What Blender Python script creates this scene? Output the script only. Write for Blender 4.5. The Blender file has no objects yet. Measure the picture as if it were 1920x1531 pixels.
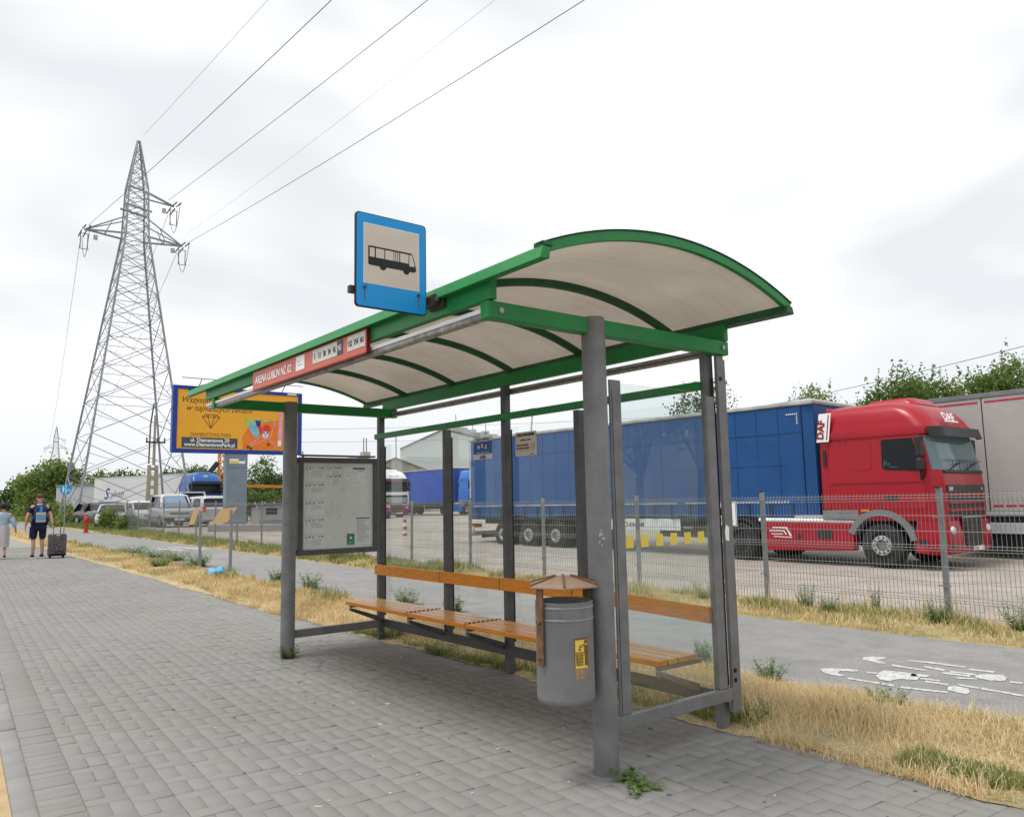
import bpy, bmesh, math, random
import numpy as np
from mathutils import Vector, Matrix

random.seed(7)
rng = np.random.default_rng(11)
C = bpy.context.scene.collection
scene = bpy.context.scene
R = math.radians

# ------------------------------------------------------------------ camera
YAW, PITCH, ROLL = 0.6653, 0.1173, -0.0194
def camera_axes():
    F0 = Vector((-math.cos(YAW), math.sin(YAW), 0)); R0 = Vector((math.sin(YAW), math.cos(YAW), 0)); U0 = Vector((0, 0, 1))
    F = math.cos(PITCH) * F0 + math.sin(PITCH) * U0
    U = -math.sin(PITCH) * F0 + math.cos(PITCH) * U0
    Rv = math.cos(ROLL) * R0 + math.sin(ROLL) * U
    U2 = -math.sin(ROLL) * R0 + math.cos(ROLL) * U
    return Rv, U2, F
CR, CU, CF = camera_axes()
cam_data = bpy.data.cameras.new('camera'); cam = bpy.data.objects.new('camera', cam_data); C.objects.link(cam)
cam.matrix_world = Matrix(((CR.x, CU.x, -CF.x, 0), (CR.y, CU.y, -CF.y, 0), (CR.z, CU.z, -CF.z, 1.5), (0, 0, 0, 1)))
cam_data.sensor_width = 36; cam_data.sensor_fit = 'HORIZONTAL'; cam_data.lens = 1476.08 / 1920 * 36
cam_data.clip_start = 0.05; cam_data.clip_end = 4000
scene.camera = cam

# ------------------------------------------------------------------ sky, sun, exposure
SUN_EL, SUN_AZ = R(70), R(200)
world = bpy.data.worlds.new('World'); scene.world = world; world.use_nodes = True
nt = world.node_tree; N = nt.nodes; L = nt.links
bg = N['Background']; bg.inputs['Strength'].default_value = 0.1
sky = N.new('ShaderNodeTexSky'); sky.sky_type = 'NISHITA'; sky.sun_disc = False
sky.sun_elevation = SUN_EL; sky.sun_rotation = SUN_AZ; sky.air_density = 1.2; sky.dust_density = 2.0
tc = N.new('ShaderNodeTexCoord'); mp = N.new('ShaderNodeMapping'); mp.inputs['Scale'].default_value = (1.0, 1.0, 2.6)
mp.inputs['Rotation'].default_value = (0.0, 0.0, R(35)); mp.inputs['Location'].default_value = (1.7, 0.4, 0.0)
L.new(tc.outputs['Generated'], mp.inputs['Vector'])
n1 = N.new('ShaderNodeTexNoise'); n1.inputs['Scale'].default_value = 1.5; n1.inputs['Detail'].default_value = 3.2; n1.inputs['Roughness'].default_value = 0.5
n1.inputs['Distortion'].default_value = 0.35
L.new(mp.outputs['Vector'], n1.inputs['Vector'])
cr = N.new('ShaderNodeValToRGB'); e = cr.color_ramp.elements
e[0].position = 0.36; e[0].color = (6.3, 6.45, 6.6, 1); e[1].position = 0.53; e[1].color = (9.1, 9.12, 9.15, 1)
L.new(n1.outputs['Fac'], cr.inputs['Fac'])
# a little paler blue grey towards the horizon
sx = N.new('ShaderNodeSeparateXYZ'); L.new(tc.outputs['Generated'], sx.inputs[0])
mr = N.new('ShaderNodeMapRange'); mr.inputs[1].default_value = 0.0; mr.inputs[2].default_value = 0.30; L.new(sx.outputs['Z'], mr.inputs[0])
mh = N.new('ShaderNodeMix'); mh.data_type = 'RGBA'; mh.inputs[6].default_value = (6.3, 6.55, 6.8, 1)
L.new(mr.outputs[0], mh.inputs[0]); L.new(cr.outputs['Color'], mh.inputs[7])
mx = N.new('ShaderNodeMix'); mx.data_type = 'RGBA'; mx.inputs[0].default_value = 0.94
L.new(sky.outputs['Color'], mx.inputs[6]); L.new(mh.outputs[2], mx.inputs[7]); L.new(mx.outputs[2], bg.inputs['Color'])

sun_d = bpy.data.lights.new('sun', 'SUN'); sun_d.energy = 1.9; sun_d.angle = R(16); sun_d.color = (1.0, 0.97, 0.92)
sun = bpy.data.objects.new('sun', sun_d); C.objects.link(sun)
sdir = Vector((math.sin(SUN_AZ) * math.cos(SUN_EL), math.cos(SUN_AZ) * math.cos(SUN_EL), math.sin(SUN_EL)))
sun.rotation_euler = sdir.to_track_quat('Z', 'Y').to_euler()
scene.view_settings.view_transform = 'Standard'; scene.view_settings.look = 'None'
scene.view_settings.exposure = 0.48; scene.view_settings.gamma = 1.0; scene.view_settings.use_curve_mapping = False
scene.cycles.max_bounces = 8; scene.cycles.transparent_max_bounces = 24

# ------------------------------------------------------------------ materials
def mat(name, col, rough=0.55, metal=0.0, var=0.14, scale=4.0, bump=0.0, bscale=60.0, isl=0.0, dirt=None, dscale=2.0, damt=0.5, coat=0.0, emit=0, stretch=None, spec=0.3):
    m = bpy.data.materials.new(name); m.use_nodes = True
    nt = m.node_tree; N = nt.nodes; L = nt.links; b = N['Principled BSDF']
    b.inputs['Roughness'].default_value = rough; b.inputs['Specular IOR Level'].default_value = spec; b.inputs['Metallic'].default_value = metal; b.inputs['Coat Weight'].default_value = coat
    tc = N.new('ShaderNodeTexCoord'); vec = tc.outputs['Object']
    if stretch:
        mp = N.new('ShaderNodeMapping'); mp.inputs['Scale'].default_value = stretch; L.new(vec, mp.inputs['Vector']); vec = mp.outputs['Vector']
    n = N.new('ShaderNodeTexNoise'); n.inputs['Scale'].default_value = scale; n.inputs['Detail'].default_value = 5; L.new(vec, n.inputs['Vector'])
    mr = N.new('ShaderNodeMapRange'); mr.inputs[1].default_value = 0.3; mr.inputs[2].default_value = 0.7
    mr.inputs[3].default_value = 1 - var; mr.inputs[4].default_value = 1 + var; L.new(n.outputs['Fac'], mr.inputs[0])
    val = mr.outputs[0]
    if isl:
        g = N.new('ShaderNodeNewGeometry'); oi = N.new('ShaderNodeObjectInfo')
        a = N.new('ShaderNodeMath'); a.operation = 'ADD'; L.new(g.outputs['Random Per Island'], a.inputs[0]); L.new(oi.outputs['Random'], a.inputs[1])
        f = N.new('ShaderNodeMath'); f.operation = 'FRACT'; L.new(a.outputs[0], f.inputs[0])
        r2 = N.new('ShaderNodeMapRange'); r2.inputs[3].default_value = 1 - isl; r2.inputs[4].default_value = 1 + isl; L.new(f.outputs[0], r2.inputs[0])
        mu = N.new('ShaderNodeMath'); mu.operation = 'MULTIPLY'; L.new(val, mu.inputs[0]); L.new(r2.outputs[0], mu.inputs[1]); val = mu.outputs[0]
    vm = N.new('ShaderNodeVectorMath'); vm.operation = 'SCALE'; vm.inputs[0].default_value = col[:3]; L.new(val, vm.inputs['Scale'])
    out = vm.outputs[0]
    if dirt:
        n2 = N.new('ShaderNodeTexNoise'); n2.inputs['Scale'].default_value = dscale; n2.inputs['Detail'].default_value = 8; n2.inputs['Roughness'].default_value = 0.68; L.new(vec, n2.inputs['Vector'])
        m2 = N.new('ShaderNodeMapRange'); m2.inputs[1].default_value = 0.45; m2.inputs[2].default_value = 0.75; m2.inputs[4].default_value = damt; L.new(n2.outputs['Fac'], m2.inputs[0])
        mi = N.new('ShaderNodeMix'); mi.data_type = 'RGBA'; L.new(m2.outputs[0], mi.inputs[0]); L.new(out, mi.inputs[6]); mi.inputs[7].default_value = (*dirt, 1); out = mi.outputs[2]
    L.new(out, b.inputs['Base Color'])
    if emit: pass
    if bump:
        nb = N.new('ShaderNodeTexNoise'); nb.inputs['Scale'].default_value = bscale; nb.inputs['Detail'].default_value = 4; L.new(vec, nb.inputs['Vector'])
        bp = N.new('ShaderNodeBump'); bp.inputs['Strength'].default_value = bump; bp.inputs['Distance'].default_value = 0.01
        L.new(nb.outputs['Fac'], bp.inputs['Height']); L.new(bp.outputs['Normal'], b.inputs['Normal'])
    return m

def glass_mat(name, tint=(0.93, 0.96, 0.95), base=0.06, film=0.0):
    m = bpy.data.materials.new(name); m.use_nodes = True; nt = m.node_tree; N = nt.nodes; L = nt.links
    for n in list(N):
        if n.type == 'BSDF_PRINCIPLED': N.remove(n)
    out = [n for n in N if n.type == 'OUTPUT_MATERIAL'][0]
    tr = N.new('ShaderNodeBsdfTransparent'); tr.inputs[0].default_value = (*tint, 1)
    gl = N.new('ShaderNodeBsdfGlossy'); gl.inputs['Roughness'].default_value = 0.02; gl.inputs[0].default_value = (1, 1, 1, 1)
    lw = N.new('ShaderNodeLayerWeight'); lw.inputs[0].default_value = 0.5
    pw = N.new('ShaderNodeMath'); pw.operation = 'POWER'; pw.inputs[1].default_value = 4.0; L.new(lw.outputs['Facing'], pw.inputs[0])
    ad = N.new('ShaderNodeMath'); ad.operation = 'MULTIPLY_ADD'; ad.inputs[1].default_value = 0.9; ad.inputs[2].default_value = base; L.new(pw.outputs[0], ad.inputs[0])
    mi = N.new('ShaderNodeMixShader'); L.new(ad.outputs[0], mi.inputs[0]); L.new(tr.outputs[0], mi.inputs[1]); L.new(gl.outputs[0], mi.inputs[2])
    res = mi.outputs[0]
    if film:
        df = N.new('ShaderNodeBsdfDiffuse'); df.inputs[0].default_value = (0.62, 0.65, 0.63, 1)
        tc = N.new('ShaderNodeTexCoord'); n = N.new('ShaderNodeTexNoise'); n.inputs['Scale'].default_value = 2.5; n.inputs['Detail'].default_value = 8
        L.new(tc.outputs['Object'], n.inputs['Vector'])
        mr = N.new('ShaderNodeMapRange'); mr.inputs[1].default_value = 0.35; mr.inputs[2].default_value = 0.8; mr.inputs[3].default_value = film * 0.35; mr.inputs[4].default_value = film * 1.8
        L.new(n.outputs['Fac'], mr.inputs[0])
        m3 = N.new('ShaderNodeMixShader'); L.new(mr.outputs[0], m3.inputs[0]); L.new(res, m3.inputs[1]); L.new(df.outputs[0], m3.inputs[2]); res = m3.outputs[0]
    L.new(res, out.inputs[0])
    return m

def leaf_mat(name, col, col2, trans=0.35, rough=0.6):
    m = bpy.data.materials.new(name); m.use_nodes = True; nt = m.node_tree; N = nt.nodes; L = nt.links
    b = N['Principled BSDF']; out = [n for n in N if n.type == 'OUTPUT_MATERIAL'][0]
    g = N.new('ShaderNodeNewGeometry'); tc = N.new('ShaderNodeTexCoord')
    ns = N.new('ShaderNodeTexNoise'); ns.inputs['Scale'].default_value = 0.9; ns.inputs['Detail'].default_value = 3; L.new(tc.outputs['Object'], ns.inputs['Vector'])
    a = N.new('ShaderNodeMath'); a.operation = 'MULTIPLY_ADD'; a.inputs[1].default_value = 0.55; L.new(g.outputs['Random Per Island'], a.inputs[0])
    sc = N.new('ShaderNodeMapRange'); sc.inputs[1].default_value = 0.3; sc.inputs[2].default_value = 0.7; sc.inputs[4].default_value = 0.45; L.new(ns.outputs['Fac'], sc.inputs[0]); L.new(sc.outputs[0], a.inputs[2])
    mi = N.new('ShaderNodeMix'); mi.data_type = 'RGBA'; mi.inputs[6].default_value = (*col, 1); mi.inputs[7].default_value = (*col2, 1); L.new(a.outputs[0], mi.inputs[0])
    L.new(mi.outputs[2], b.inputs['Base Color']); b.inputs['Roughness'].default_value = rough
    t = N.new('ShaderNodeBsdfTranslucent'); L.new(mi.outputs[2], t.inputs[0])
    ms = N.new('ShaderNodeMixShader'); ms.inputs[0].default_value = trans; L.new(b.outputs[0], ms.inputs[1]); L.new(t.outputs[0], ms.inputs[2]); L.new(ms.outputs[0], out.inputs[0])
    return m

M = {}
M['green'] = mat('green_paint', (0.014, 0.215, 0.05), 0.42, var=0.10, scale=2.5, dirt=(0.02, 0.08, 0.03), dscale=5, damt=0.5)
M['dgreen'] = mat('green_rib_paint', (0.018, 0.10, 0.038), 0.5, var=0.15, dirt=(0.02, 0.03, 0.02), dscale=6, damt=0.6)
M['steel'] = mat('grey_painted_steel', (0.185, 0.185, 0.19), 0.5, 0.15, var=0.12, scale=9, bump=0.08, bscale=220, dirt=(0.07, 0.065, 0.06), dscale=7, damt=0.35)
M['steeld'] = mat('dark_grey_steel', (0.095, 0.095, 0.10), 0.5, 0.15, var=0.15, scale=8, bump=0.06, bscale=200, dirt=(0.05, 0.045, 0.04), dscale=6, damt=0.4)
M['rubber'] = mat('black_rubber', (0.012, 0.012, 0.013), 0.7)
M['alu'] = mat('dirty_aluminium', (0.34, 0.33, 0.31), 0.4, 0.35, var=0.2, scale=12, dirt=(0.06, 0.05, 0.035), dscale=26, damt=0.9)
M['aluw'] = mat('painted_tube_highlight', (0.75, 0.76, 0.77), 0.3, var=0.05)  # white for the highlight painted along the front tube
M['wood'] = mat('orange_varnished_wood', (0.60, 0.21, 0.008), 0.30, var=0.22, scale=5, stretch=(1.5, 14, 14), dirt=(0.42, 0.13, 0.010), dscale=4, damt=0.35)
M['woodw'] = mat('worn_orange_seat_wood', (0.60, 0.27, 0.05), 0.34, var=0.22, scale=5, stretch=(1.5, 14, 14), dirt=(0.52, 0.40, 0.28), dscale=3, damt=0.7, coat=0.15)
M['bolt'] = mat('zinc_bolt', (0.35, 0.35, 0.35), 0.4, 0.7)
M['darkbrown'] = mat('dark_brown_steel', (0.05, 0.032, 0.026), 0.5)
M['rust'] = mat('rusty_brown_lid', (0.31, 0.215, 0.15), 0.75, var=0.25, scale=9, bump=0.25, bscale=60, dirt=(0.19, 0.12, 0.08), dscale=9, damt=0.8)
M['rustd'] = mat('brown_flat_bar', (0.17, 0.09, 0.05), 0.65, var=0.25, scale=12, dirt=(0.07, 0.035, 0.02), dscale=11, damt=0.7)
M['bin'] = mat('grey_bin_paint', (0.22, 0.22, 0.225), 0.48, 0.1, var=0.08, scale=5, bump=0.05, bscale=120, dirt=(0.10, 0.095, 0.09), dscale=7, damt=0.35)
M['signblue'] = mat('sign_blue', (0.008, 0.285, 0.68), 0.35, var=0.04)
M['signcream'] = mat('sign_cream', (0.62, 0.54, 0.47), 0.45, var=0.06, dirt=(0.5, 0.42, 0.36), dscale=3)
M['white'] = mat('white_paint', (0.78, 0.78, 0.78), 0.45, var=0.04)
M['offwhite'] = mat('off_white_print', (0.58, 0.57, 0.53), 0.5, var=0.08)
M['black'] = mat('black_print', (0.014, 0.014, 0.016), 0.5)
M['ink'] = mat('grey_ink', (0.10, 0.10, 0.11), 0.6)
M['signred'] = mat('route_board_red', (0.55, 0.115, 0.075), 0.38, var=0.05)
M['signredd'] = mat('route_board_dark_red', (0.22, 0.012, 0.012), 0.45)
M['slate'] = mat('slate_print', (0.06, 0.075, 0.10), 0.5)
M['paper'] = mat('grey_display_back', (0.76, 0.76, 0.75), 0.5, var=0.05, scale=3, dirt=(0.62, 0.62, 0.61), dscale=4)
M['paperw'] = mat('white_paper', (0.80, 0.80, 0.81), 0.6, var=0.04)
M['papergreen'] = mat('green_paper', (0.03, 0.22, 0.12), 0.6)
M['yellow'] = mat('yellow_sticker', (0.70, 0.54, 0.09), 0.5, var=0.05)
M['stickerblue'] = mat('blue_poster', (0.012, 0.10, 0.35), 0.5)
M['bbyellow'] = mat('billboard_yellow', (0.78, 0.38, 0.03), 0.5, var=0.05, scale=0.7)
M['bborange'] = mat('billboard_orange', (0.75, 0.20, 0.02), 0.5, var=0.05)
M['bbblue'] = mat('billboard_blue_frame', (0.012, 0.045, 0.27), 0.4)
M['bbcol'] = mat('blue_grey_column', (0.19, 0.235, 0.275), 0.5, var=0.07, scale=1.2, dirt=(0.13, 0.15, 0.17), dscale=2)
M['pink'] = mat('pink_print', (0.75, 0.35, 0.45), 0.5)
M['skinprint'] = mat('skin_print', (0.70, 0.42, 0.30), 0.5)
M['redprint'] = mat('red_print', (0.65, 0.05, 0.04), 0.5)
M['cyanprint'] = mat('cyan_print', (0.12, 0.50, 0.65), 0.5)
M['galv'] = mat('galvanised_steel', (0.245, 0.26, 0.27), 0.45, 0.35, var=0.12, scale=6)
M['galvwire'] = mat('galvanised_wire', (0.26, 0.275, 0.28), 0.45, 0.4, var=0.1)
M['pylon'] = mat('weathered_pylon_steel', (0.27, 0.28, 0.32), 0.5, 0.2, var=0.2, scale=0.8)
M['pylondark'] = mat('dark_insulator', (0.09, 0.075, 0.10), 0.4)
M['wire'] = mat('grey_conductor', (0.14, 0.14, 0.15), 0.5, 0.3)
M['truckred'] = mat('red_truck_paint', (0.32, 0.004, 0.015), 0.35, var=0.06, scale=1.5, coat=0.08, dirt=(0.27, 0.012, 0.022), dscale=2.5, damt=0.35)
M['tarp'] = mat('blue_tarpaulin', (0.008, 0.062, 0.215), 0.55, var=0.10, scale=1.3, bump=0.6, bscale=1.3, dirt=(0.022, 0.09, 0.19), dscale=1.4, damt=0.6)
M['tarp2'] = mat('deep_blue_tarpaulin', (0.03, 0.075, 0.40), 0.5, var=0.12, scale=1.0, bump=0.15, bscale=2, dirt=(0.06, 0.14, 0.38), dscale=1.2, damt=0.4)
M['cabblue'] = mat('blue_cab_paint', (0.012, 0.15, 0.56), 0.3, coat=0.3)
M['cabblue2'] = mat('blue_cab_paint_dark', (0.015, 0.11, 0.42), 0.3, coat=0.3)
M['truckgrey'] = mat('grey_plastic_fender', (0.17, 0.18, 0.19), 0.55)
M['chassis'] = mat('dark_chassis', (0.025, 0.025, 0.027), 0.6, var=0.3, dirt=(0.06, 0.05, 0.045), dscale=3)
M['blackplastic'] = mat('black_plastic', (0.022, 0.023, 0.025), 0.45)
M['tyre'] = mat('tyre_rubber', (0.02, 0.02, 0.021), 0.8, var=0.2, dirt=(0.06, 0.055, 0.05), dscale=4, damt=0.5)
M['rim'] = mat('steel_rim', (0.50, 0.50, 0.50), 0.35, 0.5, dirt=(0.2, 0.18, 0.16), dscale=6)
M['carglass'] = mat('dark_car_glass', (0.010, 0.012, 0.014), 0.06, var=0.02, spec=0.18)
M['skyglass'] = mat('windscreen_painted_sky', (0.20, 0.28, 0.38), 0.08, var=0.1)  # sky reflection painted in as a pale blue base colour
M['paleglass'] = mat('pale_windscreen', (0.10, 0.15, 0.17), 0.07, var=0.05)
M['reefer'] = mat('grey_trailer_panel', (0.40, 0.388, 0.38), 0.5, var=0.05, scale=0.8, dirt=(0.30, 0.29, 0.28), dscale=1.5, damt=0.5)
M['trailerwhite'] = mat('white_trailer_panel', (0.60, 0.61, 0.62), 0.5, var=0.04, scale=0.4)
M['trailergrey'] = mat('mid_grey_trailer', (0.42, 0.43, 0.45), 0.5, var=0.05, scale=0.4)  # mid grey for the trailer box, rails, bars and plates
M['rooftarp'] = mat('grey_trailer_roof', (0.42, 0.42, 0.40), 0.55, var=0.2, scale=2, dirt=(0.18, 0.17, 0.15), dscale=3, damt=0.7)
M['refl'] = mat('red_reflective_tape', (0.42, 0.02, 0.06), 0.4)
M['reflw'] = mat('white_reflective_tape', (0.55, 0.60, 0.62), 0.4)
M['amber'] = mat('amber_lamp', (0.75, 0.20, 0.01), 0.3)
M['redlamp'] = mat('red_lamp', (0.60, 0.02, 0.02), 0.25)
M['lampglass'] = mat('clear_lamp', (0.62, 0.64, 0.65), 0.12)
M['scanwhite'] = mat('white_cab_paint', (0.68, 0.68, 0.68), 0.3, coat=0.3)
M['scanpink'] = mat('plum_cab_paint', (0.32, 0.05, 0.16), 0.35)
M['silver'] = mat('silver_car_paint', (0.46, 0.475, 0.49), 0.3, 0.35, var=0.04, coat=0.4)
M['darkcar'] = mat('dark_car_paint', (0.045, 0.05, 0.055), 0.3, 0.2, coat=0.4)
M['whitecar'] = mat('white_car_paint', (0.60, 0.61, 0.62), 0.3, 0.1, coat=0.4)
M['orange'] = mat('orange_crane_paint', (0.62, 0.23, 0.015), 0.5, dirt=(0.2, 0.08, 0.02), dscale=2)
M['concrete'] = mat('weathered_concrete', (0.30, 0.29, 0.275), 0.85, var=0.15, scale=2, bump=0.2, bscale=20, dirt=(0.16, 0.15, 0.14), dscale=2, damt=0.6)
M['poleconc'] = mat('lichen_concrete_pole', (0.33, 0.31, 0.25), 0.85, var=0.2, scale=1.5, dirt=(0.25, 0.24, 0.09), dscale=1.5, damt=0.7)
M['warehouse'] = mat('pale_green_wall', (0.60, 0.645, 0.63), 0.7, var=0.03, scale=0.15)
M['render'] = mat('beige_wall', (0.42, 0.39, 0.33), 0.8, var=0.08, scale=0.4)
M['roofgrey'] = mat('grey_roof', (0.20, 0.20, 0.19), 0.7, var=0.12, scale=0.6)
M['shed'] = mat('grey_shed_wall', (0.34, 0.35, 0.355), 0.7, var=0.06)
M['hydrant'] = mat('red_hydrant_paint', (0.42, 0.045, 0.03), 0.5, dirt=(0.2, 0.03, 0.02), dscale=9)
M['boardback'] = mat('plywood_board', (0.56, 0.39, 0.20), 0.6, var=0.12, scale=5, dirt=(0.50, 0.26, 0.05), dscale=5, damt=0.6)
M['bluebag'] = mat('blue_plastic_bag', (0.10, 0.38, 0.66), 0.4, var=0.15, scale=8, bump=0.5, bscale=30, dirt=(0.45, 0.55, 0.62), dscale=9, damt=0.7)
M['paperlitter'] = mat('crumpled_paper', (0.62, 0.62, 0.60), 0.7, var=0.1)
M['bark'] = mat('bark', (0.075, 0.06, 0.045), 0.9, var=0.3, scale=6, bump=0.4, bscale=15)
M['denim'] = mat('light_denim', (0.30, 0.40, 0.50), 0.8, var=0.15, scale=14)
M['skirt'] = mat('pale_grey_linen', (0.42, 0.41, 0.43), 0.85, var=0.1, scale=10)
M['skin'] = mat('skin', (0.46, 0.26, 0.19), 0.5, var=0.06)
M['hairdark'] = mat('dark_hair', (0.012, 0.010, 0.010), 0.6, var=0.3, scale=30)
M['hairbrown'] = mat('cropped_brown_hair', (0.085, 0.050, 0.030), 0.7, var=0.3, scale=30)
M['shirtblack'] = mat('black_cotton', (0.012, 0.012, 0.016), 0.85, var=0.2, scale=14)
M['shortblue'] = mat('dark_blue_shorts', (0.012, 0.014, 0.045), 0.8, var=0.2, scale=10)
M['stripeblue'] = mat('royal_blue_cloth', (0.03, 0.04, 0.30), 0.8)
M['packgrey'] = mat('grey_backpack_fabric', (0.36, 0.37, 0.39), 0.8, var=0.1, scale=15)
M['packblue'] = mat('bright_blue_fabric', (0.03, 0.28, 0.62), 0.7)
M['packnavy'] = mat('navy_fabric', (0.012, 0.02, 0.09), 0.8)
M['case'] = mat('patterned_case_fabric', (0.085, 0.075, 0.08), 0.75, var=0.6, scale=16)
M['cone'] = mat('faded_red_plastic', (0.42, 0.12, 0.08), 0.6)
M['apart'] = mat('far_tower_block', (0.45, 0.46, 0.48), 0.8, var=0.05, scale=0.1)

# ground materials
def ground_mat(name, a, b, c, sc1=0.6, sc2=9.0, fine=120.0, rough=0.9, bump=0.4, fineamt=0.18, bs=0.02):
    m = bpy.data.materials.new(name); m.use_nodes = True; nt = m.node_tree; N = nt.nodes; L = nt.links; p = N['Principled BSDF']
    tc = N.new('ShaderNodeTexCoord')
    def noise(s, d=6, r=0.6):
        n = N.new('ShaderNodeTexNoise'); n.inputs['Scale'].default_value = s; n.inputs['Detail'].default_value = d; n.inputs['Roughness'].default_value = r
        L.new(tc.outputs['Object'], n.inputs['Vector']); return n
    x = noise(sc1); y = noise(sc2); z = noise(fine, 3)
    r1 = N.new('ShaderNodeMapRange'); r1.inputs[1].default_value = 0.38; r1.inputs[2].default_value = 0.62; L.new(x.outputs['Fac'], r1.inputs[0])
    r2 = N.new('ShaderNodeMapRange'); r2.inputs[1].default_value = 0.42; r2.inputs[2].default_value = 0.70; L.new(y.outputs['Fac'], r2.inputs[0])
    m1 = N.new('ShaderNodeMix'); m1.data_type = 'RGBA'; m1.inputs[6].default_value = (*a, 1); m1.inputs[7].default_value = (*b, 1); L.new(r1.outputs[0], m1.inputs[0])
    m2 = N.new('ShaderNodeMix'); m2.data_type = 'RGBA'; m2.inputs[7].default_value = (*c, 1); L.new(m1.outputs[2], m2.inputs[6]); L.new(r2.outputs[0], m2.inputs[0])
    r3 = N.new('ShaderNodeMapRange'); r3.inputs[1].default_value = 0.3; r3.inputs[2].default_value = 0.7; r3.inputs[3].default_value = 1 - fineamt; r3.inputs[4].default_value = 1 + fineamt; L.new(z.outputs['Fac'], r3.inputs[0])
    vm = N.new('ShaderNodeVectorMath'); vm.operation = 'SCALE'; L.new(m2.outputs[2], vm.inputs[0]); L.new(r3.outputs[0], vm.inputs['Scale']); L.new(vm.outputs[0], p.inputs['Base Color'])
    p.inputs['Roughness'].default_value = rough
    bp = N.new('ShaderNodeBump'); bp.inputs['Strength'].default_value = bump; bp.inputs['Distance'].default_value = bs; L.new(z.outputs['Fac'], bp.inputs['Height']); L.new(bp.outputs['Normal'], p.inputs['Normal'])
    return m
M['asphalt'] = ground_mat('worn_asphalt', (0.205, 0.203, 0.198), (0.24, 0.236, 0.23), (0.178, 0.176, 0.172), 0.45, 3, 75, fineamt=0.36)
M['lot'] = ground_mat('dusty_yard', (0.30, 0.265, 0.230), (0.345, 0.31, 0.272), (0.235, 0.208, 0.182), 0.16, 1.1, 14, fineamt=0.22)
M['soil'] = ground_mat('straw_covered_soil', (0.46, 0.35, 0.19), (0.36, 0.28, 0.15), (0.25, 0.21, 0.10), 0.7, 4, 60, fineamt=0.35, bump=0.8)
M['soilgreen'] = ground_mat('green_verge_soil', (0.30, 0.24, 0.115), (0.20, 0.185, 0.07), (0.36, 0.28, 0.14), 0.6, 3, 50, fineamt=0.35, bump=0.8)
M['earth'] = ground_mat('rough_grassland', (0.12, 0.13, 0.045), (0.19, 0.165, 0.07), (0.09, 0.11, 0.035), 0.05, 0.6, 6)
M['joint'] = ground_mat('sandy_joint', (0.175, 0.162, 0.14), (0.205, 0.19, 0.165), (0.13, 0.12, 0.10), 1, 9, 150)
M['farpave'] = ground_mat('distant_paving', (0.24, 0.236, 0.228), (0.226, 0.222, 0.215), (0.252, 0.248, 0.24), 0.5, 6, 60, fineamt=0.1)
M['tan'] = ground_mat('tan_tactile_paving', (0.42, 0.29, 0.155), (0.46, 0.33, 0.19), (0.36, 0.25, 0.13), 1, 10, 150)
def brick_mat():
    m = mat('grey_paving_block', (0.226, 0.222, 0.213), 0.88, var=0.07, scale=1.1, bump=0.25, bscale=170, isl=0.035, dirt=(0.18, 0.167, 0.145), dscale=0.55, damt=0.6, spec=0.2)
    nt = m.node_tree
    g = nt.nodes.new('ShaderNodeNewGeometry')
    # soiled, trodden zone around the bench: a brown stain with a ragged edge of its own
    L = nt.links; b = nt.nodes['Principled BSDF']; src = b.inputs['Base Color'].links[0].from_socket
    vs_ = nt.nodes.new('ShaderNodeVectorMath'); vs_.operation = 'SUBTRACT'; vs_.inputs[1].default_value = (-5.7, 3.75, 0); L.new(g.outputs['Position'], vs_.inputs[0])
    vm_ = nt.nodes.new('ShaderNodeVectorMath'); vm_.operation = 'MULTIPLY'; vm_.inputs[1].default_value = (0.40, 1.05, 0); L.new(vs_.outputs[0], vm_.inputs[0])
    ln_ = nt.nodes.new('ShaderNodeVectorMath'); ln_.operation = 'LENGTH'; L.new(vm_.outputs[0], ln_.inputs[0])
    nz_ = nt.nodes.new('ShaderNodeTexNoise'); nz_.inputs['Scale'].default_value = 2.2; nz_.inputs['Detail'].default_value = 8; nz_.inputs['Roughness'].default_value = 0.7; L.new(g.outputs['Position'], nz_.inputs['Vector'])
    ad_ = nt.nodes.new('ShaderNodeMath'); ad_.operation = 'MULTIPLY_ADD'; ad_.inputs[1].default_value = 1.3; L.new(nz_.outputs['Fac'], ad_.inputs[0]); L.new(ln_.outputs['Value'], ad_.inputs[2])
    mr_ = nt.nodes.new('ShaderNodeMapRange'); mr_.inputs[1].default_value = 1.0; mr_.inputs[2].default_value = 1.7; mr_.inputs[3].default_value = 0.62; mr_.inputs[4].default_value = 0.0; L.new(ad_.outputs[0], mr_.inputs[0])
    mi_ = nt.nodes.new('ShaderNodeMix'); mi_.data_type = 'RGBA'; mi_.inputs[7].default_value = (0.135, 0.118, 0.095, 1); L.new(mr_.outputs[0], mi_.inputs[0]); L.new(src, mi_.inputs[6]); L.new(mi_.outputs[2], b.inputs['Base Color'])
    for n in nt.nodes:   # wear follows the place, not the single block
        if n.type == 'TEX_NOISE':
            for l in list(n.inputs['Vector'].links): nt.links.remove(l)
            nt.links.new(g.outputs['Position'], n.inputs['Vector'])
    return m
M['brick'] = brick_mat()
M['kerb'] = mat('kerb_concrete', (0.235, 0.231, 0.222), 0.85, var=0.08, scale=2, bump=0.3, bscale=120, isl=0.06)
M['glass'] = glass_mat('shelter_glass', (0.965, 0.98, 0.975), 0.012, 0.018)
M['glassend'] = glass_mat('end_pane_glass', (0.945, 0.97, 0.965), 0.05, 0.014)
M['truckglass'] = glass_mat('cab_windscreen_glass', (0.52, 0.62, 0.62), 0.10, 0.0)
M['leafA'] = leaf_mat('leaf_mid_green', (0.06, 0.115, 0.02), (0.18, 0.25, 0.055), 0.5)
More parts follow.
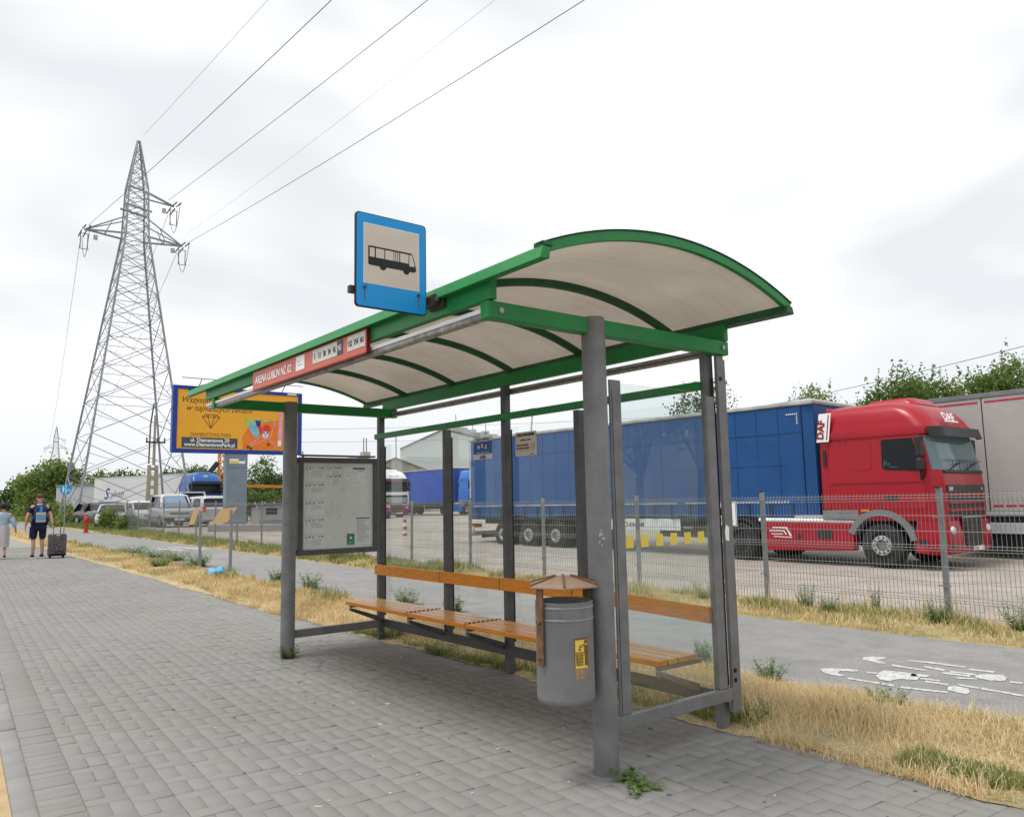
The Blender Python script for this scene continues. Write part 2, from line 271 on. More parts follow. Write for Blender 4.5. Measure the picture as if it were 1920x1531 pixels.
M['leafB'] = leaf_mat('leaf_dark_green', (0.03, 0.062, 0.018), (0.075, 0.12, 0.03), 0.4)
M['leafC'] = leaf_mat('leaf_pale_green', (0.085, 0.145, 0.028), (0.23, 0.30, 0.07), 0.5)
M['leafW'] = leaf_mat('weed_green', (0.075, 0.14, 0.03), (0.17, 0.25, 0.06))
M['straw'] = leaf_mat('dry_straw', (0.42, 0.30, 0.125), (0.80, 0.63, 0.35), 0.3)
M['strawpale'] = leaf_mat('pale_straw', (0.58, 0.44, 0.22), (0.88, 0.74, 0.48), 0.3)
M['grass'] = leaf_mat('verge_grass', (0.10, 0.15, 0.03), (0.26, 0.30, 0.08), 0.35)

def roof_mat():
    m = bpy.data.materials.new('beige_polycarbonate_roof'); m.use_nodes = True; nt = m.node_tree; N = nt.nodes; L = nt.links; p = N['Principled BSDF']
    out = [n for n in N if n.type == 'OUTPUT_MATERIAL'][0]
    tc = N.new('ShaderNodeTexCoord'); mp = N.new('ShaderNodeMapping'); mp.inputs['Scale'].default_value = (16, 1.2, 1.2); L.new(tc.outputs['Object'], mp.inputs['Vector'])
    n = N.new('ShaderNodeTexNoise'); n.inputs['Scale'].default_value = 1.6; n.inputs['Detail'].default_value = 6; n.inputs['Roughness'].default_value = 0.65; L.new(mp.outputs['Vector'], n.inputs['Vector'])
    n2 = N.new('ShaderNodeTexNoise'); n2.inputs['Scale'].default_value = 1.3; n2.inputs['Detail'].default_value = 5; L.new(tc.outputs['Object'], n2.inputs['Vector'])
    ad = N.new('ShaderNodeMath'); ad.operation = 'MULTIPLY_ADD'; ad.inputs[1].default_value = 0.45; L.new(n.outputs['Fac'], ad.inputs[0]); L.new(n2.outputs['Fac'], ad.inputs[2])
    r = N.new('ShaderNodeMapRange'); r.inputs[1].default_value = 0.5; r.inputs[2].default_value = 0.95; L.new(ad.outputs[0], r.inputs[0])
    mi = N.new('ShaderNodeMix'); mi.data_type = 'RGBA'; mi.inputs[6].default_value = (0.39, 0.335, 0.28, 1); mi.inputs[7].default_value = (0.56, 0.495, 0.42, 1); L.new(r.outputs[0], mi.inputs[0])
    L.new(mi.outputs[2], p.inputs['Base Color']); p.inputs['Roughness'].default_value = 0.45
    t = N.new('ShaderNodeBsdfTranslucent'); L.new(mi.outputs[2], t.inputs[0])
    ms = N.new('ShaderNodeMixShader'); ms.inputs[0].default_value = 0.40; L.new(p.outputs[0], ms.inputs[1]); L.new(t.outputs[0], ms.inputs[2]); L.new(ms.outputs[0], out.inputs[0])
    return m
M['roof'] = roof_mat()
M['rooftop'] = leaf_mat('clear_ribbed_top', (0.78, 0.78, 0.76), (0.84, 0.84, 0.82), 0.80, 0.3)

# ------------------------------------------------------------------ object helpers
ORG = {}
def thing(name, label, cat, loc=(0, 0, 0), rotz=0.0, group=None):
    o = bpy.data.objects.new(name, None); C.objects.link(o); o.location = loc; o.rotation_euler = (0, 0, rotz)
    o.empty_display_size = 0.2; o['label'] = label; o['category'] = cat
    if group: o['group'] = group
    ORG[o.name] = Vector(loc); return o
def tag(o, label, cat, group=None):
    o['label'] = label; o['category'] = cat
    if group: o['group'] = group
    return o
def structure(o, label=None):
    o['kind'] = 'structure'
    if label: o['label'] = label
    return o
def stuff(o, label=None):
    o['kind'] = 'stuff'
    if label: o['label'] = label
    return o
def link_mesh(name, me, m, parent=None):
    o = bpy.data.objects.new(name, me); C.objects.link(o)
    if m is not None and not me.materials: me.materials.append(M[m] if isinstance(m, str) else m)
    if parent is not None: o.parent = parent; ORG[o.name] = ORG[parent.name]
    return o
def mesh_np(name, V, F):
    me = bpy.data.meshes.new(name); V = np.asarray(V, dtype=np.float32); F = np.asarray(F, dtype=np.int32)
    n, k = F.shape
    me.vertices.add(len(V)); me.vertices.foreach_set('co', V.ravel())
    me.loops.add(n * k); me.loops.foreach_set('vertex_index', F.ravel())
    me.polygons.add(n); me.polygons.foreach_set('loop_start', np.arange(0, n * k, k, dtype=np.int32))
    me.update(calc_edges=True); return me

class MB:
    def __init__(s): s.v = []; s.f = []
    def add(s, vs, fs):
        n = len(s.v); s.v += [Vector(x) for x in vs]; s.f += [tuple(i + n for i in f) for f in fs]; return s
    def box(s, a, b):
        x0, y0, z0 = a; x1, y1, z1 = b
        return s.add([(x0, y0, z0), (x1, y0, z0), (x1, y1, z0), (x0, y1, z0), (x0, y0, z1), (x1, y0, z1), (x1, y1, z1), (x0, y1, z1)],
                     [(0, 3, 2, 1), (4, 5, 6, 7), (0, 1, 5, 4), (1, 2, 6, 5), (2, 3, 7, 6), (3, 0, 4, 7)])
    def hexa(s, p):
        return s.add(p, [(0, 3, 2, 1), (4, 5, 6, 7), (0, 1, 5, 4), (1, 2, 6, 5), (2, 3, 7, 6), (3, 0, 4, 7)])
    def bar(s, p, q, w, h=None, up=(0, 0, 1)):
        p = Vector(p); q = Vector(q); d = (q - p).normalized(); h = h or w; up = Vector(up)
        if abs(d.dot(up)) > 0.98: up = Vector((1, 0, 0))
        a = d.cross(up).normalized() * w / 2; b = a.cross(d).normalized() * h / 2
        return s.hexa([p - a - b, p + a - b, p + a + b, p - a + b, q - a - b, q + a - b, q + a + b, q - a + b])
    def tube(s, p, q, r, r2=None, n=12, caps=True):
        p = Vector(p); q = Vector(q); d = (q - p).normalized(); r2 = r if r2 is None else r2
        up = Vector((0, 0, 1)) if abs(d.z) < 0.95 else Vector((1, 0, 0))
        a = d.cross(up).normalized(); b = a.cross(d).normalized()
        vs = []
        for c, rr in ((p, r), (q, r2)):
            for i in range(n):
                t = 2 * math.pi * i / n; vs.append(c + (a * math.cos(t) + b * math.sin(t)) * rr)
        fs = [(i, (i + 1) % n, n + (i + 1) % n, n + i) for i in range(n)]
        if caps: fs += [tuple(range(n - 1, -1, -1)), tuple(range(n, 2 * n))]
        return s.add(vs, fs)
    def path(s, pts, r, n=6):
        pts = [Vector(p) for p in pts]; vs = []; up = Vector((0, 0, 1))
        for i, p in enumerate(pts):
            d = (pts[min(i + 1, len(pts) - 1)] - pts[max(i - 1, 0)]).normalized(); u = up if abs(d.z) < 0.95 else Vector((1, 0, 0))
            a = d.cross(u).normalized(); b = a.cross(d).normalized(); rr = r[i] if hasattr(r, '__len__') else r
            for k in range(n):
                t = 2 * math.pi * k / n; vs.append(p + (a * math.cos(t) + b * math.sin(t)) * rr)
        fs = [(i * n + k, i * n + (k + 1) % n, (i + 1) * n + (k + 1) % n, (i + 1) * n + k) for i in range(len(pts) - 1) for k in range(n)]
        fs += [tuple(range(n - 1, -1, -1)), tuple(range((len(pts) - 1) * n, len(pts) * n))]
        return s.add(vs, fs)
    def lathe(s, c, prof, n=24, axis='z', close=False):
        c = Vector(c); vs = []
        for r, h in prof:
            for i in range(n):
                t = 2 * math.pi * i / n; x, y = r * math.cos(t), r * math.sin(t)
                vs.append(c + (Vector((x, y, h)) if axis == 'z' else Vector((x, h, y)) if axis == 'y' else Vector((h, x, y))))
        m = len(prof)
        fs = [(i * n + k, i * n + (k + 1) % n, (i + 1) * n + (k + 1) % n, (i + 1) * n + k) for i in range(m - 1) for k in range(n)]
        if not close: fs += [tuple(range(n - 1, -1, -1)), tuple(range((m - 1) * n, m * n))]
        return s.add(vs, fs)
    def prism(s, pts, e):   # polygon in 3D extruded by vector e
        n = len(pts); e = Vector(e); vs = [Vector(p) for p in pts] + [Vector(p) + e for p in pts]
        return s.add(vs, [tuple(range(n)), tuple(range(2 * n - 1, n - 1, -1))] + [(i, n + i, n + (i + 1) % n, (i + 1) % n) for i in range(n)])
    def loft(s, rings, cap=True):
        n = len(rings[0]); vs = [Vector(p) for r in rings for p in r]
        fs = [(i * n + k, i * n + (k + 1) % n, (i + 1) * n + (k + 1) % n, (i + 1) * n + k) for i in range(len(rings) - 1) for k in range(n)]
        if cap: fs += [tuple(range(n - 1, -1, -1)), tuple(range((len(rings) - 1) * n, len(rings) * n))]
        return s.add(vs, fs)
    def ball(s, c, r, n=10, m=6, sc=(1, 1, 1)):
        prof = [(max(1e-4, r * math.sin(math.pi * i / m)), -r * math.cos(math.pi * i / m)) for i in range(m + 1)]
        k = len(s.v); s.lathe((0, 0, 0), prof, n)
        for i in range(k, len(s.v)):
            v = s.v[i]; s.v[i] = Vector((v.x * sc[0] + c[0], v.y * sc[1] + c[1], v.z * sc[2] + c[2]))
        return s
    def build(s, name, m, parent=None, world=False, smooth=False, bevel=0.0, seg=2, fix=True):
        me = bpy.data.meshes.new(name); off = ORG[parent.name] if (world and parent is not None) else Vector((0, 0, 0))
        me.from_pydata([tuple(v - off) for v in s.v], [], s.f)
        if fix:
            bm = bmesh.new(); bm.from_mesh(me); bmesh.ops.recalc_face_normals(bm, faces=bm.faces); bm.to_mesh(me); bm.free()
        if smooth:
            me.polygons.foreach_set('use_smooth', [True] * len(me.polygons))
            if smooth == 'auto':
                try: me.set_sharp_from_angle(angle=R(38))
                except Exception: pass
        o = link_mesh(name, me, m, parent)
        if bevel:
            b = o.modifiers.new('bevel', 'BEVEL'); b.width = bevel; b.segments = seg; b.limit_method = 'ANGLE'; b.angle_limit = R(40)
        return o

def text(name, s, size, m, parent, o, u, v, align='LEFT', thick=0.0012, fat=0.0, shear=0.0, xs=1.0, world=False, lift=0.001):
    cu = bpy.data.curves.new(name, 'FONT'); cu.body = s; cu.size = size; cu.align_x = align; cu.extrude = thick; cu.offset = fat; cu.shear = shear; cu.resolution_u = 3
    ob = bpy.data.objects.new(name, cu); C.objects.link(ob)
    me = bpy.data.meshes.new_from_object(ob); bpy.data.objects.remove(ob); bpy.data.curves.remove(cu)
    u = Vector(u).normalized(); v = Vector(v).normalized(); w = u.cross(v); o = Vector(o)
    off = ORG[parent.name] if (world and parent is not None) else Vector((0, 0, 0))
    for x in me.vertices: c = x.co.copy(); x.co = o - off + u * (c.x * xs) + v * c.y + w * (c.z + thick + lift)
    me.materials.clear(); me.name = name
    return link_mesh(name, me, m, parent)

# ------------------------------------------------------------------ terrain
def zpath(x): return 0.0075 * max(0.0, -12 - max(x, -190))
def zlot(x, y):
    d = math.hypot(x, y)
    return float(np.interp(d, [0, 12, 20, 30, 42, 55, 70, 100, 300, 900], [-.04, -.10, -.15, .04, .45, .45, .42, .5, 1.0, 1.3]))
def zt(x, y):
    t = min(1, max(0, (y - 9.7) / 1.0)); t = t * t * (3 - 2 * t)
    return zpath(x) * (1 - t) + zlot(x, y) * t
def sheet(name, xs, ys, zf, m):
    V = [(x, y, zf(x, y)) for x in xs for y in ys]; ny = len(ys)
    F = [(i * ny + j, (i + 1) * ny + j, (i + 1) * ny + j + 1, i * ny + j + 1) for i in range(len(xs) - 1) for j in range(ny - 1)]
    me = mesh_np(name, V, F); me.polygons.foreach_set('use_smooth', [True] * len(F)); return link_mesh(name, me, m)
def frange(a, b, n): return [a + (b - a) * i / (n - 1) for i in range(n)]
xs_far = [-900, -600, -420, -320, -250, -200] + frange(-190, 24, 80) + [40, 70, 120, 250, 600]
ys_far = [-500, -250, -120, -60, -30, -15, -8, -3, 0, 3, 6] + frange(8, 12, 9) + frange(14, 100, 24) + [130, 180, 260, 400, 700]
structure(sheet('ground', xs_far, ys_far, lambda x, y: zt(x, y) - 0.06 - (0.25 if y < 0.2 else 0), 'earth'))
structure(sheet('yard', frange(-130, 40, 80), [9.98, 10.2, 10.6, 11.2] + frange(12, 95, 40), lambda x, y: zt(x, y), 'lot'))
xp = frange(-180, 24, 70)
structure(sheet('cycle_path', xp, [5.74 + 2.81 * i / 6 for i in range(7)], lambda x, y: zpath(x) + 0.012, 'asphalt'))
def ragged_verge():
    xs_ = frange(-120, -16, 70) + frange(-15.9, 14, 480); V = []; F = []; rv = random.Random(21); ys_ = [0, 4.45, 4.8, 5.3, 5.62, 0]; n = len(ys_); e0 = e1 = 0
    for i, x in enumerate(xs_):
        e0 = .75 * e0 + rv.uniform(-.022, .022); e1 = .75 * e1 + rv.uniform(-.03, .03)
        for j, y in enumerate(ys_):
            if j == 0: y = 4.335 + e0 + .03 * math.sin(x * 1.7) + .02 * math.sin(x * 4.1)
            if j == n - 1: y = 5.75 + e1 + .03 * math.sin(x * 2.3)
            V.append((x, y, zpath(x) + (.004 if j == 0 else .014 if j == n - 1 else .035 + .008 * math.sin(x * 3 + y * 5))))
        if i: F += [((i - 1) * n + j, i * n + j, i * n + j + 1, (i - 1) * n + j + 1) for j in range(n - 1)]
    o = link_mesh('near_verge', mesh_np('near_verge', V, F), 'soil'); return structure(o)
ragged_verge()
structure(sheet('far_verge', frange(-120, 20, 90), [8.5, 8.8, 9.2, 9.6, 10.05], lambda x, y: zt(x, y) + 0.008 + (0.03 if 8.6 < y < 10 else 0), 'soilgreen'))
def ykerb(x): return 0.66 + 0.052 * (-4.68 - max(x, -40))
structure(sheet('road', frange(-180, 24, 60), [-9, -6, -3, -1, 0.2], lambda x, y: zpath(x) - 0.12, 'asphalt'))
# tan strip, kerb and paving bed
def strip(name, f0, f1, dz, m, x0=-180, x1=14, n=90):
    V = []; F = []
    for i, x in enumerate(frange(x0, x1, n)):
        V += [(x, f0(x), zpath(x) + dz), (x, f1(x), zpath(x) + dz)]
        if i: F.append((2 * i - 2, 2 * i, 2 * i + 1, 2 * i - 1))
    return link_mesh(name, mesh_np(name, V, F), m)
V = []; F = []
for i, x in enumerate(frange(-180, 14, 60)):
    V += [(x, .06, zpath(x) - .2), (x, .06, zpath(x) + .004), (x, .075, zpath(x) + .014), (x, .202, zpath(x) + .014), (x, .202, zpath(x) - .02)]
    if i: F += [((i - 1) * 5 + j, i * 5 + j, i * 5 + j + 1, (i - 1) * 5 + j + 1) for j in range(4)]
structure(link_mesh('road_kerb', mesh_np('road_kerb', V, F), 'kerb'))
structure(strip('tactile_strip', lambda x: 0.2, lambda x: ykerb(x) - 0.112, -0.002, 'tan'))
pave = structure(strip('pavement', lambda x: ykerb(x) - 0.115, lambda x: 4.40, -0.0048, 'joint', -34, 14))
structure(strip('far_pavement', lambda x: ykerb(x) - 0.1, lambda x: 4.40, 0.001, 'farpave', -180, -33.9))
ORG[pave.name] = Vector((0, 0, 0))

# paving blocks: herringbone, kerb stones, soldier course
def block_mesh(name, lx, ly, ch=0.002, h=0.03):
    a, b = lx / 2, ly / 2
    V = [(-a, -b, -h), (a, -b, -h), (a, b, -h), (-a, b, -h), (-a, -b, -ch), (a, -b, -ch), (a, b, -ch), (-a, b, -ch),
         (-a + ch, -b + ch, 0), (a - ch, -b + ch, 0), (a - ch, b - ch, 0), (-a + ch, b - ch, 0)]
    F = [(0, 1, 5, 4), (1, 2, 6, 5), (2, 3, 7, 6), (3, 0, 4, 7), (4, 5, 9, 8), (5, 6, 10, 9), (6, 7, 11, 10), (7, 4, 8, 11), (8, 9, 10, 11)]
    return np.array(V), np.array(F)
BL = {'h': block_mesh('h', 0.1965, 0.0965), 'v': block_mesh('v', 0.0965, 0.1965), 'k': block_mesh('k', 0.296, 0.104), 's': block_mesh('s', 0.0955, 0.1955)}
BLM = {}
for k, (V, F) in BL.items():
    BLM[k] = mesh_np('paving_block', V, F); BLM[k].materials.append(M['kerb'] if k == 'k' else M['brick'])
blocks = []   # (x, y, angle, kind, y scale) laid in the frame of the kerb line
KA = math.atan(0.052)
K0 = Vector((-4.68, 0.66)); KU = Vector((math.cos(KA), -math.sin(KA))); KV = Vector((math.sin(KA), math.cos(KA)))
def kpt(a, b): p = K0 + KU * a + KV * b; return p.x, p.y
for r in range(0, 23):         # rows of pairs laid lengthwise, each pair followed by one block set across
    for c in range(-97, 18):
        a = c * .3 + (r * .1) % .3; b = .203 + r * .2
        for (da, db, t) in ((.1, .05, 'h'), (.1, .15, 'h'), (.25, .10, 'v')):
            x, y = kpt(a + da, b + db)
            if y > 4.43: continue
            blocks.append((x, y, -KA, t, 1.0))
for k in range(-95, 17): blocks.append((*kpt(k * .30, -.055), -KA, 'k', 1.0))
for k in range(-285, 51): blocks.append((*kpt(k * .10, .102), -KA, 's', 1.0))
def screen(x, y, z):
    d = Vector((x, y, z - 1.5)); w = d.dot(CF)
    if w < 0.3: return None
    return 960 + 1476 * d.dot(CR) / w, 765.5 - 1476 * d.dot(CU) / w, w
vis = []
for i, (x, y, a, t, sc) in enumerate(blocks):
    s = screen(x, y, zpath(x))
    if s and -20 < s[0] < 1940 and s[1] < 1545: vis.append((s[2], i))
vis.sort(); near = [i for _, i in vis[:298]]; nearset = set(near)
def block_z(x): return zpath(x) + random.uniform(-0.0022, 0.0022)
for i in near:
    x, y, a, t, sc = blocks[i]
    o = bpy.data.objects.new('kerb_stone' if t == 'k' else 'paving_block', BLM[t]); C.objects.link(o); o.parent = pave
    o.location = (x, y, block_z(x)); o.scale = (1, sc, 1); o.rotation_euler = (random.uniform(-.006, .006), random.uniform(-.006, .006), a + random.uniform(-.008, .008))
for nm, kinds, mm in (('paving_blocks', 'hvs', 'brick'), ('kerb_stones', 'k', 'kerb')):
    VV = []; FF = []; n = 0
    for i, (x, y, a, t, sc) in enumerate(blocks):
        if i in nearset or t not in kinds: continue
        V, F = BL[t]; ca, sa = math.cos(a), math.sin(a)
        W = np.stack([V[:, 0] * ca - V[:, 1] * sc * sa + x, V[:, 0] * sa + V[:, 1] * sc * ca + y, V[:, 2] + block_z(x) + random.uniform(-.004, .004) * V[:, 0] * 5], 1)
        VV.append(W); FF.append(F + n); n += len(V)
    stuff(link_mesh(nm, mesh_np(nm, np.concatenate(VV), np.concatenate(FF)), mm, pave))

# worn bicycle symbol on the cycle path (strokes as ground polygons)
# worn bicycle symbol painted on the cycle path
MARK = [
    [(-3.91, 7.12), (-3.87, 7.21), (-3.77, 7.25), (-3.74, 7.18), (-3.76, 7.10), (-3.63, 6.99), (-3.68, 6.96), (-3.79, 7.00), (-3.85, 7.00)],
    [(-3.59, 7.28), (-3.38, 7.36), (-3.12, 7.35), (-3.10, 7.30), (-3.35, 7.28), (-3.56, 7.23)],
    [(-3.59, 7.00), (-3.29, 6.99), (-3.27, 6.94), (-3.55, 6.93)],
    [(-3.90, 6.39), (-3.86, 6.48), (-3.67, 6.58), (-3.64, 6.52), (-3.74, 6.42), (-3.72, 6.34), (-3.62, 6.29), (-3.64, 6.24), (-3.74, 6.25), (-3.83, 6.30)],
    [(-3.57, 6.25), (-3.21, 6.27), (-3.18, 6.22), (-3.54, 6.19)],
    [(-3.15, 6.26), (-2.83, 6.34), (-2.81, 6.30), (-3.13, 6.20)],
    [(-3.59, 6.56), (-3.51, 6.60), (-3.48, 6.55), (-3.56, 6.51)],
    [(-3.49, 6.56), (-3.51, 6.72), (-3.41, 6.76), (-3.27, 6.76), (-3.18, 6.65), (-3.16, 6.56), (-3.27, 6.51), (-3.29, 6.37), (-3.36, 6.36), (-3.44, 6.45)],
    [(-3.30, 6.75), (-3.18, 6.80), (-3.15, 6.73), (-3.26, 6.66)],
    [(-3.20, 6.66), (-3.03, 6.69), (-3.01, 6.63), (-3.17, 6.60)],
    [(-3.12, 6.59), (-2.94, 6.60), (-2.91, 6.54), (-3.09, 6.53)],
    [(-3.37, 7.14), (-3.19, 7.11), (-3.16, 7.04), (-3.34, 7.08)],
    [(-3.16, 7.00), (-2.95, 7.04), (-2.93, 6.97), (-3.13, 6.93)],
    [(-3.14, 7.09), (-2.94, 7.11), (-2.92, 7.05), (-3.11, 7.03)],
    [(-3.07, 7.30), (-2.88, 7.33), (-2.86, 7.26), (-3.05, 7.23)],
    [(-3.00, 6.88), (-2.87, 6.96), (-2.85, 6.91), (-2.97, 6.83)],
    [(-2.92, 7.06), (-2.89, 7.18), (-2.78, 7.23), (-2.72, 7.14), (-2.69, 7.01), (-2.78, 6.95), (-2.83, 6.97), (-2.89, 6.97)],
    [(-2.90, 6.48), (-2.88, 6.57), (-2.77, 6.55), (-2.71, 6.44), (-2.72, 6.36), (-2.79, 6.37), (-2.85, 6.39)],
    [(-2.89, 6.66), (-2.73, 6.64), (-2.71, 6.59), (-2.87, 6.61)],
    [(-2.72, 6.65), (-2.43, 6.64), (-2.41, 6.58), (-2.69, 6.59)],
    [(-2.67, 7.05), (-2.58, 7.06), (-2.56, 7.00), (-2.65, 6.99)],
    [(-29.6, 7.65), (-29.1, 8.0), (-28.7, 8.1), (-28.9, 7.85), (-29.3, 7.6)], [(-28.6, 8.0), (-27.2, 8.3), (-26.9, 8.2), (-28.3, 7.9)], [(-29.0, 7.2), (-27.0, 7.6), (-26.9, 7.5), (-28.8, 7.1)],
]
bm = bmesh.new()
for P in MARK:
    vs = []
    for i, (x, y) in enumerate(P):
        x2, y2 = P[(i + 1) % len(P)]
        for t in (0, .33, .66): vs.append(bm.verts.new((x + (x2 - x) * t + random.uniform(-.008, .008), y + (y2 - y) * t + random.uniform(-.008, .008), zpath(x) + 0.016)))
    bm.faces.new(vs)
bmesh.ops.triangulate(bm, faces=bm.faces); me = bpy.data.meshes.new('cycle_marking'); bm.to_mesh(me); bm.free()
M['paintroad'] = mat('worn_road_paint', (0.52, 0.52, 0.51), 0.85, var=0.15, scale=12, dirt=(0.23, 0.225, 0.22), dscale=38, damt=1.3)
structure(link_mesh('cycle_path_marking', me, 'paintroad'))

# ------------------------------------------------------------------ BUS SHELTER (world coordinates)
SX0, SX1 = -7.80, -3.29       # the two round posts
YF, YR = 3.20, 4.36           # post line, back line
sh = thing('bus_shelter', 'grey steel bus shelter with green beams and arched beige roof', 'bus shelter', (-5.6, 3.7, 0))
W = dict(world=True)
for x in (SX0, SX1):
    MB().lathe((x, YF, 0), [(0.0705, 0.0), (0.0705, 2.555), (0.066, 2.565)], 40).build('round_post', 'steel', sh, smooth='auto', **W)
REAR = [(-8.0, 0), (-6.63, .21), (-5.655, 0), (-4.68, .21), (-3.385, 0)]
for x, zb in REAR:
    ztop = 2.555 if zb == 0 else 2.226
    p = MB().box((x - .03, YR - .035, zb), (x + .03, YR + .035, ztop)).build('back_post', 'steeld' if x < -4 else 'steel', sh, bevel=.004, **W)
    MB().box((x - .022, YR + .037, .27), (x + .022, YR + .056, 2.15)).build('gasket', 'rubber', p, **W)
# glazing profiles at the near back corner
MB().box((-3.352, YR + .076, .12), (-3.305, YR + .105, 2.44)).build('corner_profile', 'steel', sh, bevel=.004, **W)
MB().box((-3.318, YR + .0, .12), (-3.292, YR + .07, 2.46)).build('corner_profile', 'steel', sh, bevel=.003, **W)
MB().box((-3.351, YR + .0715, .2), (-3.3185, YR + .0745, 2.44)).build('corner_gasket', 'rubber', sh, **W)
# rails
MB().box((-7.97, YR - .062, .165), (-3.415, YR - .037, .255)).build('back_bottom_rail', 'steeld', sh, bevel=.005, **W)
MB().box((-3.325, YF + .05, .198), (-3.285, YR - .01, .277)).build('end_bottom_rail', 'steel', sh, bevel=.005, **W)
MB().box((-7.88, YF + .05, .165), (-7.84, YR - .04, .245)).build('end_bottom_rail', 'steel', sh, bevel=.005, **W)
MB().box((-8.02, YR - .075, 2.228), (-3.40, YR - .037, 2.288)).build('glazing_rail', 'green', sh, bevel=.004, **W)
# cross beams over the posts, long beams on top of them
for x in (-3.30, -7.83):
    b = MB().box((x - .04, 2.416, 2.464), (x + .034, 4.462, 2.560)).build('cross_beam', 'green', sh, bevel=.006, **W)
    for y in (2.50, 4.40):
        MB().tube((x + .034, y, 2.512), (x + .043, y, 2.512), .016, n=12).build('bolt', 'bolt', b, smooth='auto', **W)
MB().box((-8.06, 2.418, 2.563), (-3.25, 2.464, 2.672)).build('front_beam', 'green', sh, bevel=.005, **W)
MB().box((-8.06, 4.412, 2.563), (-3.262, 4.460, 2.675)).build('back_beam', 'green', sh, bevel=.005, **W)
# lamp tube / gutter profile under front beam and its twin at the back
t = MB().box((-8.08, 2.436, 2.472), (-3.345, 2.492, 2.527)).build('lamp_housing', 'alu', sh, bevel=.012, seg=3, **W)
MB().box((-8.07, 2.4285, 2.505), (-3.345, 2.4345, 2.530)).build('highlight_strip', 'aluw', t, bevel=.002, **W)  # pale strip paints the white highlight along the tube top
t = MB().box((-8.05, 4.395, 2.474), (-3.345, 4.445, 2.527)).build('drain_channel', 'alu', sh, bevel=.010, seg=3, **W)
MB().box((-8.04, 4.389, 2.49), (-3.35, 4.3935, 2.500)).build('channel_lip', 'steeld', t, **W)
# arched roof
Y0, Y1, ZE, SAG = 2.40, 4.47, 2.692, 0.218
RR = ((Y1 - Y0) ** 2 / 4 + SAG ** 2) / (2 * SAG); YC = (Y0 + Y1) / 2; ZC = ZE + SAG - RR; AM = math.asin((Y1 - Y0) / 2 / RR)
def arc(dr=0.0, n=28, a0=-AM, a1=AM): return [(YC + (RR + dr) * math.sin(a0 + (a1 - a0) * i / n), ZC + (RR + dr) * math.cos(a0 + (a1 - a0) * i / n)) for i in range(n + 1)]
def arc_strip(x0, x1, r0, r1, n=28, a0=-AM, a1=AM):
    lo = arc(r0, n, a0, a1); hi = arc(r1, n, a0, a1); m = MB()
    m.loft([[(x0, *lo[i]), (x1, *lo[i]), (x1, *hi[i]), (x0, *hi[i])] for i in range(n + 1)]); return m
XR0, XR1 = -8.54, -2.806
ribs = [-3.75, -4.70, -5.655, -6.61, -7.57]
edges = [XR1] + ribs + [XR0]
for i in range(len(edges) - 1):
    rp = arc_strip(edges[i + 1] + .004, edges[i] - .004, .012, .022).build('roof_panel', 'roof', sh, smooth='auto', **W)
    rp.data.materials.append(M['rooftop'])
    for pl_ in rp.data.polygons:
        if pl_.normal.z > .3: pl_.material_index = 1
for x in ribs: arc_strip(x - .021, x + .021, -.034, .010, a0=-AM * .985, a1=AM * .985).build('roof_rib', 'dgreen', sh, smooth='auto', **W)
for x, s in ((XR1, 1), (XR0, -1)):
    e = arc_strip(x - .012, x + .020, -.010, .040).build('edge_trim', 'green', sh, smooth='auto', **W)
    arc_strip(x - .018, x + .026, .0405, .047).build('edge_seal', 'rubber', e, smooth='auto', **W)
e = MB().prism([(XR0 - .02, Y0 - .035, ZE - .040), (XR0 - .02, Y0 + .03, ZE - .034), (XR0 - .02, Y0 + .035, ZE + .022), (XR0 - .02, Y0 - .01, ZE + .030)], (XR1 - XR0 + .048, 0, 0)).build('front_eave', 'green', sh, bevel=.004, **W)
MB().box((XR1 - .045, Y0 - .012, ZE + .030), (XR1 + .03, Y0 + .05, ZE + .052)).build('corner_clip', 'dgreen', e, bevel=.004, **W)
MB().prism([(XR0 - .02, Y1 + .035, ZE - .034), (XR0 - .02, Y1 - .05, ZE - .030), (XR0 - .02, Y1 - .035, ZE + .024), (XR0 - .02, Y1 + .02, ZE + .012)], (XR1 - XR0 + .048, 0, 0)).build('back_eave', 'dgreen', sh, bevel=.004, **W)
# brackets holding the rib ends on the beams
for x in ribs:
    MB().box((x - .03, 4.40, 2.677), (x + .03, 4.45, 2.70)).build('rib_foot', 'dgreen', sh, **W)
# glass panes
xs_r = [r[0] for r in REAR]
for i in range(4):
    MB().box((xs_r[i] + .012, YR + .040, .262), (xs_r[i + 1] - .012, YR + .0465, 2.168)).build('back_pane', 'glass', sh, **W)
MB().box((-3.3085, YF + .165, .279), (-3.3015, YR - .13, 2.195)).build('end_pane', 'glassend', sh, **W)
MB().box((-3.3005, YF + .118, .279), (-3.286, YF + .212, 2.21)).build('pane_channel', 'steel', sh, bevel=.004, **W)
MB().box((-3.2855, YF + .132, .285), (-3.2848, YF + .136, 2.15)).build('pane_gasket', 'rubber', sh, **W)
MB().box((-3.318, YR - .135, .279), (-3.290, YR - .054, 2.17)).build('pane_channel', 'steel', sh, bevel=.004, **W)
MB().box((-3.318, YR - .052, .279), (-3.300, YR - .0375, 2.30)).build('pane_gasket', 'rubber', sh, **W)
for z in (.32, .38, 2.30):
    MB().tube((-3.291, YR + .028, z), (-3.286, YR + .028, z), .014, n=10).build('bolt_hole', 'rubber', sh, **W)
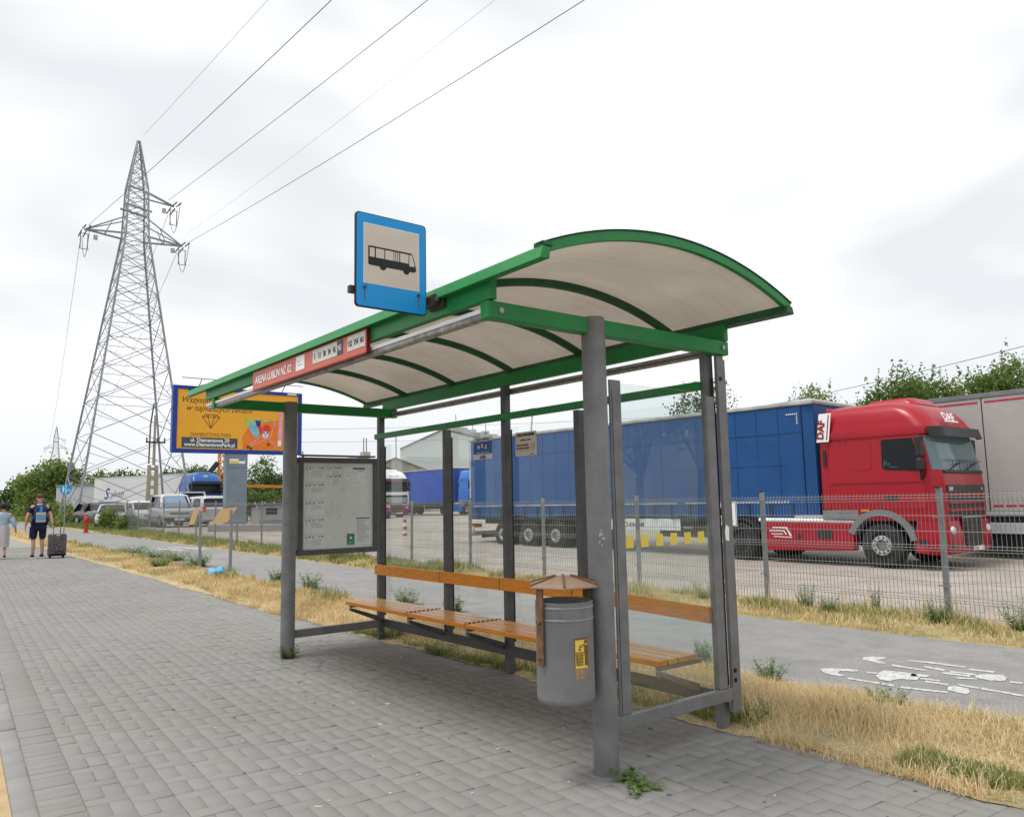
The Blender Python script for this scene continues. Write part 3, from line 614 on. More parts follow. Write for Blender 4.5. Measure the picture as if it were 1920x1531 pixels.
# bench
seg = [-7.93, -6.645, -5.67, -4.70, -3.50]
by0, by1 = 3.885, 4.285
bw = (by1 - by0) / 4
for i in range(4):
    for k in range(4):
        a = by0 + k * bw
        MB().box((seg[i] + .004, a + .006, .435), (seg[i + 1] - .004, a + bw - .006, .472)).build('seat_plank', 'wood' if k == 0 else 'woodw', sh, bevel=.005, **W)
for i, (x0, x1) in enumerate([(-7.985, -6.655), (-6.645, -5.685), (-5.672, -4.735), (-4.722, -3.385)]):
    za, zb = (.722, .722) if i < 3 else (.720, .678)
    q = [(x0, 4.272, za), (x1, 4.272, zb), (x1, 4.300, zb), (x0, 4.300, za), (x0, 4.272, za + .112), (x1, 4.272, zb + .106), (x1, 4.300, zb + .106), (x0, 4.300, za + .112)]
    o = MB().hexa(q).build('backrest_board', 'wood', sh, bevel=.005, **W)
    for xx in (x0 + .04, x1 - .04):
        for dz in (.03, .085):
            zz = za + (zb - za) * (xx - x0) / (x1 - x0) + dz
            MB().tube((xx, 4.266, zz), (xx, 4.273, zz), .008, n=8).build('screw', 'bolt', o, **W)
for x in (-7.86, -6.645, -5.67, -4.70, -3.53):
    m = MB(); m.box((x - .022, by0 + .03, .408), (x + .022, YR - .038, .433))
    m.hexa([(x - .022, by0 + .03, .375), (x + .022, by0 + .03, .375), (x + .022, YR - .062, .215), (x - .022, YR - .062, .215), (x - .022, by0 + .03, .406), (x + .022, by0 + .03, .406), (x + .022, YR - .062, .275), (x - .022, YR - .062, .275)])
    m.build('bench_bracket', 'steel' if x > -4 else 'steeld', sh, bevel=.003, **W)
    ch = MB()
    if -7.5 < x < -3.6:
        for k in range(16):
            ch.ball((x + (.006 if k % 2 else -.006), by0 + .02 + k * .024, .476), .007, 6, 4)
        ch.build('seat_joint_beads', 'blackplastic', sh, **W)

# timetable case at the far end
tcx = -7.85
tcase = thing('timetable_case', 'framed timetable display case at the far end of the shelter', 'display case', (tcx, 3.77, .985))
m = MB()
ya, yb, za, zb = 3.305, 4.232, .985, 2.0
fr = .055
for a, b in (((ya, za), (yb, za + fr)), ((ya, zb - fr), (yb, zb)), ((ya, za + fr), (ya + fr, zb - fr)), ((yb - fr, za + fr), (yb, zb - fr))):
    MB().box((tcx - .04, a[0], a[1]), (tcx + .03, b[0], b[1])).build('frame', 'steeld', tcase, bevel=.004, **W)
MB().box((tcx - .03, ya + fr - .002, za + fr - .002), (tcx + .004, yb - fr + .002, zb - fr + .002)).build('display_board', 'paper', tcase, **W)
MB().box((tcx + .020, ya + fr, za + fr), (tcx + .024, yb - fr, zb - fr)).build('case_glass', 'glass', tcase, **W)
for y, z in ((3.285, 1.02), (3.285, 1.96)): MB().box((tcx - .01, y - .02, z - .02), (tcx + .01, y + .02, z + .02)).build('bracket', 'steel', tcase, **W)
MB().box((tcx - .03, ya + .03, zb + .012), (tcx + .02, yb - .03, zb + .03)).build('top_rail', 'steeld', tcase, **W)
PX = tcx + .0045
IY, IZ = ya + fr, za + fr; IW, IH = yb - ya - 2 * fr, zb - za - 2 * fr
def card(fx, fy, w, h, lines, head, mt='paperw'):   # fractions of the inner board, fy from the top
    y0 = IY + fx * IW; z1 = IZ + (1 - fy) * IH
    c = MB().box((PX, y0, z1 - h * IH), (PX + .0015, y0 + w * IW, z1)).build('timetable_sheet', mt, tcase, **W)
    p = MB(); X0, X1 = PX + .0017, PX + .0022
    rr = random.Random(int(fx * 100 + fy * 1000))
    if head:
        p.box((X0, y0 + .02 * IW, z1 - .028 * IH), (X1, y0 + .05 * IW, z1 - .018 * IH)); p.box((X0, y0 + .07 * IW, z1 - .030 * IH), (X1, y0 + .085 * IW, z1 - .008 * IH))
        p.box((X0, y0 + w * IW - .09 * IW, z1 - .020 * IH), (X1, y0 + w * IW - .05 * IW, z1 - .012 * IH)); p.box((X0, y0 + w * IW - .035 * IW, z1 - .022 * IH), (X1, y0 + w * IW - .015 * IW, z1 - .004 * IH))
        p.box((X0, y0 + .01, z1 - .003), (X1, y0 + w * IW - .01, z1 - .001))
    for k in range(lines):
        zz = z1 - (.045 + .013 * k) * IH
        a = y0 + (.09 + .02 * rr.random()) * IW; b = y0 + w * IW - rr.uniform(.01, .06) * IW
        p.box((X0, a, zz - .0022), (X1, b, zz))
        p.box((X0, y0 + .035 * IW, zz - .002), (X1, y0 + .05 * IW, zz))
    if p.v: p.build('print', 'ink', c, fix=False, **W)
    return c
for fy, ln in ((.05, 6), (.245, 5), (.45, 4), (.65, 5), (.84, 6)):
    c = card(.02, fy, .28, .155 if fy < .8 else .14, ln, True)
for s, fy in (('1', .05), ('13', .245), ('30', .45), ('34', .65), ('45', .84)):
    text('route_number', s, .026, 'black', tcase, (PX + .0015, IY + .135 * IW, IZ + (1 - fy - .03) * IH), (0, 1, 0), (0, 0, 1), **W)
card(.31, .045, .23, .095, 5, True); card(.31, .145, .23, .10, 6, True)
text('route_number', '152', .022, 'black', tcase, (PX + .0015, IY + .41 * IW, IZ + (1 - .07) * IH), (0, 1, 0), (0, 0, 1), **W)
text('route_number', '154', .022, 'black', tcase, (PX + .0015, IY + .41 * IW, IZ + (1 - .17) * IH), (0, 1, 0), (0, 0, 1), **W)
c = card(.56, .05, .34, .21, 0, False)
p = MB()
rr = random.Random(5)
for k in range(16):
    y0 = IY + (.57 + .28 * rr.random()) * IW; z0 = IZ + (1 - .08 - .16 * rr.random()) * IH; a = rr.choice([0, .1, 1.5, 2.2, .6]); l = rr.uniform(.03, .10)
    p.bar((PX + .002, y0, z0), (PX + .002, min(y0 + l * math.cos(a), IY + .895 * IW), z0 + l * math.sin(a) * .5), .0022, .0006, up=(1, 0, 0))
p.build('route_map', 'ink', c, fix=False, **W)
MB().box((PX + .0016, IY + .70 * IW, IZ + .925 * IH), (PX + .0022, IY + .88 * IW, IZ + .948 * IH)).build('map_title', 'ink', c, **W)
c = card(.745, .64, .235, .33, 0, False)
MB().box((PX + .0016, IY + .75 * IW, IZ + .335 * IH), (PX + .0022, IY + .945 * IW, IZ + .350 * IH)).build('notice_title', 'ink', c, **W)
p = MB()
for k in range(22): p.box((PX + .0016, IY + .76 * IW, IZ + (.315 - .012 * k) * IH), (PX + .0022, IY + rr.uniform(.86, .96) * IW, IZ + (.318 - .012 * k) * IH))
p.build('print', 'ink', c, fix=False, **W)
c = card(.62, .835, .11, .13, 0, False, 'papergreen')
p = MB(); p.box((PX + .0016, IY + .65 * IW, IZ + .06 * IH), (PX + .0022, IY + .70 * IW, IZ + .065 * IH)); p.box((PX + .0016, IY + .66 * IW, IZ + .10 * IH), (PX + .0022, IY + .69 * IW, IZ + .13 * IH)); p.build('print', 'paper', c, **W)
MB().box((PX, IY + .90 * IW, IZ + .965 * IH), (PX + .0015, IY + .985 * IW, IZ + .993 * IH)).build('small_label', 'paperw', tcase, **W)
p = MB()
for k in range(26): 
    y0 = IY + rr.uniform(.32, .95) * IW; z0 = IZ + rr.uniform(.1, .68) * IH; s = rr.uniform(.003, .009)
    if y0 > IY + .72 * IW and z0 < IZ + .38 * IH: continue
    p.box((PX - .0003, y0, z0), (PX + .0006, y0 + s * 1.6, z0 + s * .6))
stuff(p.build('glue_marks', 'ink', tcase, fix=False, **W))

# red route board on the front beam
rb = thing('route_board', 'red route board lettered ARENA LUBLIN on the front beam', 'route sign', (-5.63, 2.40, 2.49))
MB().box((-6.668, 2.392, 2.492), (-4.588, 2.4165, 2.648)).build('panel', 'signred', rb, bevel=.002, **W)
MB().box((-4.5875, 2.390, 2.488), (-4.575, 2.4170, 2.652)).build('end_cap', 'signredd', rb, **W)
MB().box((-6.668, 2.389, 2.482), (-4.588, 2.4165, 2.4915)).build('bottom_strip', 'signredd', rb, **W)
UX, UZ = (1, 0, 0), (0, 0, 1)
text('lettering', 'ARENA LUBLIN NŻ 02', .092, 'white', rb, (-6.60, 2.392, 2.535), UX, UZ, fat=.0008, xs=.87, **W)
def plate(x0, x1, z0, z1, m, s=None, tm='black', size=.06):
    p = MB().box((x0, 2.3895, z0), (x1, 2.392, z1)).build('number_plate', m, rb, **W)
    if s: text('number', s, size, tm, p, ((x0 + x1) / 2, 2.3895, (z0 + z1) / 2 - size * .36), UX, UZ, 'CENTER', fat=-.0004, xs=.74, **W)
    return p
pp = plate(-5.735, -5.575, 2.525, 2.635, 'paperw')
MB().box((-5.71, 2.3888, 2.59), (-5.66, 2.3894, 2.594)).build('print', 'ink', pp, **W); MB().box((-5.71, 2.3888, 2.565), (-5.61, 2.3894, 2.568)).build('print', 'ink', pp, **W)
for i, s in enumerate(['1', '13', '30', '34', '45']): plate(-5.425 + i * .082, -5.346 + i * .082, 2.535, 2.635, 'offwhite', s)
plate(-5.425 + 5 * .082, -5.338 + 5 * .082, 2.535, 2.635, 'slate', 'N3', 'white')
for i, s in enumerate(['152', '154', '161']): plate(-4.855 + i * .0865, -4.772 + i * .0865, 2.535, 2.635, 'offwhite', s, size=.055)

# bus stop sign on its bracket
sx = -3.75
sg = thing('bus_stop_sign', 'square blue bus stop sign with bus pictogram above the front beam', 'bus stop sign', (sx, 2.42, 2.65))
y0, y1, z0, z1 = 1.897, 2.332, 2.562, 3.08
def rrect(x, ya, yb, za, zb, r, n=4):
    P = []
    for cy, cz, a0 in ((yb - r, zb - r, 0), (ya + r, zb - r, 90), (ya + r, za + r, 180), (yb - r, za + r, 270)):
        for k in range(n + 1): a = R(a0 + 90 * k / n); P.append((x, cy + r * math.cos(a), cz + r * math.sin(a)))
    return P
MB().prism(rrect(sx - .016, y0 - .006, y1 + .006, z0 - .006, z1 + .006, .022), (.013, 0, 0)).build('back_plate', 'black', sg, **W)
MB().prism(rrect(sx - .003, y0, y1, z0, z1, .018), (.004, 0, 0)).build('blue_face', 'signblue', sg, **W)
MB().prism(rrect(sx + .001, y0 + .040, y1 - .044, z0 + .128, z1 - .052, .003), (.0012, 0, 0)).build('white_border', 'white', sg, **W)
MB().prism(rrect(sx + .0022, y0 + .0435, y1 - .0475, z0 + .1315, z1 - .0555, .003), (.001, 0, 0)).build('cream_field', 'signcream', sg, **W)
# bus pictogram (u along +y, v along z)
bu, bv = y0 + .068, 2.795
px = sx + .0032
def poly(pts, name, m, x, e=.001): return MB().prism([(x, bu + a, bv + b) for a, b in pts], (e, 0, 0)).build(name, m, sg, **W)
poly([(0, .006), (.006, 0), (.292, 0), (.302, .012), (.298, .04), (.28, .098), (.27, .108), (.006, .108), (0, .102)], 'bus_body', 'black', px)
for u in (.090, .238):
    MB().tube((px, bu + u, bv + .002), (px + .0012, bu + u, bv + .002), .021, n=20).build('bus_wheel', 'black', sg, **W)
for a, b in ((.008, .038), (.046, .098), (.104, .156), (.160, .168), (.172, .180), (.184, .192), (.198, .252)):
    poly([(a, .046), (b, .046), (b, .098), (a, .098)], 'bus_window', 'signcream', px + .0012, .0006)
poly([(.257, .032), (.288, .032), (.291, .042), (.274, .098), (.257, .098)], 'bus_window', 'signcream', px + .0012, .0006)
for yy in (y0 + .048, y1 - .05):
    MB().tube((sx, yy, z0 + .106), (sx + .016, yy, z0 + .106), .0085, n=10).build('bolt', 'steeld', sg, smooth='auto', **W)
    MB().box((sx + .001, yy - .003, z0 + .03), (sx + .0016, yy + .003, z0 + .096)).build('rust_run', 'rustd', sg, **W)
MB().box((sx - .052, 1.868, 2.632), (sx - .0175, 2.415, 2.672)).build('arm', 'darkbrown', sg, bevel=.003, **W)
b = MB().box((sx - .075, 2.395, 2.605), (sx + .085, 2.4165, 2.695)).build('mount_plate', 'darkbrown', sg, bevel=.003, **W)
MB().box((sx - .06, 2.355, 2.615), (sx + .05, 2.3945, 2.68)).build('mount_block', 'darkbrown', sg, bevel=.003, **W)
MB().tube((sx + .052, 2.372, 2.648), (sx + .062, 2.372, 2.648), .011, n=10).build('bolt', 'bolt', b, smooth='auto', **W)

# litter bin
bx, byy = -3.325, 2.945
lb = thing('litter_bin', 'grey cylindrical litter bin with rusty pointed lid on the near post', 'litter bin', (bx, byy, .40))
r = .158
o = MB().lathe((bx, byy, 0), [(.0, .432), (r - .012, .427), (r - .004, .435), (r, .455), (r, .945), (r + .004, .952), (r - .004, .956), (r - .012, .95), (r - .012, .80), (0.0, .79)], 48, close=True).build('body', 'bin', lb, smooth='auto', **W)
for z in (.862, .925): MB().lathe((bx, byy, z), [(r - .001, -.008), (r + .004, -.004), (r + .004, .004), (r - .001, .008)], 48, close=True).build('band', 'bin', o, smooth=True, **W)
lid = []
for k in range(6):
    pass
m = MB(); n = 6; ring0 = [(bx + .212 * math.cos(R(60 * k + 20)), byy + .212 * math.sin(R(60 * k + 20)), 1.030) for k in range(n)]
ring1 = [(bx + .208 * math.cos(R(60 * k + 20)), byy + .208 * math.sin(R(60 * k + 20)), 1.043) for k in range(n)]
ring2 = [(bx + .05 * math.cos(R(60 * k + 20)), byy + .05 * math.sin(R(60 * k + 20)), 1.086) for k in range(n)]
m.loft([ring0, ring1, ring2]); m.build('lid', 'rust', lb, bevel=.004, **W)
m = MB()
for k in range(n): m.bar(Vector(ring1[k]) + Vector((0, 0, .003)), Vector(ring2[k]) + Vector((0, 0, .003)), .012, .008)
m.build('lid_seam', 'rustd', lb, **W)
for s in (-1, 1):
    yy = byy + s * (r + .014)
    st = MB().hexa([(bx - .022, yy - .006, .625), (bx + .022, yy - .006, .625), (bx + .022, yy + .006, .625), (bx - .022, yy + .006, .625), (bx - .026, yy - .006, 1.034), (bx + .026, yy - .006, 1.034), (bx + .026, yy + .006, 1.034), (bx - .026, yy + .006, 1.034)]).build('strap', 'rustd', lb, bevel=.002, **W)
    for z in (.665, .855): MB().tube((bx, yy - .022, z), (bx, yy + .022, z), .013 if z > .7 else .009, n=10).build('pivot_bolt', 'rustd', st, smooth='auto', **W)
def oncyl(a, z, d=0.0): return (bx + (r + d) * math.cos(a), byy + (r + d) * math.sin(a), z)
def cylpatch(a0, a1, z0, z1, d, m, name, parent, n=6):
    vs = []; fs = []
    for i in range(n + 1):
        a = a0 + (a1 - a0) * i / n; vs += [oncyl(a, z0, d), oncyl(a, z1, d)]
        if i: fs.append((2 * i - 2, 2 * i, 2 * i + 1, 2 * i - 1))
    return MB().add(vs, fs).build(name, m, parent, fix=False, **W)
AC = math.atan2(-.13, .96); HW = .275
stk = cylpatch(AC - HW, AC + HW, .556, .772, .0012, 'yellow', 'litter_sticker', lb)
M['stickdark'] = mat('sticker_brown', (0.17, 0.075, 0.02), 0.5)
def A(f): return AC - HW + 2 * HW * f
cylpatch(A(0), A(1), .556, .618, .0020, 'rust', 'caption', stk)
for (a0, a1, z0, z1) in ((0, .05, .62, .772), (.95, 1, .62, .772), (0, 1, .764, .772)): cylpatch(A(a0), A(a1), z0, z1, .0022, 'stickdark', 'border', stk)
m = MB()   # basket grid
def cbar(f0, z0, f1, z1, w):
    a = A(f0); b = A(f1); dz = z1 - z0; da = (b - a) * r; l = math.hypot(da, dz) or 1; na = -dz / l * w / r / 2; nz = da / l * w / 2
    m.add([oncyl(a + na, z0 + nz, .0024), oncyl(a - na, z0 - nz, .0024), oncyl(b - na, z1 - nz, .0024), oncyl(b + na, z1 + nz, .0024)], [(0, 1, 2, 3)])
for k in range(6): cbar(.14 + .07 * k + (.012 * k if k > 3 else 0), .632, .10 + .098 * k, .70, .0042)
for k in range(5): cbar(.12, .634 + .0165 * k, .58, .634 + .0165 * k, .0042)
cbar(.30, .71, .40, .735, .006); cbar(.40, .735, .55, .722, .006); cbar(.28, .712, .45, .712, .006)
cbar(.78, .630, .80, .69, .013); cbar(.88, .630, .84, .69, .013); cbar(.82, .685, .82, .735, .024); cbar(.78, .733, .56, .738, .009)
for k in range(10):
    a, b = 2 * math.pi * k / 10, 2 * math.pi * (k + 1) / 10
    m.add([oncyl(A(.80), .752, .0024), oncyl(A(.80) + .011 / r * math.cos(a), .752 + .011 * math.sin(a), .0024), oncyl(A(.80) + .011 / r * math.cos(b), .752 + .011 * math.sin(b), .0024)], [(0, 1, 2)])
m.build('litter_pictogram', 'stickdark', stk, fix=False, **W)
m = MB()
for k in range(4): cbar(.12, .605 - .011 * k, .5 + .1 * (k % 3), .605 - .011 * k, .004)
m.build('caption_print', 'yellow', stk, fix=False, **W)

# posters and stickers on the glass
py = YR + .0395
ps = thing('glass_poster', 'blue and white MKK poster on the left back pane', 'poster', (-6.07, py, 2.0))
MB().box((-6.222, py - .0012, 1.903), (-5.915, py, 2.112)).build('sheet', 'offwhite', ps, **W)
MB().box((-6.218, py - .0022, 1.953), (-5.919, py - .0013, 2.072)).build('blue_band', 'stickerblue', ps, **W)
text('lettering', 'ZAKAZ OCHRONA', .024, 'ink', ps, (-6.07, py - .0013, 2.083), UX, UZ, 'CENTER', **W)
for i, ch in enumerate('MKK'):
    MB().box((-6.155 + i * .06, py - .0030, 1.99 + (.012 if i == 1 else 0)), (-6.105 + i * .06, py - .0023, 2.045 + (.012 if i == 1 else 0))).build('letter_tile', 'slate', ps, **W)
    text('lettering', ch, .055, 'white', ps, (-6.13 + i * .06, py - .0031, 1.998 + (.012 if i == 1 else 0)), UX, UZ, 'CENTER', fat=.001, **W)
m = MB(); m.box((-6.17, py - .0028, 1.965), (-5.97, py - .0023, 1.968)); m.build('rule', 'white', ps, **W)
text('lettering', 'www.mkk.pl', .017, 'ink', ps, (-6.07, py - .0013, 1.932), UX, UZ, 'CENTER', **W)
text('lettering', '801 00 801', .021, 'black', ps, (-6.07, py - .0013, 1.911), UX, UZ, 'CENTER', fat=.0006, **W)
ps = thing('glass_poster', 'cream notice forbidding bills and smoking on the middle pane', 'poster', (-5.42, py, 2.0))
MB().box((-5.567, py - .0012, 1.900), (-5.267, py, 2.112)).build('sheet', 'signcream', ps, **W)
text('lettering', 'ZAKAZ NAKLEJANIA', .032, 'black', ps, (-5.417, py - .0013, 2.075), UX, UZ, 'CENTER', xs=.82, fat=.0006, **W)
text('lettering', 'plakatów i reklam', .020, 'black', ps, (-5.417, py - .0013, 2.035), UX, UZ, 'CENTER', shear=.3, **W)
text('lettering', 'ZAKAZ PALENIA', .027, 'ink', ps, (-5.548, py - .0013, 1.985), UX, UZ, xs=.85, **W)
text('lettering', 'NA PRZYSTANKU', .027, 'ink', ps, (-5.548, py - .0013, 1.957), UX, UZ, xs=.85, **W)
m = MB(); m.lathe((-5.318, py - .0018, 1.980), [(.020, 0), (.026, 0), (.026, .0004), (.020, .0004)], 20, axis='y', close=True); m.box((-5.33, py - .0018, 1.977), (-5.306, py - .0014, 1.982)); m.build('no_smoking_mark', 'ink', ps, **W)
m = MB(); m.box((-5.54, py - .0018, 1.940), (-5.30, py - .0013, 1.943)); m.box((-5.36, py - .0018, 1.910), (-5.30, py - .0013, 1.918)); m.build('rule', 'ink', ps, **W)
AP = math.atan2(-.55, .84)
m = MB(); rr = random.Random(8)
for k in range(16):
    a = AP + rr.uniform(-.22, .22); z = 1.28 + rr.uniform(-.05, .05); hh = rr.uniform(.004, .02); da = rr.uniform(.02, .07)
    m.add([(SX1 + .0712 * math.cos(a + j), YF + .0712 * math.sin(a + j), z + q) for j, q in ((0, 0), (da, .3 * hh), (da * .8, hh), (.01, hh * .8))], [(0, 1, 2, 3)])
stuff(m.build('sticker_residue', 'paperw', sh, fix=False, **W))
names = ['leftmost', 'second from the left', 'third from the left', 'third from the right', 'second from the right', 'rightmost']
for i in range(6):
    yy = 3.424 + i * .1325
    o = MB().box((-3.3012, yy, 1.212), (-3.3002, yy + .064, 1.285)).build('warning_sticker', 'yellow', None)
    tag(o, 'yellow warning sticker on the end pane, ' + names[i] + ' of the row', 'sticker', 'yellow stickers on the end pane')
o = MB().prism([(-3.2915, YR + .0, 1.22), (-3.2915, YR + .035, 1.21), (-3.2915, YR + .04, 1.30), (-3.2915, YR + .01, 1.32), (-3.2915, YR - .005, 1.28)], (.0015, 0, 0)).build('torn_label', 'paperw', None)
tag(o, 'torn remains of a white label on the near back corner profile', 'label')
# ------------------------------------------------------------------ FENCE
FY = 10.0
fence = thing('mesh_fence', 'grey welded mesh fence with square posts along the yard', 'fence', (-20, FY, 0))
def post_mesh():
    m = MB(); m.box((-.03, -.02, -.1), (.03, .02, 1.585)); return m
pm = post_mesh().build('post', 'galv', None, bevel=.004); pmesh = pm.data
cm = MB().box((-.032, -.022, 1.5855), (.032, .022, 1.605)).build('post_cap', 'blackplastic', None); cmesh = cm.data
clm = MB()
for z in (.42, 1.24): clm.box((-.075, -.034, z - .008), (.075, -.0225, z + .008))
cl = clm.build('clamp', 'galv', None); clmesh = cl.data
bmod = True
for o in (pm, cm, cl): bpy.data.objects.remove(o)
HZ = [(1.50, 0), (1.465, -.022), (1.43, 0), (1.25, 0), (1.06, 0), (.895, 0), (.862, -.022), (.828, 0), (.64, 0), (.46, 0), (.295, 0), (.262, -.022), (.228, 0), (.07, 0)]
def tri_wire(V, F, pts, r):
    n0 = len(V)
    for p in pts:
        for k in range(3): V.append((p[0] + r * math.cos(2.1 * k), p[1] + r * math.sin(2.1 * k), p[2]))
    for i in range(len(pts) - 1):
        for k in range(3): F.append((n0 + i * 3 + k, n0 + i * 3 + (k + 1) % 3, n0 + i * 3 + 3 + (k + 1) % 3, n0 + i * 3 + 3 + k))
def panel_mesh(detail):
    V = []; F = []
    prof = [(1.535, 0)] + HZ if detail else [(1.535, 0), (1.50, 0), (1.465, -.022), (1.43, 0), (.895, 0), (.862, -.022), (.828, 0), (.07, 0)]
    x = -1.225
    while x < 1.23:
        tri_wire(V, F, [(x, dy, z) for z, dy in prof], .0034); x += .05
    for z, dy in HZ:
        n0 = len(V)
        for xx in (-1.245, 1.245):
            for k in range(3): V.append((xx, dy - .004 + .0038 * math.cos(2.1 * k), z + .0038 * math.sin(2.1 * k)))
        for k in range(3): F.append((n0 + k, n0 + (k + 1) % 3, n0 + 3 + (k + 1) % 3, n0 + 3 + k))
    return mesh_np('mesh_panel', V, F)
pdet, psim = panel_mesh(True), panel_mesh(False)
for me in (pdet, psim): me.materials.append(M['galvwire'])
fx = -4.39 + 2.4814 * 2; i = 0
while fx > -60:
    for me, nm in ((pmesh, 'post'), (cmesh, 'post_cap'), (clmesh, 'clamp')):
        o = bpy.data.objects.new(nm, me); C.objects.link(o); o.parent = fence; o.location = (fx + 20, random.uniform(-.01, .01), zt(fx, FY)); o.rotation_euler = (random.uniform(-.008, .008), random.uniform(-.008, .008), 0)
    if i:
        o = stuff(bpy.data.objects.new('mesh_panel', pdet if fx > -22 else psim)); C.objects.link(o); o.parent = fence
        o.location = (fx + 1.2407 + 20, -.03, zt(fx + 1.24, FY)); o.rotation_euler = (0, math.atan2(zt(fx, FY) - zt(fx + 2.48, FY), 2.48), 0)
    fx -= 2.4814; i += 1
fs = thing('fence_notice', 'white framed notice board wired to the mesh fence', 'notice', (-7.47, FY - .06, 1.25))
MB().box((-7.66, FY - .062, 1.065), (-7.285, FY - .056, 1.432)).build('board', 'white', fs, **W)
for a, b in (((-7.652, 1.073), (-7.293, 1.081)), ((-7.652, 1.416), (-7.293, 1.424)), ((-7.652, 1.081), (-7.644, 1.416)), ((-7.301, 1.081), (-7.293, 1.416))):
    MB().box((a[0], FY - .064, a[1]), (b[0], FY - .0622, b[1])).build('border_line', 'black', fs, **W)
m = MB(); m.ball((-7.53, FY - .064, 1.372), .028, 10, 6, (1, .04, 1)); m.prism([(-7.60, FY - .065, 1.24), (-7.56, FY - .065, 1.345), (-7.49, FY - .065, 1.35), (-7.43, FY - .065, 1.27), (-7.48, FY - .065, 1.262), (-7.50, FY - .065, 1.225)], (0, .002, 0))
m.build('black_figure', 'black', fs, **W)
m = MB()
for k, (a, b) in enumerate([(-7.58, -7.36), (-7.60, -7.34), (-7.54, -7.40)]): m.box((a, FY - .0645, 1.17 - k * .03), (b, FY - .0625, 1.178 - k * .03))
m.build('print', 'ink', fs, **W)

# ------------------------------------------------------------------ TRUCKS
def wheel(parent, x, y, z, r, w, rim='rim', front=True, side=-1):
    prof = [(r * .56, -w / 2 + .03), (r * .60, -w / 2), (r * .90, -w / 2 + .005), (r * .985, -w / 2 + .045), (r, -w / 2 + .08), (r, w / 2 - .08), (r * .985, w / 2 - .045), (r * .90, w / 2 - .005), (r * .60, w / 2), (r * .56, w / 2 - .03)]
    t = MB().lathe((x, y, z), prof, 32, axis='y').build('wheel', 'tyre', parent, smooth='auto')
    ys = y + side * (w / 2 - .03)
    s = -side
    if front: pr = [(r * .575, .0), (r * .54, .03), (r * .52, .10), (r * .45, .08), (r * .24, .02), (r * .22, -.02), (.001, -.02)]
    else: pr = [(r * .575, .0), (r * .54, .02), (r * .53, .15), (r * .36, .17), (r * .26, .06), (r * .22, .03), (.001, .03)]
    rm = MB().lathe((x, ys, z), [(a, s * b) for a, b in pr], 28, axis='y').build('rim', 'truckgrey', t, smooth='auto')
    if front:
        MB().lathe((x, ys, z), [(r * .24, s * -.052), (r * .27, s * -.075), (r * .43, s * -.070), (r * .45, s * -.03), (r * .24, s * -.03)], 28, axis='y', close=True).build('hub_ring', rim, t, smooth='auto')
        m = MB()
        for k in range(10):
            a = 2 * math.pi * k / 10; cx, cz = x + r * .35 * math.cos(a), z + r * .35 * math.sin(a)
            m.tube((cx, ys - s * .06, cz), (cx, ys - s * .088, cz), r * .042, n=8)
        m.build('wheel_nuts', 'blackplastic', t)
    return t
def cring(z, xr, xf, hw, rf, n=6):
    P = [(xr, -hw, z)]
    for k in range(n + 1): a = R(-90 + 90 * k / n); P.append((xf - rf + rf * math.cos(a), -hw + rf + rf * math.sin(a), z))
    for k in range(n + 1): a = R(90 * k / n); P.append((xf - rf + rf * math.cos(a), hw - rf + rf * math.sin(a), z))
    P.append((xr, hw, z)); return P
def ring_patch(ra, rb, i0, i1, d, name, m, parent):
    vs = []; fs = []
    for i in range(i0, i1 + 1):
        for rg in (ra, rb):
            p = Vector(rg[i]); c = Vector(((rg[0][0] + rg[0][0]) / 2, 0, p.z)); n = (p - c); n.z = 0; n.normalize(); vs.append(p + n * d)
        if i > i0: k = 2 * (i - i0); fs.append((k - 2, k, k + 1, k - 1))
    return MB().add(vs, fs).build(name, m, parent, smooth=True)

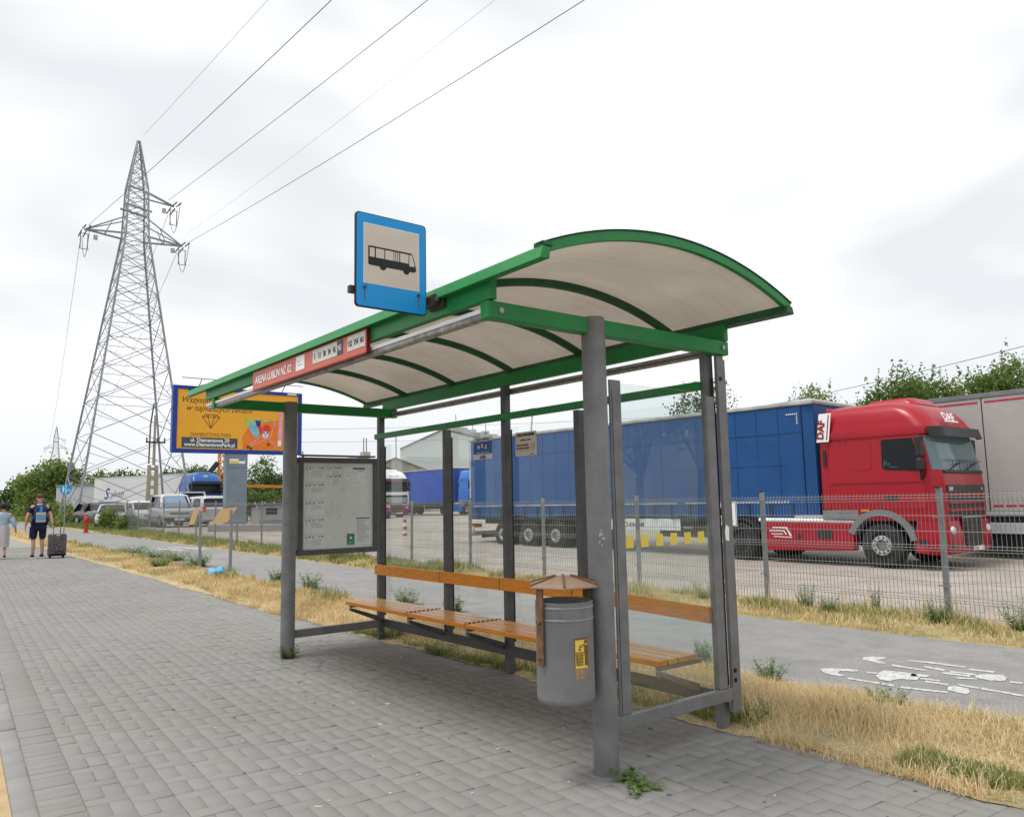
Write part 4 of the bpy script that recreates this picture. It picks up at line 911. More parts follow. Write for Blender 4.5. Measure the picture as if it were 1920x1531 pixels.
def heavy_tractor(root, paint, low_paint=None, glass='paleglass'):
    lp = low_paint or paint
    # cab body: horizontal rounded sections
    body = [cring(z, -1.14, xf, hw, rf) for z, xf, hw, rf in ((1.05, 1.33, 1.22, .20), (1.30, 1.36, 1.235, .24), (1.80, 1.36, 1.24, .27), (2.08, 1.335, 1.235, .28), (2.50, 1.25, 1.215, .28), (2.93, 1.15, 1.19, .28))]
    m = MB().loft(body).build('cab_body', paint, root, smooth='auto')
    roof = [cring(z, xr, xf, hw, rf) for z, xr, xf, hw, rf in ((2.932, -1.14, 1.20, 1.215, .28), (3.06, -1.14, 1.24, 1.225, .34), (3.14, -1.14, 1.20, 1.20, .38), (3.30, -1.14, 1.11, 1.17, .44), (3.48, -1.14, .96, 1.12, .48), (3.60, -1.13, .80, 1.05, .50), (3.68, -1.10, .62, .95, .48), (3.72, -1.02, .42, .80, .42))]
    MB().loft(roof).build('roof_fairing', paint, root, smooth='auto')
    hump = [cring(z, xr, xf, hw, .18) for z, xr, xf, hw in ((3.66, -.42, .70, .62), (3.78, -.38, .60, .57), (3.82, -.34, .52, .52))]
    MB().loft(hump).build('roof_hatch', paint, root, smooth='auto')
    # back edge deflectors
    for s in (-1, 1):
        MB().hexa([(-1.36, s * 1.22, 1.30), (-1.145, s * 1.235, 1.30), (-1.145, s * 1.20, 1.30), (-1.36, s * 1.19, 1.30), (-1.36, s * 1.20, 2.92), (-1.145, s * 1.21, 2.92), (-1.145, s * 1.17, 2.92), (-1.36, s * 1.17, 2.92)]).build('side_deflector', paint, root, bevel=.02)
        MB().box((-1.28, s * 1.236 - .004, 2.30), (-1.20, s * 1.236 + .004, 2.70)).build('deflector_slot', 'blackplastic', root)
        MB().hexa([(-1.33, s * 1.19, 2.94), (-1.145, s * 1.215, 2.94), (-1.145, s * 1.17, 2.94), (-1.33, s * 1.15, 2.94), (-1.28, s * .95, 3.72), (-.95, s * .95, 3.66), (-.95, s * .90, 3.66), (-1.28, s * .90, 3.72)]).build('roof_deflector', paint, root, bevel=.02)
    # door, panel joints, side window
    s = -1
    def side(pts, name, m, d=.004, e=.006):
        P = []
        for x, z in pts:
            hw = float(np.interp(z, [1.05, 1.30, 1.80, 2.08, 2.50, 2.93], [1.22, 1.235, 1.24, 1.235, 1.215, 1.19])); P.append((x, -hw - d, z))
        return MB().prism(P, (0, e, 0)).build(name, m, root)
    door = side([(.06, 1.31), (1.04, 1.31), (1.04, 2.0), (.98, 2.55), (.90, 2.90), (.06, 2.90)], 'door', paint, .010, .012)
    for P in ([(.045, 1.31), (.058, 1.31), (.058, 2.9), (.045, 2.9)], [(1.043, 1.31), (1.055, 1.31), (.925, 2.9), (.91, 2.9)]): side(P, 'door_gap', 'blackplastic', .0055, .004)
    sw = side([(.13, 2.22), (.20, 2.18), (.93, 2.13), (.90, 2.55), (.82, 2.86), (.16, 2.86), (.13, 2.82)], 'side_window', 'carglass', .0145, .004)
    side([(.14, 1.52), (.46, 1.52), (.46, 1.60), (.14, 1.60)], 'door_handle', 'blackplastic', .018, .008)
    for x in (-.86, -.72): side([(x, 1.31), (x + .011, 1.31), (x + .011, 2.9), (x, 2.9)], 'panel_gap', 'blackplastic', .0045, .003)
    side([(-.56, 2.24), (-.52, 2.20), (-.16, 2.20), (-.12, 2.24), (-.12, 2.80), (-.16, 2.84), (-.52, 2.84), (-.56, 2.80)], 'locker_panel', paint, .009, .008)
    side([(-1.14, 1.895), (1.03, 1.895), (1.03, 1.915), (-1.14, 1.915)], 'crease', paint, .018, .014)
    # fender and step
    m = MB(); n = 14; P0 = []; P1 = []
    for k in range(n + 1):
        a = R(160 - 150 * k / n); P0.append((.66 * math.cos(a), .50 + .66 * math.sin(a))); P1.append((.80 * math.cos(a), .50 + .80 * math.sin(a)))
    for ss in (-1, 1):
        f = MB(); y0, y1 = ss * 1.255, ss * 0.95
        f.loft([[(P0[k][0], y0, P0[k][1]), (P1[k][0], y0, P1[k][1]), (P1[k][0], y1, P1[k][1]), (P0[k][0], y1, P0[k][1])] for k in range(n + 1)])
        f.build('front_fender', 'truckgrey', root, smooth='auto')
        MB().box((-1.36, min(y0, y1), 1.07), (-.50, max(y0, y1), 1.285)).build('fender_panel', 'truckgrey', root, bevel=.015)
    MB().box((-.42, -1.262, 1.255), (-.22, -1.238, 1.30)).build('side_marker', 'amber', root)
    step = MB().prism([(.80, -1.235, 1.045), (.72, -1.235, .72), (.73, -1.235, .36), (1.02, -1.235, .34), (1.02, -1.235, 1.045)], (0, .5, 0)).build('step_panel', lp, root, bevel=.02)
    MB().box((.80, -1.242, .55), (1.0, -1.20, .64)).build('step_recess', 'chassis', step)
    MB().box((.77, -1.245, .66), (1.0, -1.20, .70)).build('step_tread', paint, step)
    # bumper and lower front
    low = [cring(z, .95, xf, hw, .24) for z, xf, hw in ((.33, 1.33, 1.18), (.45, 1.42, 1.235), (.75, 1.43, 1.24), (1.045, 1.38, 1.235))]
    MB().loft(low).build('bumper', lp, root, smooth='auto')
    MB().prism([(1.40, -.50, 1.10), (1.40, -.46, .62), (1.40, -.34, .47), (1.40, .34, .47), (1.40, .46, .62), (1.40, .50, 1.10)], (.045, 0, 0)).build('lower_grille', 'blackplastic', root, bevel=.02)
    for k in range(4):
        MB().box((1.446, -.42, .60 + k * .12), (1.462, .42, .655 + k * .12)).build('grille_slat', 'chassis', root)
    MB().box((1.44, -.49, 1.105), (1.455, .49, 1.125)).build('chrome_strip', 'rim', root)
    up = MB().box((1.35, -.98, 1.64), (1.385, .98, 1.815)).build('badge_band', 'blackplastic', root, bevel=.015)
    for k in range(3):
        MB().box((1.35, -.95, 1.15 + k * .165), (1.378, .95, 1.235 + k * .165)).build('grille_opening', 'chassis', root)
        MB().box((1.355, -.95, 1.238 + k * .165), (1.402, .95, 1.292 + k * .165)).build('grille_bar', paint, root, bevel=.012)
    for s in (-1, 1):
        h = MB().ball((1.375, s * .92, .84), .12, 14, 8, (.6, 1.25, .85)).build('headlight', 'lampglass', root, smooth=True)
        MB().box((1.36, s * 1.0 - .1, .48), (1.437, s * 1.0 + .1, .56)).build('fog_lamp', 'blackplastic', root, bevel=.02)
    MB().box((1.425, -.02, .385), (1.44, .52, .475)).build('number_plate', 'white', root)
    # windscreen, visor, wipers, mirrors
    ra = [Vector(p) for p in cring(2.14, -1.14, 1.322, 1.23, .28)]; rb = [Vector(p) for p in cring(2.90, -1.14, 1.158, 1.192, .28)]
    ring_patch(ra, rb, 3, 12, .010, 'windscreen', glass, root)
    va = cring(2.86, -1.1, 1.42, 1.20, .30); vb = cring(3.08, -1.1, 1.36, 1.225, .34)
    ring_patch(va, vb, 2, 13, .012, 'sun_visor', 'blackplastic', root)
    MB().box((1.30, -1.0, 2.06), (1.365, 1.0, 2.135)).build('wiper_tray', 'blackplastic', root, bevel=.02)
    m = MB()
    for a, b in ((-.8, -.1), (.05, .75)):
        m.bar((1.355, a, 2.12), (1.325, b, 2.30), .018); m.bar((1.34, b - .35, 2.26), (1.33, b + .25, 2.34), .015)
    for y in (-.55, -.2, .2, .6): m.bar((1.36, y, 2.10), (1.33, y + .05, 2.36), .010)
    m.bar((1.335, -.85, 2.36), (1.335, .85, 2.36), .010)
    m.build('wipers', 'blackplastic', root)
    for s in (-1, 1):
        a = MB(); a.bar((.98, s * 1.22, 1.96), (1.04, s * 1.36, 2.14), .07); a.bar((.90, s * 1.19, 2.84), (1.02, s * 1.36, 2.82), .04); a.build('mirror_arm', 'blackplastic', root)
        MB().box((.96, s * 1.36 - .10, 2.42), (1.09, s * 1.36 + .10, 2.88)).build('mirror', 'blackplastic', root, bevel=.04, seg=3)
        MB().box((.96, s * 1.36 - .10, 2.13), (1.10, s * 1.36 + .10, 2.39)).build('mirror', 'blackplastic', root, bevel=.04, seg=3)
    # chassis and wheels
    m = MB(); m.box((-4.6, -.45, .75), (1.0, -.35, 1.02)); m.box((-4.6, .35, .75), (1.0, .45, 1.02)); m.box((-4.2, -.5, 1.02), (-3.2, .5, 1.16)); m.box((-2.9, -.9, .45), (-.75, .9, 1.0)); m.box((-.7, -.8, .5), (.9, .8, 1.04))
    stuff(m.build('chassis_frame', 'chassis', root))
    for s in (-1, 1):
        wheel(root, 0, s * 1.06, .5, .5, .31, front=True, side=s); wheel(root, -3.7, s * .95, .5, .5, .58, front=False, side=s)
        mg = MB(); mg.loft([[(-3.7 + .55 * math.cos(R(t)), s * .68, .5 + .55 * math.sin(R(t))), (-3.7 + .59 * math.cos(R(t)), s * .68, .5 + .59 * math.sin(R(t))), (-3.7 + .59 * math.cos(R(t)), s * 1.25, .5 + .59 * math.sin(R(t))), (-3.7 + .55 * math.cos(R(t)), s * 1.25, .5 + .55 * math.sin(R(t)))] for t in range(20, 161, 14)])
        mg.build('mudguard', 'blackplastic', root, smooth='auto')

TRX, TRY, TRA = -8.99, 18.71, .0125
tr = thing('red_truck', 'red high roof tractor unit parked behind the mesh fence', 'truck', (TRX, TRY, -.14), TRA)
heavy_tractor(tr, 'truckred')
sk = MB().prism([(-3.06, -1.235, .98), (-.62, -1.235, .98), (-.66, -1.235, .36), (-2.95, -1.235, .30)], (0, .25, 0)).build('side_skirt', 'truckred', tr, bevel=.02)
MB().box((-1.55, -1.241, .62), (-1.15, -1.236, .82)).build('skirt_recess', 'chassis', sk); MB().box((-1.5, -1.243, .86), (-.75, -1.2365, .90)).build('skirt_ledge', 'truckred', sk)
MB().tube((-2.02, -1.241, .66), (-2.02, -1.237, .66), .065, n=16).build('tank_cap', 'blackplastic', sk)
for p in ([(-2.75, .88), (-2.35, .88), (-2.22, .66), (-2.27, .66), (-2.38, .85), (-2.75, .855)], [(-2.85, .80), (-2.42, .80), (-2.36, .70), (-2.40, .70), (-2.45, .775), (-2.85, .775)], [(-2.80, .72), (-2.46, .72), (-2.46, .70), (-2.80, .70)], [(-2.72, .66), (-2.22, .64), (-2.22, .62), (-2.72, .64)]):
    MB().prism([(x, -1.239, z) for x, z in p], (0, .003, 0)).build('white_stripe', 'white', sk)
MB().tube((-3.15, -1.17, 1.05), (-.62, -1.17, 1.03), .055, n=14).build('white_pipe', 'scanwhite', tr, smooth='auto')
MB().box((-2.2, -1.13, 1.09), (-1.1, -.9, 1.17)).build('silver_box', 'rim', tr, bevel=.02)
bd = MB().hexa([(-1.40, -1.262, 2.90), (-1.09, -1.262, 2.90), (-1.09, -1.250, 2.90), (-1.40, -1.250, 2.90), (-1.32, -1.232, 3.58), (-1.01, -1.232, 3.58), (-1.01, -1.220, 3.58), (-1.32, -1.220, 3.58)]).build('name_board', 'white', tr)
UV = Vector((.118, .04, .99)).normalized()
text('lettering', 'DAF', .245, 'signredd', bd, (-1.225, -1.262, 2.955), UV, (-1, 0, .1), fat=.008, thick=.003, lift=.004)
MB().hexa([(-1.155, -1.264, 2.94), (-1.125, -1.264, 2.94), (-1.125, -1.2625, 2.94), (-1.155, -1.2625, 2.94), (-1.085, -1.236, 3.54), (-1.055, -1.236, 3.54), (-1.055, -1.2345, 3.54), (-1.085, -1.2345, 3.54)]).build('letter_rule', 'signredd', bd)
nf = Vector((.92, 0, .40)).normalized(); vf = Vector((-.40, 0, .92))
text('lettering', 'DAF', .27, 'white', tr, (1.160, -.52, 3.215), (0, 1, 0), vf, fat=.005, thick=.003, lift=.085, xs=1.2)
o = Vector((1.175, -.50, 3.165)); MB().hexa([o + nf * .08, o + Vector((0, .62, 0)) + nf * .08, o + Vector((0, .62, 0)) + nf * .11, o + nf * .11, o + nf * .08 + vf * .03, o + Vector((0, .62, 0)) + nf * .08 + vf * .03, o + Vector((0, .62, 0)) + nf * .11 + vf * .03, o + nf * .11 + vf * .03]).build('letter_rule', 'white', tr)
text('lettering', 'DAF', .11, 'lampglass', tr, (1.386, -.92, 1.69), (0, 1, 0), (0, 0, 1), fat=.003)
text('lettering', 'XF', .09, 'lampglass', tr, (1.386, .74, 1.69), (0, 1, 0), (0, 0, 1))
text('lettering', 'LU 457', .07, 'black', tr, (1.4405, .01, .405), (0, 1, 0), (0, 0, 1))
for y in (-.85, .85): MB().ball((.92, y, 3.42), .035, 8, 6).build('roof_lamp', 'lampglass', tr, smooth=True)
st = MB()
for k in range(5): st.bar((.17 + .05 * k, -1.235, 2.26 + .03 * (k % 2)), (.20 + .04 * k, -1.2315, 2.40 - .03 * k), .012, .004)
st.bar((.30, -1.236, 2.235), (.48, -1.236, 2.235), .03, .004); stuff(st.build('window_sticker', 'cyanprint', tr))

def curtain_trailer(root, tarp, front=9.14, rear=-4.46, axles=(0, -1.31, -2.62), detail=True, zb=1.12, top=4.0, hw=1.275):
    y0 = -hw
    body = MB()
    # gently bellied curtain: one grid with a soft wave at the hem
    nx, nz = 46, 10; V = []; F = []
    rr = np.random.default_rng(3)
    wav = rr.normal(0, 1, 24)
    for i in range(nx + 1):
        x = rear + .10 + (front - rear - .42) * i / nx
        for j in range(nz + 1):
            t = j / nz; hem = zb + .03 * math.sin(x * 2.1) + .02 * wav[i % 24]
            z = hem + (top - .12 - hem) * t
            y = y0 - .012 * math.sin(math.pi * t) - (1 - t) ** 3 * (.02 * math.sin(x * 5.3) + .012 * wav[(i * 5) % 24])
            V.append((x, y, z))
    for i in range(nx):
        for j in range(nz): a = i * (nz + 1) + j; F.append((a, a + nz + 1, a + nz + 2, a + 1))
    MB().add(V, F).build('near_curtain', tarp, root, smooth=True, fix=False)
    MB().box((rear + .1, hw - .01, zb), (front - .3, hw + .01, top - .1)).build('far_curtain', tarp, root)
    MB().box((rear + .02, -hw + .04, 1.15), (front - .02, hw - .04, top - .1)).build('load_box', tarp, root)
    MB().hexa([(front - .318, -hw + .004, zb + .02), (front, -hw + .05, zb + .02), (front, hw - .05, zb + .02), (front - .318, hw - .004, zb + .02), (front - .318, -hw + .004, top - .13), (front, -hw + .05, top - .13), (front, hw - .05, top - .13), (front - .318, hw - .004, top - .13)]).build('front_wrap', tarp, root, bevel=.03)
    MB().box((rear - .02, -hw - .01, 1.05), (rear + .095, hw + .01, top - .06)).build('rear_frame', 'rooftarp', root, bevel=.01)
    MB().box((rear - .03, -hw - .035, top - .10), (front + .02, hw + .035, top)).build('roof_rail', 'rooftarp', root, bevel=.025)
    MB().prism([(front - 1.1, -hw - .03, top + .002), (front - .05, -hw - .03, top + .002), (front - .15, -hw + .15, top + .06), (front - 1.1, -hw + .15, top + .03)], (0, 2 * hw - .25, 0)).build('roof_cover', 'rooftarp', root, bevel=.01)
    m = MB(); m.box((rear, -.55, .85), (front - .3, -.42, 1.10)); m.box((rear, .42, .85), (front - .3, .55, 1.10)); m.box((rear, -hw + .04, 1.02), (front, hw - .04, 1.12))
    m.box((rear + .3, -1.0, .35), (rear + .4, 1.0, .50)); m.box((4.0, -.9, .55), (6.0, .9, 1.0)); m.box((axles[-1] - .5, -.6, .45), (axles[0] + .5, .6, .85))
    stuff(m.build('trailer_chassis', 'chassis', root))
    for a in axles:
        for s in (-1, 1): wheel(root, a, s * 1.06, .5, .5, .38, front=True, side=s)
    if detail:
        x = rear + .55
        k = 0
        while x < front - .6:
            bz = zb + .10
            MB().box((x - .022, y0 - .062, bz - .16), (x + .022, y0 - .045, bz + .24)).build('strap_buckle', 'blackplastic', root)
            MB().box((x + .30, y0 - .0165, zb + .42), (x + .310, y0 - .010, top - .14)).build('curtain_seam', tarp, root)
            x += .62; k += 1
        for z in (2.42, 3.22): MB().box((rear + .12, y0 - .0195, z), (front - .35, y0 - .011, z + .010)).build('curtain_seam', tarp, root)
        n = 0; x = rear + .2
        m = MB()
        while x < front - .45: m.box((x, y0 - .020, zb + .355), (x + .055, y0 - .012, zb + .400)); x += .085
        stuff(m.build('reflective_stripe', 'reflw', root))
        m = MB()
        for k in range(6): m.box((front - .72 + .055 * k, y0 - .020, top - .33), (front - .685 + .055 * k, y0 - .012, top - .295))
        for k in range(4): m.box((front - .445, y0 - .020, top - .39 - .06 * k), (front - .41, y0 - .012, top - .355 - .06 * k))
        stuff(m.build('reflective_corner', 'reflw', root))
tl = thing('curtain_trailer', 'long blue curtain sided trailer behind the red tractor unit', 'trailer', (-19.8, 18.45, -.15), .061)
curtain_trailer(tl, 'tarp')
sb = MB().box((2.35, -1.262, .74), (5.0, -1.235, 1.07)).build('side_board', 'scanwhite', tl, bevel=.01)
text('lettering', 'KRONE', .17, 'black', sb, (3.15, -1.262, .835), (1, 0, 0), (0, 0, 1), fat=.004)
MB().lathe((3.02, -1.2625, .90), [(.05, 0), (.075, 0), (.075, -.003), (.05, -.003)], 20, axis='y', close=True).build('round_emblem', 'black', sb)
MB().box((5.1, -1.25, .80), (9.0 - 3.6, -1.23, .86)).build('side_rail', 'galv', tl)
m = MB(); m.box((-4.50, -1.26, .72), (-4.42, -.75, .86)); m.build('rear_lamp', 'amber', tl, bevel=.01)
MB().box((-4.49, -1.2, .42), (-4.44, 1.2, .58)).build('rear_underrun_bar', 'trailergrey', tl)
MB().ball((-4.40, -1.20, .62), .14, 10, 6, (.6, .4, 1.1)).build('mud_flap', 'trailergrey', tl, smooth=True)

# grey refrigerated trailer seen from its back end
GX, GY, GA = -8.06, 21.10, -.045
gt = thing('grey_trailer', 'grey box trailer with double rear doors standing behind the red tractor unit', 'trailer', (GX, GY, -.12), GA)
MB().box((-1.28, .03, 1.15), (1.30, 12.5, 4.02)).build('box_body', 'reefer', gt)
for x0, x1 in ((-1.26, -.012), (.012, 1.28)):
    d = MB().box((x0, -.03, 1.16), (x1, .026, 3.93)).build('rear_door', 'reefer', gt, bevel=.01)
    for z, h in ((3.80, .05), (1.26, .05)):
        k = 4
        for j in range(k): a = x0 + .06 + (x1 - x0 - .12) * j / k; MB().box((a, -.034, z), (a + (x1 - x0 - .12) / k * (.97 if z > 3 else .8), -.0305, z + h)).build('reflective_tape', 'refl', d)
MB().box((-1.29, -.05, 3.935), (1.31, .02, 4.05)).build('top_rail', 'truckgrey', gt, bevel=.01)
MB().box((-1.28, -.04, 1.07), (1.30, .02, 1.155)).build('sill', 'trailergrey', gt)
MB().box((-.012, -.022, 1.16), (.012, .02, 3.93)).build('door_seal', 'rubber', gt)
wl = MB().box((.92, -.036, 1.50), (1.11, -.0305, 1.92)).build('warning_label', 'yellow', gt)
m = MB(); m.prism([(.94, -.039, 1.60), (1.0, -.039, 1.72), (1.09, -.039, 1.70), (1.09, -.039, 1.64), (1.0, -.039, 1.58)], (0, .002, 0)); m.ball((.98, -.038, 1.80), .03, 8, 5, (1, .05, 1)); m.build('pictogram', 'white', wl)
m = MB(); m.box((.93, -.039, 1.86), (1.10, -.0365, 1.91)); m.build('label_header', 'redprint', wl); m = MB(); m.box((.94, -.039, 1.52), (1.09, -.0365, 1.56)); m.build('print', 'black', wl)
MB().box((-1.25, -.06, .62), (1.28, .04, .88)).build('bumper_bar', 'trailergrey', gt, bevel=.01)
MB().box((1.05, -.068, .60), (1.24, -.061, .90)).build('side_reflector', 'amber', gt)
np_ = MB().box((-.86, -.07, .38), (-.26, -.055, .52)).build('number_plate', 'trailergrey', gt)
text('lettering', 'LU 7583X', .10, 'black', np_, (-.56, -.07, .415), (1, 0, 0), (0, 0, 1), 'CENTER')
m = MB(); m.box((-1.15, .1, .15), (1.15, .2, .60)); m.box((-1.2, .05, .88), (1.2, 12, 1.14)); m.box((-1.1, 1.0, .3), (1.1, 5.5, .9)); stuff(m.build('underframe', 'chassis', gt))
for yy in (1.6, 2.9, 4.2):
    for s in (-1, 1):
        t = MB().lathe((s * 1.06, yy, .5), [(.28, -.19), (.45, -.19), (.5, -.12), (.5, .12), (.45, .19), (.28, .19)], 24, axis='x').build('wheel', 'tyre', gt, smooth='auto')
text('lettering', 'Nomo', .09, 'truckgrey', gt, (.05, .099, .28), (1, 0, 0), (0, 0, 1), shear=.3)
# ------------------------------------------------------------------ MORE VEHICLES
bt = thing('curtain_trailer', 'blue curtain sided trailer far back in the yard before the pale warehouse', 'trailer', (-64.4, 38.2, .42), 0)
curtain_trailer(bt, 'tarp2', detail=False)
t2 = thing('blue_truck', 'bright blue tractor unit half hidden behind the long trailer', 'truck', (-53.4, 38.3, .42), 0); heavy_tractor(t2, 'cabblue')
MB().box((-3.1, -1.235, .32), (-.75, -1.0, .95)).build('side_skirt', 'cabblue2', t2, bevel=.02)
MB().tube((-3.1, -1.16, 1.02), (-.75, -1.16, 1.02), .06, n=10).build('white_pipe', 'scanwhite', t2, smooth=True)
t3 = thing('white_truck', 'white tractor unit with plum bumper facing out of the yard', 'truck', (-55.3, 30.75, .34), 0); heavy_tractor(t3, 'scanwhite', 'scanpink', 'carglass')
MB().box((1.388, -.99, 1.20), (1.41, .99, 1.66)).build('dark_grille', 'truckgrey', t3)
for k in range(5): MB().box((1.411, -.93, 1.24 + k * .085), (1.425, .93, 1.285 + k * .085)).build('grille_bar', 'rim', t3)
MB().box((1.25, -1.0, 2.86), (1.43, 1.0, 2.93)).build('plum_band', 'scanpink', t3, bevel=.02)
text('lettering', 'STREAMLINE', .16, 'truckgrey', t3, (1.20, -.62, 3.20), (0, 1, 0), vf, lift=.06)
tw = thing('box_trailer', 'white trailer lettered Sylvan behind the parked cars', 'trailer', (-71.2, 20.9, .42), R(22))
SL = 13.0
MB().box((-SL, -1.28, 1.15), (0, 1.28, 4.0)).build('box_body', 'trailerwhite', tw, bevel=.03)
MB().box((-SL, -1.30, 1.02), (0, 1.30, 1.145)).build('floor_frame', 'trailergrey', tw)
MB().box((-SL - .02, -1.30, 3.95), (.02, 1.30, 4.03)).build('roof_rail', 'trailergrey', tw)
text('lettering', 'S', 1.45, 'bbblue', tw, (-11.4, -1.28, 2.0), (1, 0, 0), (0, 0, 1), shear=.35, fat=.03, xs=.9)
text('lettering', 'ylvan', .95, 'slate', tw, (-10.4, -1.28, 2.15), (1, 0, 0), (0, 0, 1), shear=.2)
m = MB(); m.box((-SL, -.6, .7), (-.4, .6, 1.0)); stuff(m.build('trailer_chassis', 'chassis', tw))
for a in (-SL + 2, -SL + 3.3, -SL + 4.6): wheel(tw, a, -1.06, .5, .5, .38, side=-1)
tb = thing('blue_truck', 'dark blue tractor unit in front of the white lettered trailer', 'truck', (-64.2, 19.1, .42), R(6)); heavy_tractor(tb, 'cabblue2', None, 'carglass')
em = MB().lathe((.98, -.1, 3.42), [(.0, 0), (.16, .0), (.17, .02), (.0, .02)], 14, axis='x').build('round_emblem', 'white', tb)
tg = thing('box_trailer', 'mid grey trailer with dark top rail at the left of the yard', 'trailer', (-90.5, 12.9, .45), R(30))
MB().box((0, -.1, 1.1), (6.1, 2.5, 3.35)).build('box_body', 'trailergrey', tg, bevel=.03); MB().box((-.05, -.15, 3.36), (6.15, 2.55, 3.55)).build('top_rail', 'truckgrey', tg)
m = MB(); m.box((.3, .3, .6), (5.8, 2.2, 1.09)); stuff(m.build('underframe', 'chassis', tg))
for a in (1.2, 2.4): MB().lathe((a, .15, .5), [(.3, -.15), (.48, -.15), (.5, -.1), (.5, .1), (.48, .15), (.3, .15)], 18, axis='y').build('wheel', 'tyre', tg, smooth='auto')

def car(name, label, cat, loc, rz, paint, Ln, Wd, H, kind, low=None, group=None):
    t = thing(name, label, cat, loc, rz, group)
    hw = Wd / 2; f = Ln / 2
    P = {'van': (.95, 1.05, .85, 1.45, .10, .04, 1.08), 'hatch': (.78, .92, 1.15, 1.95, .55, .10, .92), 'suv': (.86, 1.02, 1.0, 1.75, .40, .08, 1.02)}[kind]
    hz0, hz1, wb, wr, re, rb, belt = P       # hood front height, hood back height, windscreen base, roof start, roof end, back base, belt height
    def ring(x, zb, w, z0=.24):
        return [(x, -w * .92, z0), (x, -w, z0 + .14), (x, -w, zb - .16), (x, -w * .93, zb - .03), (x, -w * .8, zb), (x, w * .8, zb), (x, w * .93, zb - .03), (x, w, zb - .16), (x, w, z0 + .14), (x, w * .92, z0)]
    rings = [ring(f - .02, hz0 - .22, hw * .82, .34), ring(f - .10, hz0 - .06, hw * .92, .28), ring(f - .35, hz0 + .02, hw * .98), ring(f - wb, hz1, hw), ring(0, belt, hw), ring(-f + .5, belt + .03, hw), ring(-f + .12, belt, hw * .95), ring(-f, belt - .12, hw * .88, .34)]
    body = MB().loft(rings).build('body', low or paint, t, smooth='auto')
    def gr(z, x0, x1, w, r=.14):
        P = []; n = 3
        for cx, cy, a0 in ((x1 - r, w - r, 0), (x0 + r, w - r, 90), (x0 + r, -w + r, 180), (x1 - r, -w + r, 270)):
            for k in range(n + 1): a = R(a0 + 90 * k / n); P.append((cx + r * math.cos(a), cy + r * math.sin(a), z))
        return P
    zr = H - .10
    g0 = gr(belt - .06, -f + rb, f - wb + .04, hw * .90); g1 = gr(zr, -f + re, f - wr, hw * .74)
    MB().loft([g0, g1]).build('windows', 'carglass', t, smooth='auto')
    if kind == 'van':
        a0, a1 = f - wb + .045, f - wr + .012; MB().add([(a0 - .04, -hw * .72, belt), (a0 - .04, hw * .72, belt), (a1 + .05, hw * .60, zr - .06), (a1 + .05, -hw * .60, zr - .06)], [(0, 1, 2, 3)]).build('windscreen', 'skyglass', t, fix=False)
    MB().loft([gr(zr - .04, -f + re - .03, f - wr + .04, hw * .765), gr(zr + .03, -f + re + .02, f - wr - .03, hw * .74), gr(H - .02, -f + re + .14, f - wr - .18, hw * .62), gr(H, -f + re + .35, f - wr - .4, hw * .4)]).build('roof', paint, t, smooth='auto')
    for s in (-1, 1):
        m = MB(); b0, b1 = belt - .02, zr
        def lat(x0, x1, tt): return x0 + (x1 - x0) * tt
        fx0, fx1 = f - wb + .02, f - wr; rx0, rx1 = -f + rb + .02, -f + re
        y0, y1 = s * hw * .895, s * hw * .745
        m.bar((fx0 - .06, y0, b0), (fx1 - .06, y1, b1), .09, .05); m.bar((rx0 + .12, y0, b0), (rx1 + .12, y1, b1), .26 if kind != 'van' else .5, .05)
        mid = (fx1 + rx1) / 2 + .1; m.bar((mid, y0, b0), (mid, y1, b1), .09, .04)
        stuff(m.build('pillars', paint, t))
        MB().box((f - wb - .22, s * hw - .02 if s > 0 else -hw - .17, belt - .03), (f - wb - .12, hw + .17 if s > 0 else -hw + .02, belt + .12)).build('mirror', 'blackplastic' if low else paint, t, bevel=.02)
        MB().ball((f - .20, s * hw * .72, hz0 - .08), .15, 10, 6, (.9, 1.1, .55)).build('headlight', 'lampglass', t, smooth=True)
        MB().box((-f - .005, s * hw * .86 - .08, belt - .30), (-f + .18, s * hw * .86 + .08, belt + .04)).build('tail_light', 'redlamp', t, bevel=.03)
        for x in (f - .78, -f + .75):
            m = MB(); m.lathe((x, s * (hw - .09), .31), [(.17, -.09), (.28, -.10), (.31, -.06), (.31, .06), (.28, .10), (.17, .09)], 20, axis='y'); w = m.build('wheel', 'tyre', t, smooth='auto')
            MB().lathe((x, s * (hw + .002), .31), [(.185, 0), (.15, -.02 * s), (.06, -.01 * s), (.001, -.005 * s)], 14, axis='y').build('rim', 'rim', w, smooth='auto')
            MB().lathe((x, s * (hw - .005), .31), [(.33, 0), (.375, .004 * s), (.375, .012 * s), (.33, .012 * s)], 20, axis='y', close=True).build('wheel_arch', 'blackplastic', t)
    MB().box((f - .10, -hw * .55, hz0 - .26), (f + .004, hw * .55, hz0 - .17)).build('grille', 'blackplastic', t, bevel=.02)
    MB().box((f - .12, -hw * .86, .30), (f + .03, hw * .86, .52)).build('bumper', 'blackplastic' if kind == 'van' else paint, t, bevel=.04)
    MB().box((f + .031, -.26, .36), (f + .038, .26, .47)).build('number_plate', 'white', t); MB().box((-f - .03, -hw * .86, .32), (-f + .1, hw * .86, .52)).build('bumper', paint, t, bevel=.04)
    return t
car('parked_van', 'silver van with black bumper parked nearest the billboard', 'van', (-46.9, 12.35, .47), R(-3), 'silver', 4.15, 1.76, 1.82, 'van')
car('parked_car', 'silver people carrier showing its red tail light beside the billboard column', 'car', (-46.1, 13.8, .50), R(186), 'silver', 4.4, 1.80, 1.62, 'suv')
car('parked_car', 'pale silver hatchback half hidden behind the silver van', 'car', (-52.6, 12.2, .52), R(2), 'whitecar', 4.0, 1.7, 1.46, 'hatch')
